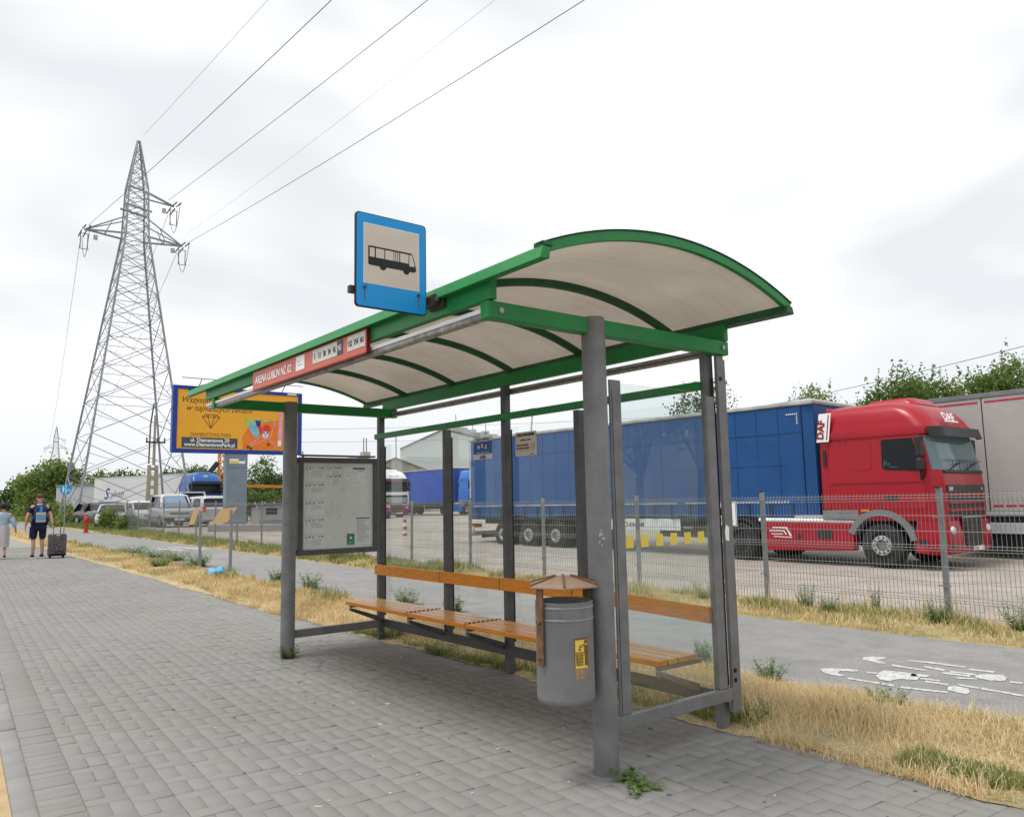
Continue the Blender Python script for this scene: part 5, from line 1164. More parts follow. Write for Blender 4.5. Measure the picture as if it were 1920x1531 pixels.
car('parked_car', 'silver car nosing out of the weeds left of the hatchback', 'car', (-52.4, 10.45, .40), R(-14), 'silver', 4.1, 1.7, 1.45, 'hatch')
car('parked_car', 'dark car parked behind the fence, nearer of the two dark ones', 'car', (-55.4, 10.9, .50), R(10), 'darkcar', 4.2, 1.74, 1.5, 'hatch')
car('parked_car', 'dark car parked at the pylon foot, farther of the two dark ones', 'car', (-58.6, 10.9, .50), R(14), 'darkcar', 4.2, 1.74, 1.5, 'hatch')
pk = thing('flatbed_truck', 'small white pickup with a roof frame behind the silver van', 'truck', (-54.0, 15.2, .45), 0); pk.scale = (.9, .86, .92)
MB().box((-2.5, -.95, .6), (1.6, .95, 1.15)).build('bed', 'whitecar', pk, bevel=.03)
MB().loft([cring(1.15, .2, 1.9, .95, .2), cring(1.5, .25, 1.75, .93, .2), cring(2.05, .35, 1.25, .86, .2), cring(2.15, .45, 1.15, .8, .2)]).build('cab', 'carglass', pk, smooth='auto')
m = MB()
for y in (-.92, .92):
    m.bar((1.75, y, 1.2), (1.2, y * .93, 2.16), .09); m.bar((.3, y, 1.2), (.3, y * .93, 2.16), .09); m.bar((.3, y * .93, 2.2), (1.25, y * .93, 2.2), .09)
m.bar((1.22, -.88, 2.2), (1.22, .88, 2.2), .10); m.bar((.3, -.88, 2.2), (.3, .88, 2.2), .10); m.build('roof_frame', 'whitecar', pk)
m = MB(); m.box((1.0, -.9, .4), (1.95, .9, 1.14)); m.build('bonnet', 'whitecar', pk, bevel=.06)
for x in (1.2, -1.6):
    for s in (-1, 1): MB().lathe((x, s * .85, .35), [(.2, -.1), (.33, -.1), (.35, -.05), (.35, .05), (.33, .1), (.2, .1)], 18, axis='y').build('wheel', 'tyre', pk, smooth='auto')
car('parked_van', 'white van with plum lower body beside the white tractor unit', 'van', (-52.0, 27.1, .40), 0, 'scanwhite', 4.6, 1.95, 2.35, 'van', low='scanpink')

# ------------------------------------------------------------------ BILLBOARD
bb = thing('billboard', 'yellow advertising billboard in a blue frame on a grey column', 'billboard', (-40, 13.7, .40))
FX = -40.0; By0, By1, Bz0, Bz1 = 10.44, 17.02, 4.16, 7.46
for a, b in (((By0, Bz0), (By1, Bz0 + .20)), ((By0, Bz1 - .17), (By1, Bz1)), ((By0, Bz0 + .20), (By0 + .22, Bz1 - .17)), ((By1 - .20, Bz0 + .20), (By1, Bz1 - .17))):
    MB().box((FX - .25, a[0], a[1]), (FX + .06, b[0], b[1])).build('frame', 'bbblue', bb, **W)
MB().box((FX - .2, By0 + .2, Bz0 + .18), (FX + .01, By1 - .18, Bz1 - .15)).build('poster', 'bbyellow', bb, **W)
MB().box((FX - .45, 13.10, .2), (FX + .02, 14.16, Bz0)).build('column', 'bbcol', bb, bevel=.02, **W)
MB().box((FX + .0205, 13.10, 3.45), (FX + .026, 14.16, 3.47)).build('column_joint', 'slate', bb, **W)
pl = MB().box((FX + .0265, 13.24, 3.66), (FX + .04, 14.02, 3.90)).build('owner_plate', 'white', bb, **W)
MB().box((FX + .041, 13.26, 3.67), (FX + .043, 13.72, 3.80)).build('yellow_field', 'yellow', pl, **W); MB().box((FX + .041, 13.70, 3.81), (FX + .043, 14.0, 3.89)).build('blue_field', 'stickerblue', pl, **W)
MB().box((FX + .061, 16.2, Bz1 - .13), (FX + .07, 16.7, Bz1 - .05)).build('frame_label', 'white', bb, **W)
for a, b in ((10.7, 12.6), (14.9, 16.9)):
    m = MB(); m.bar((FX + .5, a, Bz1 + .32), (FX + .5, b, Bz1 + .32), .04); m.bar((FX + .5, (a + b) / 2, Bz1 + .32), (FX, (a + b) / 2, Bz1 - .02), .035); m.build('lamp_rail', 'galv', bb, **W)
VY = (0, 1, 0); xx = FX + .0105
text('lettering', 'Wszystko co najlepsze', .42, 'black', bb, (xx, 10.80, 6.64), VY, UZ, shear=.45, xs=.9, **W)
text('lettering', 'w najniższych cenach', .42, 'black', bb, (xx, 11.05, 6.25), VY, UZ, shear=.45, xs=.9, **W)
M['bbbrown'] = mat('billboard_brown_ink', (0.16, 0.06, 0.02), 0.5)
text('lettering', 'DIAMENTOWA PARK', .27, 'bbbrown', bb, (xx, 12.30, 4.98), VY, UZ, 'CENTER', xs=.78, **W)
bx_ = MB().box((xx, 10.90, 4.42), (xx + .004, 13.62, 4.93)).build('dark_panel', 'slate', bb, **W)
text('lettering', 'ul. Diamentowa 29', .26, 'white', bx_, (xx + .004, 12.26, 4.715), VY, UZ, 'CENTER', fat=.006, xs=.95, **W)
text('lettering', 'www.DiamentowaPark.pl', .26, 'white', bx_, (xx + .004, 12.26, 4.495), VY, UZ, 'CENTER', fat=.006, xs=.92, **W)
m = MB()
cy, cz = 12.28, 5.95; D_ = [(-.42, 0), (-.28, .13), (.28, .13), (.42, 0), (0, -.56), (-.15, 0), (.15, 0), (-.1, .13), (.1, .13)]
for a, b in ((0, 1), (1, 2), (2, 3), (3, 4), (4, 0), (0, 3), (5, 4), (6, 4), (1, 5), (5, 7), (8, 6), (6, 2)):
    m.bar((xx + .003, cy + D_[a][0], cz + D_[a][1]), (xx + .003, cy + D_[b][0], cz + D_[b][1]), .030, .004, up=(1, 0, 0))
stuff(m.build('diamond_drawing', 'bbbrown', bb, **W))
def bpoly(pts, name, mt, d=0.0): MB().prism([(xx + d, a, b) for a, b in pts], (.004, 0, 0)).build(name, mt, bb, **W)
bpoly([(13.9, 4.40), (16.78, 4.40), (16.78, 5.95), (15.4, 5.95), (14.2, 5.6), (13.85, 5.0)], 'orange_field', 'bborange')
M['bbglow'] = mat('billboard_green_yellow', (0.45, 0.48, 0.06), 0.5)
bpoly([(13.9, 5.5), (14.2, 5.6), (15.4, 5.95), (15.0, 6.0), (14.0, 6.0)], 'green_field', 'bbglow', .004)
cart = MB()
for a, b in (((14.1, 5.75), (14.45, 5.05)), ((14.45, 5.05), (15.3, 5.0)), ((15.3, 5.0), (15.55, 5.85)), ((15.1, 5.90), (15.6, 5.92)), ((15.2, 4.98), (14.25, 4.58)), ((14.8, 5.02), (14.2, 4.66)), ((15.25, 4.98), (15.6, 4.62)), ((15.6, 4.62), (15.6, 4.48))):
    cart.bar((xx + .012, *a), (xx + .012, *b), .035, .004, up=(1, 0, 0))
stuff(cart.build('trolley_drawing', 'pink', bb, **W))
bpoly([(14.15, 5.75), (14.45, 5.80), (14.75, 5.25), (14.62, 5.10), (14.4, 5.15)], 'blue_toy', 'cyanprint', .008)
bpoly([(14.5, 5.9), (14.8, 5.9), (14.78, 5.55), (14.6, 5.6)], 'navy_toy', 'bbblue', .009); bpoly([(14.7, 5.6), (14.9, 5.55), (14.9, 5.2), (14.75, 5.25)], 'red_toy', 'redprint', .010)
def bdisc(y, z, r, name, mt, d): MB().lathe((xx + d, y, z), [(0.001, 0), (r, 0), (r, .004), (.001, .004)], 16, axis='x').build(name, mt, bb, **W)
bdisc(15.12, 5.50, .20, 'red_ball', 'redprint', .011); bdisc(15.05, 5.18, .165, 'football', 'white', .016)
for a, b in ((15.05, 5.13), (14.98, 5.26), (15.13, 5.25)): bdisc(a, b, .045, 'football_patch', 'black', .021)
for a, b in ((14.15, 4.52), (14.3, 4.45), (15.22, 4.68)): bdisc(a, b, .08, 'trolley_wheel', 'bbbrown', .018)
bpoly([(15.72, 4.9), (15.95, 4.9), (15.95, 6.4), (15.80, 6.4)], 'pink_coat', 'pink', .008); bpoly([(15.72, 4.6), (15.9, 4.6), (15.92, 4.9), (15.72, 4.9)], 'white_trouser', 'white', .008)
bdisc(15.96, 6.78, .17, 'printed_hair', 'bbbrown', .009); bdisc(15.96, 6.74, .12, 'printed_face', 'skinprint', .014); bpoly([(15.80, 6.40), (16.12, 6.40), (16.08, 6.58), (15.86, 6.58)], 'printed_blouse', 'pink', .012)
pn = tag(MB().hexa([(-37.9, 11.6, .0), (-35.6, 14.4, -.05), (-36.0, 15.0, -.05), (-38.3, 12.2, .0), (-37.9, 11.6, .70), (-35.6, 14.4, .64), (-36.0, 15.0, .64), (-38.3, 12.2, .70)]).build('concrete_plinth', 'concrete', None, bevel=.02), 'low concrete plinth lying in front of the billboard column', 'plinth')
ks = thing('kiosk', 'small grey kiosk with a ribbed curved roof right of the billboard column', 'kiosk', (-43.9, 17.2, .40))
MB().box((-1.2, -.95, 0), (0, 2.2, 1.05)).build('wall', 'shed', ks); MB().box((-.005, -.55, .62), (.012, .1, .98)).build('window', 'carglass', ks)
m = MB(); m.loft([[(-1.3 + 1.5 * math.cos(R(t)) * .5 + .65, -1.1, 1.05 + .28 * math.sin(R(t))), (-1.3 + 1.5 * math.cos(R(t)) * .5 + .65, 2.3, 1.05 + .28 * math.sin(R(t)))] for t in range(0, 181, 20)], cap=False); m.build('roof', 'chassis', ks, fix=False)
for k in range(7): MB().bar((.11, -1.1 + .55 * k, 1.06), (-.3, -1.1 + .55 * k, 1.33), .035).build('roof_rib', 'reefer', ks)
MB().box((-.05, -1.1, 1.03), (.14, 2.3, 1.075)).build('roof_edge', 'reefer', ks)
MB().box((-.02, -.95, .0), (.06, 2.2, .30)).build('base_band', 'truckgrey', ks)

# crane, delineator, hydrant, round sign, info boards
cr_ = thing('crane', 'orange lattice crane mast with a dark strut behind the billboard', 'crane', (-73, 23.5, .42))
m = MB()
for a, b in ((-.25, -.25), (.25, -.25), (.25, .25), (-.25, .25)): m.bar((a, b, 0), (a, b, 7.5), .10)
for k in range(12):
    z = .5 + .55 * k
    m.bar((.25, -.25, z), (.25, .25, z + .5), .07); m.bar((.25, .25, z + .05), (.25, -.25, z + .5), .07); m.bar((-.25, -.25, z), (.25, -.25, z + .5), .07)
stuff(m.build('mast', 'orange', cr_)); m = MB(); m.bar((-.1, -.35, 5.1), (-1.2, -1.7, 3.0), .35, .35); m.build('strut', 'chassis', cr_); MB().box((-1, -1, 0), (1, 1, .6)).build('base', 'chassis', cr_, bevel=.05)
gb = thing('gantry_beam', 'orange steel beam on two posts behind the kiosk hedge', 'gantry', (-51.5, 19.2, .44))
MB().bar((.6, -1.2, 2.38), (-.6, 1.8, 2.36), .14, .2).build('beam', 'orange', gb)
for p in ((.6, -1.2), (-.6, 1.8)): MB().bar((*p, 0), (*p, 2.3), .12).build('post', 'chassis', gb)
cn = thing('traffic_delineator', 'faded red and white banded delineator post on a rubber foot in the yard', 'delineator', (-29.1, 17.0, .04))
MB().lathe((0, 0, 0), [(.30, 0), (.30, .04), (.12, .06)], 16).build('foot', 'chassis', cn)
for k in range(5):
    MB().lathe((0, 0, 0), [(.105 - .008 * k, .06 + .15 * k), (.10 - .008 * k, .205 + .15 * k)], 16).build('band', ('cone', 'paperw')[k % 2], cn)
hy = thing('fire_hydrant', 'red fire hydrant in the grass by the far fence', 'hydrant', (-46.3, 8.0, .30))
MB().lathe((0, 0, 0), [(.14, 0), (.14, .05), (.095, .07), (.095, .62), (.12, .64), (.12, .70), (.10, .80), (.04, .86)], 18).build('barrel', 'hydrant', hy, smooth='auto')
for s in (-1, 1): MB().tube((0, s * .08, .56), (0, s * .19, .56), .055, n=12).build('outlet', 'hydrant', hy, smooth='auto')
MB().box((-.03, -.03, .86), (.03, .03, .93)).build('nut', 'hydrant', hy)
rs = thing('round_sign', 'round blue foot and cycle path sign on a grey pole', 'road sign', (-45.7, 6.9, .25))
MB().tube((0, 0, 0), (0, 0, 2.55), .03, n=10).build('pole', 'galv', rs, smooth='auto'); MB().tube((.035, 0, 2.29), (.045, 0, 2.29), .27, n=28).build('disc', 'signblue', rs)
MB().box((.0455, -.018, 2.04), (.048, .018, 2.54)).build('dividing_bar', 'white', rs)
m = MB(); m.ball((.047, -.12, 2.42), .035, 8, 6, (.1, 1, 1)); m.prism([(.0455, -.17, 2.38), (.0455, -.07, 2.38), (.0455, -.09, 2.15), (.0455, -.15, 2.15)], (.002, 0, 0)); m.build('walker_symbol', 'white', rs)
m = MB()
for y in (.07, .19): m.lathe((.0455, y, 2.22), [(.032, 0), (.048, 0), (.048, .002), (.032, .002)], 12, axis='x', close=True)
m.bar((.0465, .07, 2.22), (.0465, .13, 2.33), .014, .002, up=(1, 0, 0)); m.bar((.0465, .13, 2.33), (.0465, .19, 2.22), .014, .002, up=(1, 0, 0)); m.build('bicycle_symbol', 'white', rs)
for k, (x, y, h, lab) in enumerate([(-19.62, 5.84, 1.40, 'tilted plywood backed board on a grey post, farther of the two in the verge'), (-18.25, 6.11, 1.42, 'tilted plywood backed board on a grey post, nearer the shelter than its twin')]):
    ib = thing('info_board', lab, 'sign board', (x, y, .04))
    MB().box((-.03, -.03, 0), (.03, .03, h - .02)).build('post', 'galv', ib, bevel=.004)
    a = Vector((.62, .79, 0)); c = Vector((.42, -.33, .85)).normalized() if k else Vector((.25, -.25, .93)).normalized()
    q = []
    w = .17 if k else .11
    o = Vector((-.05, -.06, h - .14))
    if k: e1 = Vector((.62, .75, .10)).normalized() * .19; e2 = Vector((.35, .42, .84)).normalized() * .20
    else: e1 = Vector((.62, .75, .05)).normalized() * .07; e2 = Vector((.18, .25, .95)).normalized() * .20
    nn = e1.cross(e2).normalized() * .012
    o = Vector((-.10, -.12, h - .16))
    MB().hexa([o - e1 - e2 - nn, o + e1 - e2 - nn, o + e1 - e2 + nn, o - e1 - e2 + nn, o - e1 + e2 - nn, o + e1 + e2 - nn, o + e1 + e2 + nn, o - e1 + e2 + nn]).build('board', 'boardback', ib, bevel=.004)
bg_ = MB()
rr = random.Random(4); bg_.ball((0, 0, 0), 1, 18, 10)
for v in bg_.v:
    k = 1 + .22 * math.sin(3.1 * v.x + 5 * v.y) + .15 * rr.uniform(-1, 1); v.x *= .27 * k; v.y *= .18 * k; v.z = max(-.02, v.z * .12 * k + .06)
bag = bg_.build('plastic_bag', 'bluebag', None, smooth=True); bag.location = (-17.0, 5.45, .07); tag(bag, 'crumpled blue plastic bag lying in the dry verge by the info boards', 'bag')
pm_ = MB(); rr = random.Random(9)
vs = []; n = 5
for i in range(n):
    for j in range(n): vs.append((-.07 + .035 * i, -.045 + .0225 * j, .02 + .03 * rr.random()))
pm_.add(vs, [(i * n + j, (i + 1) * n + j, (i + 1) * n + j + 1, i * n + j + 1) for i in range(n - 1) for j in range(n - 1)])
pap = pm_.build('paper_scrap', 'paperlitter', None, fix=False); pap.location = (-2.06, 4.62, .0); tag(pap, 'crumpled white paper at the edge of the dry grass', 'litter')

# ------------------------------------------------------------------ PYLONS AND WIRES
def pylon(loc, label):
    t = thing('power_pylon', label, 'pylon', loc)
    prof = [(0, 3.85), (22.0, .83), (25.9, .70), (30.0, .07)]
    def hw(z): return float(np.interp(z, [p[0] for p in prof], [p[1] for p in prof]))
    for sx_ in (-1, 1):
        for sy in (-1, 1):
            m = MB()
            for (z0, w0), (z1, w1) in zip(prof[:-1], prof[1:]): m.bar((sx_ * w0, sy * w0, z0), (sx_ * w1, sy * w1, z1), .135 if z0 < 20 else .10)
            m.build('leg', 'pylon', t)
    lv = [.3, 3.4, 6.3, 9.0, 11.4, 13.6, 15.5, 17.2, 18.7, 20.0, 21.1, 22.0, 22.9, 23.8, 24.7, 25.5, 26.3, 27.1, 27.9, 28.7, 29.4]
    m = MB()
    for z0, z1 in zip(lv[:-1], lv[1:]):
        a, b = hw(z0), hw(z1); th = .046 if z0 < 20 else .042
        for (p, q) in (((-1, -1), (1, -1)), ((1, -1), (1, 1)), ((1, 1), (-1, 1)), ((-1, 1), (-1, -1))):
            m.bar((p[0] * a, p[1] * a, z0), (q[0] * b, q[1] * b, z1), th); m.bar((q[0] * a, q[1] * a, z0), (p[0] * b, p[1] * b, z1), th)
            if z0 > 5: m.bar((p[0] * b, p[1] * b, z1), (q[0] * b, q[1] * b, z1), th * .8)
            if z0 < 16:   # secondary struts from the legs to the crossing
                c = ((p[0] + q[0]) / 2 * (a + b) / 2, (p[1] + q[1]) / 2 * (a + b) / 2, (z0 + z1) / 2); k = (a + b) / 2
                for r_ in (p, q): m.bar((r_[0] * k, r_[1] * k, (z0 + z1) / 2), ((r_[0] * k + c[0]) / 2, (r_[1] * k + c[1]) / 2, (z0 + (z0 + z1) / 2) / 2 + .2), th * .7)
    stuff(m.build('bracing', 'pylon', t))
    for s in (-1, 1):
        m = MB(); w = hw(22.0); tip = (0, s * 3.55, 22.0)
        for sx_ in (-1, 1):
            m.bar((sx_ * w, s * w, 22.0), tip, .12); m.bar((sx_ * hw(23.4), s * hw(23.4), 23.4), tip, .08)
            m.bar((sx_ * w * .5, s * (w + 1.3), 22.0), (sx_ * .5 * hw(23.4), s * 1.7, 22.98), .05)
        m.bar((-w * .5, s * 2.1, 22), (w * .5, s * 2.1, 22), .06); m.build('cross_arm', 'pylon', t)
    m = MB(); m.bar((.7, .7, 25.6), (.2, 2.75, 25.1), .14); m.bar((-.7, .7, 25.6), (.2, 2.75, 25.1), .10); m.bar((.7, -.7, 25.9), (.7, .7, 25.6), .12); m.bar((.74, -1.0, 24.4), (.74, 1.0, 24.1), .13); m.bar((-.74, -1.0, 24.4), (-.74, 1.0, 24.1), .13)
    m.build('upper_arm', 'pylon', t)
    tips = [(0, -3.55, 22.0), (0, 3.55, 22.0), (.2, 2.75, 25.1)]
    for (x, y, z) in tips:
        for s in (-1, 1):
            for d in (-.16, .16):
                m = MB(); m.tube((x + s * .25, y + d, z - .05), (x + s * 1.5, y + d, z - .15), .05, n=8); m.build('insulator', 'pylondark', t, smooth=True)
        m = MB()
        for d in (-.25, .25): m.tube((x, y + d, z - .4), (x, y + d, z - 1.5), .032, n=8)
        m.bar((x, y - .34, z - .35), (x, y + .34, z - .35), .04); m.bar((x, y - .34, z - 1.55), (x, y + .34, z - 1.55), .04); m.build('hanging_insulator', 'pylondark', t)
        m = MB(); m.path([(x - 1.6 + 3.2 * i / 10, y + .1, z - .15 - 2.0 * (1 - (2 * i / 10 - 1) ** 2)) for i in range(11)], .022, 5); m.build('jumper', 'wire', t)
        MB().box((x + .1, y - (.9 if y > 0 else -.6), z - .75), (x + .14, y - (.6 if y > 0 else -.9), z - .35)).build('number_plate', 'trailergrey', t)
    return t
PYL = (-65.3, 13.85, .65)
pylon(PYL, 'tall grey lattice pylon rising beside the yellow billboard')
pylon((-336, 46.8, 2.6), 'distant lattice pylon seen small at the far left')
def sagwire(p, q, sag, r, n=36):
    p, q = Vector(p), Vector(q); return [p.lerp(q, i / n) - Vector((0, 0, 4 * sag * (i / n) * (1 - i / n))) for i in range(n + 1)]
def wire(p, q, sag, r, label):
    o = MB().path(sagwire(p, q, sag, r), r, 5).build('overhead_wire', 'wire', None, smooth=True); return tag(o, label, 'wire')
px_, py_, pz_ = PYL
WD = Vector((205, 8.0, 1.0))
for (y, z, r, sag, lab) in ((-3.55, 22.0, .017, 4.2, 'conductor from the street side arm of the tall pylon, passing overhead'), (3.55, 22.0, .017, 4.2, 'conductor from the yard side arm of the tall pylon, lowest of the overhead wires'), (2.0, 25.2, .017, 4.2, 'conductor from the short upper arm of the tall pylon'), (0.0, 30.0, .010, 3.2, 'thin earth wire from the very top of the tall pylon')):
    p = Vector((px_ + 1.5, py_ + y, pz_ + z - .15)); wire(p, p + WD, sag, r, lab)
for (y, z, r, lab) in ((-3.55, 22.0, .016, 'wire from the street side arm towards the distant pylon'), (3.55, 22.0, .016, 'wire from the yard side arm towards the distant pylon'), (2.75, 25.1, .016, 'wire from the upper arm towards the distant pylon')):
    wire((px_ - 1.5, py_ + y, pz_ + z - .15), (-334, 46.8 + y, 2.6 + z - .2), 6.0, r, lab)
wire((px_ + 2, py_ + 3.3, 23.0), (px_ + 207, py_ + 3.3, 24.0), 4.0, .006, 'faint thin wire strung below the other overhead wires')
wire((-34, 41, 6.6), (6, 26.5, 8.0), .6, .014, 'service wire over the trailers and tree row at the right')
wire((-60, 18.5, 7.2), (-30, 60, 8.6), .5, .012, 'service wire running behind the shelter glazing towards the warehouse, upper of two')
wire((-60, 18.5, 6.3), (-30, 60, 7.6), .6, .012, 'service wire running behind the shelter glazing towards the warehouse, lower of two')

cp = thing('concrete_pole', 'slender lichen covered concrete pole standing in front of the tall pylon', 'utility pole', (-55.4, 13.35, .42))
for s in (-1, 1): MB().hexa([(-.12, s * .26 - .13, 0), (.12, s * .26 - .13, 0), (.12, s * .26 + .13, 0), (-.12, s * .26 + .13, 0), (-.10, s * .22 - .10, 3.9), (.10, s * .22 - .10, 3.9), (.10, s * .22 + .10, 3.9), (-.10, s * .22 + .10, 3.9)]).build('leg', 'poleconc', cp)
for k in range(6): MB().box((-.09, -.14, .55 + .6 * k), (.09, .14, .75 + .6 * k)).build('rung', 'poleconc', cp)
MB().tube((0, .05, 3.9), (0, .05, 7.2), .10, .07, n=10).build('upper_mast', 'poleconc', cp, smooth='auto'); MB().bar((.1, -.5, 5.4), (.1, .7, 5.4), .10).build('cross_bar', 'chassis', cp)
MB().path([(-.05, -.25, 4.0), (-.05, -.22, 6.5), (-.05, -.05, 8.0)], .05, 6).build('cable_pipe', 'pylondark', cp)
for y in (-.45, .2, .65): MB().tube((.1, y, 5.45), (.1, y, 5.7), .05, n=8).build('insulator', 'pylondark', cp)
lp_ = thing('lamp_post', 'thin grey lamp post leaning above the blue trailer roof', 'lamp post', (-46.6, 37.8, .40)); MB().tube((0, 0, 0), (.5, .35, 8.0), .09, .06, n=8).build('pole', 'galv', lp_, smooth=True); MB().box((.3, .1, 7.98), (1.0, .6, 8.1)).build('lamp_head', 'truckgrey', lp_, bevel=.03)

# ------------------------------------------------------------------ BUILDINGS
wh = thing('warehouse', 'pale green gabled warehouse behind the far trailers', 'building', (-92.1, 60.1, .5))
d0 = Vector((-96.17 + 92.12, 55.43 - 60.09, 0)); d1 = Vector((-89.99 + 92.12 + 2.2, 63.11 - 60.09 + 3.0, 0)); bk = Vector((-14, 11, 0))
m = MB(); P5 = [d0, d1, d1 + Vector((0, 0, 9.1)), Vector((0, 0, 11.1)), d0 + Vector((0, 0, 8.45))]; m.prism(P5, bk); m.build('wall', 'warehouse', wh)
f0 = Vector((.12, -.10, 0))
for a, b in ((P5[4], P5[3]), (P5[3], P5[2])):
    m = MB(); m.hexa([a + f0, b + f0, b + bk, a + bk, a + f0 + Vector((0, 0, .22)), b + f0 + Vector((0, 0, .22)), b + bk + Vector((0, 0, .22)), a + bk + Vector((0, 0, .22))]); m.build('roof', 'roofgrey', wh)
lo = thing('workshop', 'low beige gabled workshop left of the pale warehouse', 'building', (-83.5, 47.6, .5))
m = MB(); a, b = Vector((-2.4, -3.0, 0)), Vector((1.3, 2.6, 0)); m.prism([a, b, b + Vector((0, 0, 5.2)), (a + b) * .5 + Vector((.2, .3, 6.4)), a + Vector((0, 0, 4.9))], Vector((-9, 7, 0))); m.build('wall', 'render', lo)
for p, q in ((a + Vector((0, 0, 4.9)), (a + b) * .5 + Vector((.2, .3, 6.4))), ((a + b) * .5 + Vector((.2, .3, 6.4)), b + Vector((0, 0, 5.2)))):
    m = MB(); u = Vector((0, 0, .18)); g = Vector((.15, -.1, 0)); k = Vector((-9, 7, 0)); m.hexa([p + g, q + g, q + k, p + k, p + g + u, q + g + u, q + k + u, p + k + u]); m.build('roof', 'roofgrey', lo)
MB().bar((.9, -.5, 5), (.8, -.5, 9.5), .09).build('mast', 'galv', lo)
h3 = thing('house', 'grey roofed house with a chimney behind the timetable case', 'building', (-82, 41.3, .5))
MB().box((-4, -5, 0), (3, 3.5, 4.8)).build('wall', 'render', h3)
m = MB(); m.prism([(3.3, -5.3, 4.7), (3.3, 3.8, 4.7), (3.3, -.7, 6.3)], (-7.6, 0, 0)); m.build('roof', 'roofgrey', h3)
MB().box((.6, .4, 5.5), (1.4, 1.3, 6.9)).build('chimney', 'render', h3)
for y in (.65, 1.0): MB().tube((1.0, y, 6.9), (1.0, y, 8.5), .07, n=6).build('flue', 'galv', h3)
for (x, y, w, h, lab) in ((-215.4, 145, 5, 25.0, 'far grey tower block just right of the warehouse gable'), (-212.1, 149.5, 6, 23.2, 'far grey tower block above the blue trailer corner'), (-209.5, 152.9, 5, 22.6, 'far grey tower block, rightmost of three over the trailer')):
    tbk = thing('tower_block', lab, 'building', (x, y, .9))
    MB().box((-w * .6, -w * .6, 0), (w * .6, w * .6, h)).build('wall', 'apart', tbk); MB().box((-1, -1, h), (1, 1, h + 1.2)).build('roof_hut', 'apart', tbk); MB().bar((0, .3, h + 1.2), (0, .3, h + 4.5), .15).build('aerial', 'pylondark', tbk)
fh = thing('house', 'low grey roofed house at the far end of the path', 'building', (-165.4, 17.2, 1.0))
MB().box((-4, -2.4, 0), (3, 2.0, 1.9)).build('wall', 'render', fh); m = MB(); m.prism([(3.4, -2.7, 1.85), (3.4, 2.3, 1.85), (3.4, -.2, 3.6)], (-7.8, 0, 0)); m.build('roof', 'roofgrey', fh)
ye = thing('house', 'yellowish house at the extreme left edge', 'building', (-133, 10.4, .7)); MB().box((-3, -3, 0), (2, 1.6, 2.6)).build('wall', 'boardback', ye); m = MB(); m.prism([(2.3, -3.2, 2.5), (2.3, 1.8, 2.5), (2.3, -.7, 3.9)], (-5.6, 0, 0)); m.build('roof', 'roofgrey', ye)
# ------------------------------------------------------------------ VEGETATION
def rand_dirs(n):
    v = rng.normal(size=(n, 3)); return v / np.linalg.norm(v, axis=1, keepdims=True)
def leaf_quads(P, size, flat=0.0):
    n = len(P); nrm = rand_dirs(n); nrm[:, 2] = np.abs(nrm[:, 2]) + flat; nrm /= np.linalg.norm(nrm, axis=1, keepdims=True)
    a = np.cross(nrm, rand_dirs(n)); a /= np.linalg.norm(a, axis=1, keepdims=True) + 1e-9; b = np.cross(nrm, a)
    s = size * rng.uniform(.6, 1.4, (n, 1))
    V = np.stack([P - a * s, P - b * s * .55, P + a * s, P + b * s * .55], 1).reshape(-1, 3)
    return V, np.arange(4 * n).reshape(n, 4)
def crown_points(blobs, clumps, per, sig):
    B = np.array(blobs, float); w = (B[:, 3] * B[:, 4] * B[:, 5]) ** .8; w /= w.sum()
    idx = rng.choice(len(B), clumps, p=w); d = rand_dirs(clumps); rad = rng.uniform(.35, 1.0, (clumps, 1)) ** .45
    c = B[idx, :3] + d * rad * B[idx, 3:6]
    P = np.repeat(c, per, 0) + rng.normal(size=(clumps * per, 3)) * sig * np.repeat(rng.uniform(.6, 1.5, (clumps, 1)), per, 0)
    return P, c
def tree(name, label, loc, blobs, trunk_h, trunk_r, m, clumps, per, size, sig, group=None, limbs=6, cat='tree', shoots=0):
    t = thing(name, label, cat, loc, 0, group)
    P, c = crown_points(blobs, clumps, per, sig)
    if shoots:
        B = np.array(blobs, float); ex = []
        for k in range(shoots):
            b = B[rng.integers(len(B))]; th = rng.uniform(0, 6.28); rr_ = rng.uniform(0, .8)
            p = np.array([b[0] + b[3] * rr_ * math.cos(th), b[1] + b[4] * rr_ * math.sin(th), b[2] + b[5] * math.sqrt(1 - rr_ * rr_)]); ln = rng.uniform(.5, 1.3)
            tt = rng.uniform(-.2, 1, (26, 1)); ex.append(p + tt * ln * np.array([rng.normal() * .15, rng.normal() * .15, 1]) + rng.normal(size=(26, 3)) * .09 * (1.2 - tt))
        P = np.concatenate([P] + ex)
    V, F = leaf_quads(P, size); link_mesh('crown', mesh_np('crown', V, F), m, t)
    mb = MB(); top = max(b[2] for b in blobs)
    mb.path([(0, 0, -.1), (.05, .03, trunk_h * .5), (-.03, .06, trunk_h), (.04, 0, top)], [trunk_r * 1.25, trunk_r, trunk_r * .8, trunk_r * .25], 8)
    for k in range(limbs):
        b = blobs[k % len(blobs)]; mb.path([(0, .03, trunk_h * (.6 + .06 * k)), (b[0] * .5, b[1] * .5, (trunk_h + b[2]) / 2 + .2), (b[0] + .5 * b[3] * math.cos(k * 2.1), b[1] + .5 * b[4] * math.sin(k * 2.1), b[2] + .2 * b[5])], [trunk_r * .5, trunk_r * .35, trunk_r * .1], 5)
    mb.build('trunk', 'bark', t, smooth=True)
    return t
def rb_(n, cx, cy, cz, sx, sy, sz, r0, r1): return [(cx + rng.normal() * sx, cy + rng.normal() * sy, cz + rng.normal() * sz, *(rng.uniform(r0, r1) * np.array([1, 1, .8]))) for _ in range(n)]
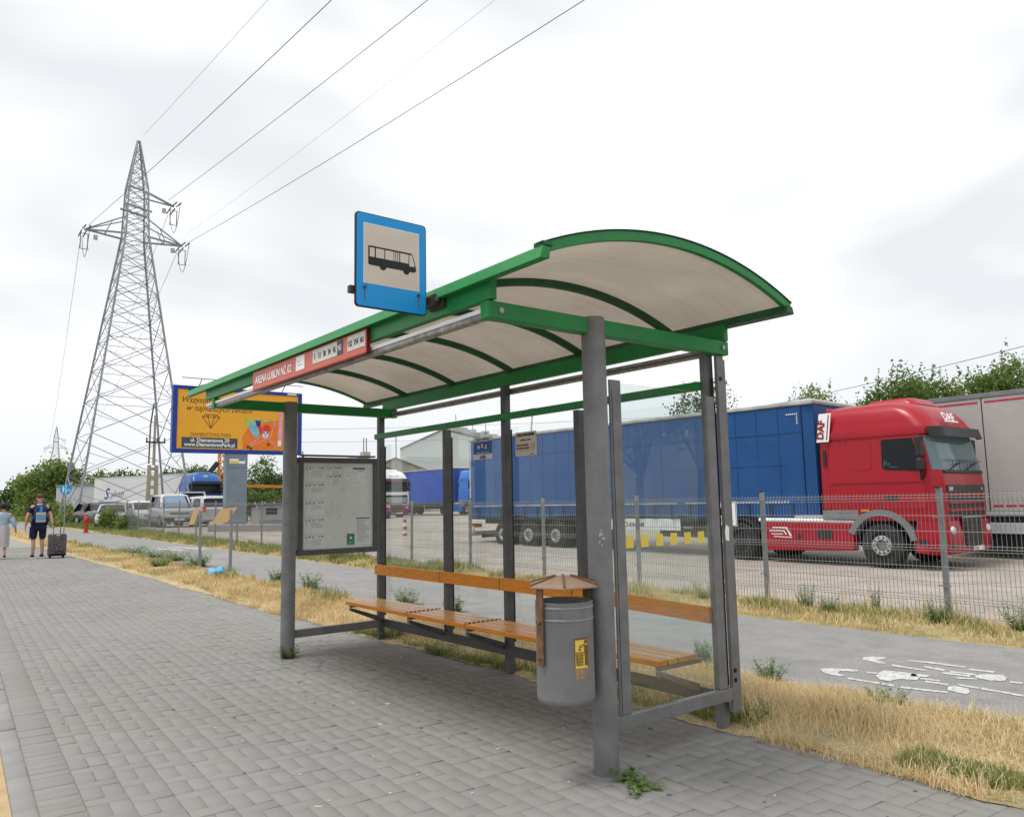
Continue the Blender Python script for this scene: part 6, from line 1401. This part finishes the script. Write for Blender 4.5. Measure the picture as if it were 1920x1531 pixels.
# row of trees behind the trailers, right
row = [(-20.4, 34.6, 6.4, .9, 16), (-18.6, 36.3, 5.9, 1.0, 22), (-17.5, 37.6, 6.6, 1.15, 34), (-16.6, 38.9, 6.6, 1.3, 44), (-15.6, 40.1, 6.7, 1.4, 50), (-14.6, 41.0, 6.9, 1.45, 54), (-13.6, 42.2, 7.1, 1.5, 56), (-12.2, 43.6, 7.4, 1.5, 56)]
rl = ['sparse young tree left end of the row behind the red cab', 'thin young tree just left of the red cab roof', 'young tree rising over the red cab roof hatch', 'bushy tree over the front of the red cab', 'bushy tree above the left door of the grey trailer', 'bushy tree above the grey trailer, third from the right edge', 'tall bushy tree above the grey trailer, second from the right edge', 'tallest bushy tree of the row at the right edge']
for (x, y, h, w, k), lab in zip(row, rl):
    bl = rb_(6, 0, 0, h * .70, w * .6, w * .6, h * .09, w * .55, w * .9) + rb_(3, 0, 0, h * .36, w * .5, w * .5, .3, w * .5, w * .8)
    tree('tree', lab, (x, y, zlot(x, y)), bl, h * .35, .07 + .02 * w, 'leafA' if k % 4 else 'leafC', k * 10, 34, .075, .21, 'trees in a row behind the trailers', shoots=12 + k // 3)
tree('tree', 'airy loose tree seen through the end pane above the blue trailer', (-29.0, 36.8, .1), [(-.5, -.4, 6.3, 1.2, 1.2, .9), (.6, .5, 6.9, 1.0, 1.0, .8), (0, 0, 5.0, 1.2, 1.2, 1.2)], 3.5, .12, 'leafB', 150, 16, .08, .26, shoots=18)
# green mass at the far left and treeline behind the white trailer
tree('tree', 'large rounded green tree at the end of the path, left of the tall pylon', (-101, 13.9, .7), [(0, 0, 4.2, 2.2, 2.4, 1.9), (.5, 2.0, 3.6, 1.8, 2.0, 1.7), (-.5, -2.0, 3.2, 1.8, 1.9, 1.6), (0, .4, 5.1, 1.7, 1.9, 1.3), (1, -1.2, 1.7, 1.8, 2.2, 1.5), (1, 2.2, 1.6, 1.7, 2.2, 1.5)], 2.5, .3, 'leafC', 360, 22, .17, .34)
tree('tree', 'darker tree crowding the left side of the large rounded one', (-106, 12.2, .7), [(0, 0, 2.6, 2.0, 2.0, 1.8), (0, -1.2, 1.9, 1.6, 1.6, 1.5), (0, .8, 3.6, 1.4, 1.5, 1.2)], 2, .25, 'leafB', 200, 22, .17, .32)
tree('tree', 'tree between the large rounded one and the grey trailer', (-95, 16.2, .6), [(0, 0, 2.3, 1.4, 1.6, 1.2), (0, 1.2, 1.7, 1.3, 1.5, 1.0), (0, -1.3, 1.6, 1.3, 1.4, 1.0)], 2, .25, 'leafA', 200, 22, .16, .32)
tl_ = [(-121.7, 23.3, 6.3, 2.6), (-126, 26, 6.4, 2.4), (-131, 27.9, 6.5, 2.5), (-134.8, 31, 7.4, 3.0), (-128, 31, 6.0, 2.6), (-121.5, 32, 6.4, 2.8), (-114.3, 33, 6.7, 2.2), (-108, 32.6, 7.5, 2.5), (-106.5, 34.5, 6.9, 2.2)]
tn = ['left end of the treeline above the lettered trailer', 'second from the left in the treeline above the lettered trailer', 'third from the left in the treeline above the lettered trailer', 'tallest tree behind the tall pylon', 'right beside the tallest one behind the pylon', 'behind the lichen covered pole', 'left of the billboard column', 'rounded and tall, just left of the crane mast', 'touching the crane mast']
for i, (x, y, h, w) in enumerate(tl_):
    tree('tree', 'dark distant tree, ' + tn[i], (x, y, .6), rb_(6, 0, 0, h * .62, w * .4, w * .4, h * .12, w * .4, w * .65), h * .4, .22, 'leafB' if i % 3 else 'leafA', 130, 18, .20, .36, 'treeline behind the white trailer')
tree('tree', 'slender pale green tree under the right half of the billboard', (-60.8, 23.0, .45), rb_(7, 0, 0, 2.7, .5, .6, .9, .5, .9) + [(0, 0, 4.1, .55, .55, .8)], 1.8, .12, 'leafA', 150, 20, .10, .22)
tree('tree', 'bush left of the slender tree under the billboard', (-60, 21.8, .45), rb_(6, 0, 0, 2.0, .5, .6, .6, .5, .9), 1.0, .1, 'leafB', 110, 20, .10, .22, cat='bush')
tree('tree', 'bush right of the slender tree under the billboard', (-60.2, 24.2, .45), rb_(6, 0, 0, 1.9, .5, .7, .6, .5, .9), 1.0, .1, 'leafB', 110, 20, .10, .22, cat='bush')
tree('bush', 'dark hedge bush behind the kiosk roof', (-50.5, 18.6, .42), rb_(8, 0, 0, 1.3, .4, .9, .3, .5, .8), .6, .06, 'leafA', 150, 20, .09, .2, cat='bush')
co = thing('conifer', 'dark pointed conifer peeping over the right end of the billboard', 'tree', (-71.3, 30.5, .45))
Pc = []
for k in range(16):
    z = 1.0 + 5.0 * k / 15; r_ = 1.5 * (1 - k / 15.5); n = int(40 * (1 - k / 18)); th = rng.uniform(0, 6.28, n); q = rng.uniform(.1, 1, n) ** .6 * r_
    Pc.append(np.stack([q * np.cos(th), q * np.sin(th), z - q * .35 + rng.normal(size=n) * .08], 1))
V, F = leaf_quads(np.concatenate(Pc), .16); link_mesh('crown', mesh_np('crown', V, F), 'leafB', co); MB().tube((0, 0, 0), (0, 0, 5.8), .14, .03, n=8).build('trunk', 'bark', co)
# trees beyond the right edge (mirrored in the end pane)
for x, y, h, lab in ((18.6, 27.2, 7.8, 'big dark tree beyond the right edge, mirrored in the left half of the end pane'), (17.6, 30.4, 7.6, 'big dark tree beyond the right edge, mirrored in the middle of the end pane')):
    tree('tree', lab, (x, y, 0), rb_(10, 0, 0, h * .74, 1.3, 1.3, h * .08, .8, 1.3), h * .4, .2, 'leafB', 420, 22, .12, .3, 'trees beyond the right edge')
hl = thing('hall', 'plain grey brown hall beyond the right edge, mirrored low in the end pane', 'building', (25, 36, 0))
MB().box((-2.5, -4.0, 0), (4.5, 7, 4.7)).build('wall', 'render', hl); MB().box((-2.7, -4.2, 4.7), (4.7, 7.2, 4.95)).build('roof', 'roofgrey', hl)
# far woods along the horizon
P = []
for k in range(150):
    a = rng.uniform(-.35, 1.15); d = rng.uniform(260, 420); cx, cy = -d * math.cos(a), d * math.sin(a) + 20; hh = rng.uniform(4, 9)
    P.append(np.array([cx, cy, 1 + hh * .5]) + rng.normal(size=(170, 3)) * np.array([4.5, 4.5, hh * .24]))
V, F = leaf_quads(np.concatenate(P), .9); stuff(link_mesh('far_woods', mesh_np('far_woods', V, F), 'leafB'))
# hedge and scrub at the far left end of the path
for x, y, w, h, mm, lab in ((-112.3, 11.2, 1.6, 1.1, 'leafB', 'low dark hedge across the far end of the path'), (-120, 10.6, 1.5, 2.2, 'leafC', 'pale bush beside the yellowish house'), (-88, 12.5, 1.6, 1.2, 'leafA', 'scrub bush in front of the mid grey trailer'), (-76, 11.6, 1.8, 1.3, 'leafC', 'weedy bush at the left foot of the tall pylon'), (-61, 9.7, 1.2, 1.0, 'leafC', 'weedy bush behind the round sign'), (-49.6, 9.6, .45, 1.15, 'leafC', 'tall yellow green weed bush by the far fence'), (-46.6, 10.2, .40, .9, 'leafC', 'yellowing weed bush before the silver car nose')):
    tree('bush', lab, (x, y, zt(x, y)), rb_(7, 0, 0, h * .45, w * .35, w * .7, h * .16, w * .35, w * .6), h * .3, .03, mm, 110, 18, .06 + .03 * w, .10 + .07 * w, 'bushes at the far left', limbs=3, cat='bush')

def zpv(x): return 0.0075 * np.maximum(0, -12 - x)
def blades(name, m, n, x0, x1, y0, y1, h0, h1, w, lean, zf=None, edge=.06, patch=None, pw=1.0, dens_pow=1.0):
    x = x1 - (x1 - x0) * rng.uniform(0, 1, n) ** dens_pow; y = rng.uniform(y0, y1, n)
    y0v = y0 + edge * np.sin(x * 3.1) + edge * .6 * np.sin(x * 11.3 + 1); y1v = y1 + edge * np.sin(x * 2.3 + 2) + edge * .6 * np.sin(x * 9.1)
    keep = (y > y0v) & (y < y1v)
    pt = np.sin(x * 1.9 + 1.3 * np.sin(y * 2.1)) * np.sin(y * 2.7 + x * .6) + .5 * np.sin(x * 5.1 + y * 4.3)
    if patch is not None: keep &= (pt * pw + rng.normal(size=n) * .35) > patch
    x, y, pt = x[keep], y[keep], pt[keep]; n = len(x)
    z = (zpv(x) + .02) if zf is None else zf(x, y)
    h = rng.uniform(h0, h1, n) * (1 + .35 * np.clip(pt, -1, 1)); th = rng.uniform(0, 2 * math.pi, n); le = rng.uniform(.15, 1, n) * lean
    dx, dy = np.cos(th), np.sin(th); ph = th + rng.uniform(1.0, 2.1, n); ax, ay = np.cos(ph) * w / 2, np.sin(ph) * w / 2
    B = np.stack([x, y, z - .02], 1); A = np.stack([ax, ay, 0 * ax], 1)
    Mi = B + np.stack([dx * h * le * .35, dy * h * le * .35, h * (.62 - .12 * le)], 1); T = B + np.stack([dx * h * le, dy * h * le, h * np.sqrt(np.maximum(.006, 1.0 - (le * .86) ** 2))], 1)
    V = np.stack([B - A, B + A, Mi - A * .75, Mi + A * .75, T], 1).reshape(-1, 3); k = np.arange(n)[:, None] * 5
    F = np.concatenate([k + np.array([0, 1, 3]), k + np.array([0, 3, 2]), k + np.array([2, 3, 4])])
    return stuff(link_mesh(name, mesh_np(name, V, F), m))
zfl = lambda x, y: np.vectorize(zt)(x, y) + .02
# near verge: matted dry grass, densest close to the camera
blades('dry_grass', 'straw', 40000, -7, -.5, 4.38, 5.76, .04, .11, .0055, 1.16)
blades('dry_grass', 'strawpale', 24000, -7, -.5, 4.42, 5.74, .06, .16, .0045, 1.17, patch=-.9)
blades('dry_grass', 'strawpale', 2200, -7, -.5, 4.5, 5.5, .12, .22, .004, .9)
for xa, xb, nn in ((-3.1, -.8, 1300), (-14, -8.6, 2400)):
    blades('dry_grass', 'strawpale', nn, xa, xb, 4.27, 4.42, .06, .16, .0042, 1.17, edge=.06, patch=-.1)
    blades('dry_grass', 'straw', nn, xa, xb, 4.28, 4.42, .04, .11, .0048, 1.17, edge=.05)
blades('dry_grass', 'straw', 36000, -14, -7, 4.38, 5.76, .05, .14, .008, 1.14)
blades('dry_grass', 'straw', 42000, -36, -14, 4.45, 5.8, .05, .13, .011, 1.0, dens_pow=1.6)
blades('dry_grass', 'straw', 9000, -75, -36, 4.7, 5.9, .08, .17, .03, .9)
blades('grass', 'grass', 16000, -7, -.5, 4.45, 5.7, .04, .11, .005, .95, patch=.45)
blades('grass', 'grass', 14000, -9.0, -3.2, 4.35, 4.70, .04, .10, .006, .8)
blades('grass', 'grass', 4600, -2.3, -1.2, 4.40, 4.75, .05, .14, .006, .7)
blades('grass', 'grass', 16000, -36, -9, 4.4, 5.75, .05, .14, .010, .8, patch=.55)
blades('grass', 'grass', 5000, -36, -9, 5.2, 5.8, .08, .22, .012, .7, patch=.2)
# far verge along the fence
blades('grass', 'grass', 22000, -14, 2, 8.80, 10.05, .05, .17, .007, .9, zf=zfl, patch=.0)
blades('dry_grass', 'straw', 26000, -14, 2, 8.54, 10.05, .05, .15, .0085, 1.14, zf=zfl)
blades('dry_grass', 'strawpale', 1400, -14, 2, 9.3, 10.0, .15, .38, .005, .5, zf=zfl)
blades('grass', 'grass', 30000, -48, -14, 8.6, 10.3, .08, .24, .016, .8, zf=zfl, patch=-.3, dens_pow=1.3)
blades('dry_grass', 'straw', 18000, -48, -14, 8.6, 10.2, .08, .18, .014, .9, zf=zfl, dens_pow=1.3)
blades('grass', 'grass', 14000, -95, -48, 9.0, 12.5, .15, .45, .05, .7, zf=zfl)
# moss and tiny weeds in the paving joints near the shelter

def weed(x, y, h, spread, nst, label, m='leafW', group=None, z=None, size=1.0):
    V = []; F = []
    for s in range(int(nst * 1.5)):
        a = rng.uniform(0, 6.28); r0 = rng.uniform(0, .35) * spread; hh = h * rng.uniform(.45, 1.05); ox, oy = r0 * math.cos(a), r0 * math.sin(a); tx, ty = ox + spread * rng.uniform(.2, .8) * math.cos(a), oy + spread * rng.uniform(.2, .8) * math.sin(a)
        n0 = len(V); w = .0022 * size; V += [(ox - w, oy, -.02), (ox + w, oy, -.02), (tx + w * .5, ty, hh), (tx - w * .5, ty, hh)]; F.append((n0, n0 + 1, n0 + 2, n0 + 3))
        nl = max(4, int(hh / .016 / size))
        for k in range(nl):
            t = (k + .6) / nl; cx, cy, cz = ox + (tx - ox) * t, oy + (ty - oy) * t, hh * t; b = rng.uniform(0, 6.28); l = rng.uniform(.022, .05) * size * (1.25 - .6 * t); d = np.array([math.cos(b), math.sin(b), rng.uniform(-.2, .5)]); p = np.array([-math.sin(b), math.cos(b), rng.uniform(-.4, .4)]) * l * .28; c = np.array([cx, cy, cz])
            n0 = len(V); V += [tuple(c), tuple(c + d * l * .5 + p), tuple(c + d * l), tuple(c + d * l * .5 - p)]; F.append((n0, n0 + 1, n0 + 2, n0 + 3))
    o = link_mesh('weed', mesh_np('weed', V, F), m); o.location = (x, y, zt(x, y) if z is None else z); tag(o, label, 'weed', group); return o
WG = 'weeds in the verges'
weed(-3.13, 3.20, .05, .14, 16, 'low sprawling weed at the foot of the near round post', group=WG)
weed(-2.98, 3.13, .04, .18, 15, 'flat sprig of weed on the paving right of the near post', group=WG)
weed(-7.72, 3.18, .13, .12, 26, 'weed tuft at the foot of the far round post', group=WG)
weed(-5.95, 5.72, .34, .18, 46, 'bushy weed seen through the end pane above the seat', group=WG)
weed(-4.62, 5.74, .24, .12, 34, 'bushy weed at the path edge just right of the shelter', group=WG)
weed(-3.95, 5.72, .18, .18, 30, 'low weed touching the left end of the painted bicycle', group=WG)
weed(-2.95, 5.66, .15, .2, 26, 'small weed below the painted bicycle', group=WG)
weed(-3.40, 4.62, .14, .24, 46, 'green weeds round the foot of the near back post', group=WG)
weed(-8.0, 4.50, .20, .28, 50, 'weed clump under the far back post', group=WG)
weed(-6.9, 4.46, .14, .35, 44, 'low green weeds under the bench at the paving edge', group=WG)
weed(-4.25, 9.45, .30, .20, 40, 'dark leafy weed below the fence post in front of the red cab', group=WG)
weed(-3.45, 9.55, .34, .26, 36, 'tall leafy weed by the fence at the right edge', group=WG)
weed(-6.1, 9.75, .34, .2, 26, 'feathery weed in the fence between the two right posts', group=WG)
weed(-7.5, 9.5, .28, .35, 40, 'spiky grass clump beside the fence post right of the shelter', group=WG)
weed(-5.2, 9.85, .42, .10, 12, 'yellow flowering stalk poking through the fence mesh', 'leafC', WG)
for i, (x, y, h, sp, n, lab) in enumerate([(-22.6, 6.1, .30, .5, 60, 'weed clump beyond the farther info board, nearest the path'), (-20.6, 5.2, .28, .35, 50, 'weed clump in the dry verge left of the info boards'), (-20.0, 5.9, .38, .45, 60, 'weed clump right behind the farther info board'), (-26.8, 6.0, .30, .6, 60, 'long weed bank at the path edge behind the suitcase'), (-24.5, 6.05, .3, .6, 60, 'weed bank at the path edge, middle of three'), (-15.2, 6.0, .30, .25, 36, 'weed tuft left of the far round post'), (-13.5, 5.95, .30, .3, 36, 'thin weed under the timetable case'), (-10.4, 6.1, .28, .25, 30, 'weed behind the bench at the path edge'), (-9.2, 6.15, .26, .2, 26, 'weed behind the bench middle at the path edge'), (-18.8, 9.0, .4, .4, 50, 'dark weed clump at the far verge behind the info boards')]):
    weed(x, y, h, sp, n, lab, group=WG, size=1.7)
# more leafy plants along the foot of the fence
for i, x in enumerate([-2.2, -3.0, -4.9, -5.6, -6.6, -8.3, -9.6, -10.9, -12.6, -14.1, -15.8, -17.2, -19.0, -21.5, -24.0]):
    hh = (.13, .20, .11, .24, .16)[i % 5]
    weed(x, 9.3 + .5 * rng.uniform(), hh, .16 + .10 * rng.uniform(), 26, 'leafy green weed at the foot of the mesh fence, ' + ('first second third fourth fifth sixth seventh eighth ninth tenth eleventh twelfth thirteenth fourteenth fifteenth'.split()[i]) + ' from the right edge', group='leafy weeds at the fence foot', size=1.2)
gum = MB(); rr = random.Random(31)
for k in range(90):
    x, y, r_ = rr.uniform(-9, -1.9), rr.uniform(1.0, 4.2), rr.choice([.006, .008, .011, .015])
    if rr.random() < .5: x, y = rr.gauss(-5.6, 1.2), rr.gauss(3.3, .4)
    gum.lathe((x, y, 0), [(r_, .0005), (r_ * .8, .0042), (.001, .0045)], 8)
stuff(gum.build('gum_spots', 'ink', None, fix=False))
# little bits of litter on the paving
lit = MB(); rr = random.Random(12)
for k in range(46):
    x, y = rr.uniform(-9, -1.8), rr.uniform(1.2, 4.2); a = rr.uniform(0, 3.1); l = rr.choice([.004, .005, .006, .007, .02]); w = .003
    lit.hexa([(x + sx_ * l * math.cos(a) - sy * w * math.sin(a), y + sx_ * l * math.sin(a) + sy * w * math.cos(a), zz) for zz in (.0005, .005) for sx_, sy in ((-1, -1), (1, -1), (1, 1), (-1, 1))])
stuff(lit.build('paving_litter', 'paperlitter', None, fix=False))

# ------------------------------------------------------------------ PEOPLE
def skin(name, J, E_, root, m, parent, sub=2, smooth=True):
    keys = list(J); ix = {k: i for i, k in enumerate(keys)}
    bm = bmesh.new(); lay = bm.verts.layers.skin.verify()
    vs = []
    for k in keys:
        v = bm.verts.new(J[k][:3]); r_ = J[k][3]; v[lay].radius = r_ if isinstance(r_, tuple) else (r_, r_); v[lay].use_root = (k == root); vs.append(v)
    for a, b in E_: bm.edges.new((vs[ix[a]], vs[ix[b]]))
    me = bpy.data.meshes.new(name); bm.to_mesh(me); bm.free(); me.materials.append(M[m])
    o = bpy.data.objects.new(name, me); C.objects.link(o); o.parent = parent; ORG[o.name] = Vector((0, 0, 0))
    s = o.modifiers.new('skin', 'SKIN'); s.use_smooth_shade = True; s.branch_smoothing = .3
    if sub: u = o.modifiers.new('sub', 'SUBSURF'); u.levels = sub; u.render_levels = sub
    return o
# local frame: x forward (walking direction), y left, z up
def hand(parent_pts, base, d, side):   # five finger chains rooted in the palm
    base = Vector(base); d = Vector(d).normalized(); a = Vector((1, 0, 0)); J = {}; E_ = []
    J['w'] = (*base, .026); J['p'] = (*(base + d * .07), (.036, .020)); E_.append(('w', 'p'))
    for k, (o, l) in enumerate(((.03, .07), (.011, .08), (-.009, .075), (-.028, .06))):
        b = base + d * .08 + a * o; J['f%d' % k] = (*b, .011); J['g%d' % k] = (*(b + d * l * .5 + Vector((.004, -side * .006, 0))), .0095); J['h%d' % k] = (*(b + d * l + Vector((.008, -side * .02, 0))), .008); E_ += [('p', 'f%d' % k), ('f%d' % k, 'g%d' % k), ('g%d' % k, 'h%d' % k)]
    t = base + d * .03 + a * .03; J['t0'] = (*t, .012); J['t1'] = (*(t + d * .04 + a * .02), .010); E_ += [('w', 't0'), ('t0', 't1')]
    return J, E_
man = thing('person', 'man in black shirt and dark shorts walking away with a backpack', 'person', (-27.2, 3.45, zpath(-27.2)), R(180)); man.scale = (1.04, 1.04, 1.04)
J = {'pel': (0, 0, .95, (.15, .115)), 'wst': (.01, 0, 1.10, (.165, .115)), 'chs': (.02, 0, 1.32, (.185, .125)), 'shl': (.01, 0, 1.46, (.12, .09)), 'nck': (.02, 0, 1.53, .062), 'hd0': (.04, 0, 1.61, (.072, .080)), 'hd1': (.045, 0, 1.70, (.078, .092)), 'hd2': (.04, 0, 1.76, (.058, .07)),
     'sL': (0, .20, 1.43, .066), 'eL': (-.04, .30, 1.14, .048), 'wL': (.02, .32, .90, .032), 'sR': (0, -.20, 1.43, .066), 'eR': (-.12, -.27, 1.16, .048), 'wR': (-.24, -.30, .93, .032),
     'hL': (0, .10, .90, .088), 'kL': (.05, .115, .50, .058), 'cL': (-.02, .115, .34, .056), 'aL': (.02, .12, .10, .038), 'hR': (0, -.10, .90, .088), 'kR': (.06, -.10, .50, .058), 'cR': (-.02, -.10, .35, .056), 'aR': (-.08, -.10, .12, .038), 'bL': (.13, .13, .035, .036), 'bR': (.03, -.11, .045, .036)}
E1 = [('pel', 'wst'), ('wst', 'chs'), ('chs', 'shl'), ('shl', 'nck'), ('nck', 'hd0'), ('hd0', 'hd1'), ('hd1', 'hd2'), ('shl', 'sL'), ('sL', 'eL'), ('eL', 'wL'), ('shl', 'sR'), ('sR', 'eR'), ('eR', 'wR'), ('pel', 'hL'), ('hL', 'kL'), ('kL', 'cL'), ('cL', 'aL'), ('aL', 'bL'), ('pel', 'hR'), ('hR', 'kR'), ('kR', 'cR'), ('cR', 'aR'), ('aR', 'bR')]
skin('body', J, E1, 'pel', 'skin', man)
for sd, w, d in ((1, (.02, .32, .90), (.15, .05, -1)), (-1, (-.24, -.30, .93), (-.45, -.1, -1))):
    hj, he = hand(None, w, d, sd); skin('hand', hj, he, 'w', 'skin', man, 1)
def grow(J, keys, g): return {k: (*J[k][:3], tuple(r_ + g for r_ in (J[k][3] if isinstance(J[k][3], tuple) else (J[k][3],) * 2))) for k in keys}
S = grow(J, ['pel', 'wst', 'chs', 'shl', 'sL', 'sR'], .022); S['nk'] = (.02, 0, 1.51, .07); S['uL'] = (-.02, .255, 1.25, .080); S['uR'] = (-.07, -.24, 1.27, .080)
skin('shirt', S, [('pel', 'wst'), ('wst', 'chs'), ('chs', 'shl'), ('shl', 'nk'), ('shl', 'sL'), ('sL', 'uL'), ('shl', 'sR'), ('sR', 'uR')], 'pel', 'shirtblack', man)
S = grow(J, ['pel', 'hL', 'hR'], .03); S['tL'] = (.03, .115, .66, .098); S['tR'] = (.035, -.105, .66, .098); S['zL'] = (.045, .118, .50, .092); S['zR'] = (.05, -.105, .50, .092)
skin('shorts', S, [('pel', 'hL'), ('hL', 'tL'), ('tL', 'zL'), ('pel', 'hR'), ('hR', 'tR'), ('tR', 'zR')], 'pel', 'shortblue', man)
MB().hexa([(-.02, .212, .52), (.08, .212, .52), (.08, .222, .52), (-.02, .222, .52), (-.03, .205, .88), (.05, .205, .88), (.05, .222, .88), (-.03, .222, .88)]).build('side_stripe', 'stripeblue', man, bevel=.004)
MB().ball((.035, 0, 1.735), .098, 16, 10, (1.02, .86, .85)).build('hair', 'hairbrown', man, smooth=True)
for s in (1, -1): MB().ball((.05, s * .083, 1.665), .024, 8, 6, (.9, .45, 1.3)).build('ear', 'skin', man, smooth=True)
MB().ball((.125, 0, 1.655), .018, 8, 6, (1, .8, 1.4)).build('nose', 'skin', man, smooth=True)
for n_, a, b in (('L', (.02, .12, .07), (.16, .13, .03)), ('R', (-.08, -.10, .09), (.06, -.115, .04))):
    MB().ball(((a[0] + b[0]) / 2 - .01, a[1], .052 if n_ == 'L' else .062), .15, 14, 8, (1.0, .36, .36)).build('shoe', 'shirtblack', man, smooth=True)
    MB().box((a[0] - .10, a[1] - .048, .0 if n_ == 'L' else .005), (b[0] + .03, a[1] + .048, .022 if n_ == 'L' else .027)).build('shoe_sole', 'white', man, bevel=.01)
bp_ = thing('backpack', 'grey and blue backpack on the back of the man in black', 'backpack', (-27.2, 3.45, zpath(-27.2)), R(180)); bp_.scale = (1.04, 1.04, 1.04)
MB().loft([[(-.15, -.15, .98), (-.28, -.135, .98), (-.28, .135, .98), (-.15, .15, .98)], [(-.15, -.17, 1.15), (-.31, -.15, 1.15), (-.31, .15, 1.15), (-.15, .17, 1.15)], [(-.14, -.15, 1.40), (-.27, -.13, 1.40), (-.27, .13, 1.40), (-.14, .15, 1.40)], [(-.13, -.09, 1.47), (-.20, -.08, 1.47), (-.20, .08, 1.47), (-.13, .09, 1.47)]]).build('pack_body', 'packnavy', bp_, bevel=.03, smooth='auto')
MB().box((-.345, -.12, 1.0), (-.30, .12, 1.28)).build('front_pocket', 'packgrey', bp_, bevel=.02); MB().box((-.352, -.115, 1.08), (-.346, .115, 1.14)).build('blue_band', 'packblue', bp_, bevel=.002)
MB().box((-.353, -.12, 1.175), (-.347, .12, 1.185)).build('pocket_zip', 'shirtblack', bp_)
MB().box((-.30, -.035, 1.29), (-.265, .035, 1.44)).build('blue_strap', 'packblue', bp_, bevel=.006)
for s in (-1, 1): MB().path([(-.16, s * .10, 1.45), (.0, s * .12, 1.55), (.13, s * .13, 1.42), (.14, s * .15, 1.2)], .022, 6).build('shoulder_strap', 'packnavy', bp_, smooth=True); MB().ball((-.22, s * .18, 1.07), .06, 8, 6, (1, .7, 1.5)).build('side_pouch', 'packnavy', bp_, smooth=True)
su = thing('suitcase', 'dark patterned trolley suitcase pulled by the man in black', 'suitcase', (-26.75, 3.88, zpath(-26.75)), R(180))
MB().box((-.15, -.23, .06), (.15, .23, .70)).build('shell', 'case', su, bevel=.05, seg=3); MB().box((-.185, -.19, .20), (-.15, .19, .62)).build('front_pocket', 'case', su, bevel=.03, seg=3); MB().box((-.155, -.225, .065), (.155, .225, .15)).build('base_band', 'shirtblack', su, bevel=.03)
MB().box((-.153, -.05, .655), (-.149, .05, .675)).build('badge', 'lampglass', su)
m = MB(); m.path([(.10, -.09, .69), (.12, -.09, .92), (.12, .09, .92), (.10, .09, .69)], .012, 6); m.build('pull_handle', 'shirtblack', su)
for s in (-1, 1): MB().lathe((.08, s * .17, .04), [(.015, -.02), (.042, -.018), (.042, .018), (.015, .02)], 12, axis='y').build('wheel', 'tyre', su, smooth='auto'); MB().tube((-.10, s * .17, .0), (-.10, s * .17, .07), .018, n=8).build('foot', 'shirtblack', su)
wo = thing('person', 'woman in light denim jacket and pale skirt walking away at the left edge', 'person', (-27.6, 2.58, zpath(-27.6)), R(176))
J = {'pel': (0, 0, .86, (.15, .12)), 'wst': (.01, 0, 1.0, (.135, .105)), 'chs': (.02, 0, 1.18, (.155, .12)), 'shl': (.01, 0, 1.31, (.10, .08)), 'nck': (.02, 0, 1.37, .052), 'hd0': (.045, 0, 1.44, (.066, .072)), 'hd1': (.05, 0, 1.52, (.074, .084)), 'hd2': (.045, 0, 1.58, (.055, .065)),
     'sL': (0, .17, 1.28, .058), 'eL': (-.05, .24, 1.03, .045), 'wL': (.06, .24, .83, .030), 'sR': (0, -.17, 1.28, .058), 'eR': (-.10, -.27, 1.05, .045), 'wR': (-.06, -.33, .82, .030),
     'hL': (0, .085, .80, .085), 'kL': (.10, .08, .46, .055), 'aL': (.14, .085, .09, .036), 'bL': (.24, .09, .03, .032), 'hR': (0, -.085, .80, .085), 'kR': (0, -.08, .45, .055), 'cR': (-.10, -.08, .30, .050), 'aR': (-.20, -.08, .14, .035), 'bR': (-.12, -.085, .04, .030)}
E2 = [e_ for e_ in E1 if e_ not in (('kL', 'cL'), ('cL', 'aL'))] + [('kL', 'aL')]
skin('body', J, E2, 'pel', 'skin', wo)
for sd, w, d in ((1, (.06, .24, .83), (.3, 0, -1)), (-1, (-.06, -.33, .82), (.2, -.1, -1))):
    hj, he = hand(None, w, d, sd); skin('hand', hj, he, 'w', 'skin', wo, 1)
S = grow(J, ['pel', 'wst', 'chs', 'shl', 'sL', 'sR', 'eL', 'eR'], .024); S['nk'] = (.02, 0, 1.36, .06); S['fL'] = (.02, .24, .91, .052); S['fR'] = (-.07, -.31, .90, .052)
skin('jacket', S, [('pel', 'wst'), ('wst', 'chs'), ('chs', 'shl'), ('shl', 'nk'), ('shl', 'sL'), ('sL', 'eL'), ('eL', 'fL'), ('shl', 'sR'), ('sR', 'eR'), ('eR', 'fR')], 'pel', 'denim', wo)
def ell(z, a, b, cx=0, n=20): return [(cx + a * math.cos(2 * math.pi * k / n) * (1 + .05 * math.sin(6 * math.pi * 2 * k / n)), b * math.sin(2 * math.pi * k / n) * (1 + .05 * math.sin(6 * math.pi * 2 * k / n)), z) for k in range(n)]
MB().loft([ell(.34, .20, .185, .0), ell(.5, .19, .185, .0), ell(.70, .17, .19), ell(.86, .15, .185), ell(.98, .12, .15)], cap=True).build('skirt', 'skirt', wo, smooth='auto')
MB().ball((.03, 0, 1.535), .115, 16, 10, (1.0, .92, .95)).build('hair', 'hairdark', wo, smooth=True); MB().ball((.125, 0, 1.475), .015, 8, 6, (1, .8, 1.4)).build('nose', 'skin', wo, smooth=True)
for a, z in (((.19, .088), .035), ((-.15, -.082), .06)): MB().ball((a[0], a[1], z), .12, 12, 8, (1.0, .36, .33)).build('shoe', 'shirtblack', wo, smooth=True); MB().box((a[0] - .12, a[1] - .04, z - .035), (a[0] + .11, a[1] + .04, z - .018)).build('shoe_sole', 'white', wo, bevel=.006)
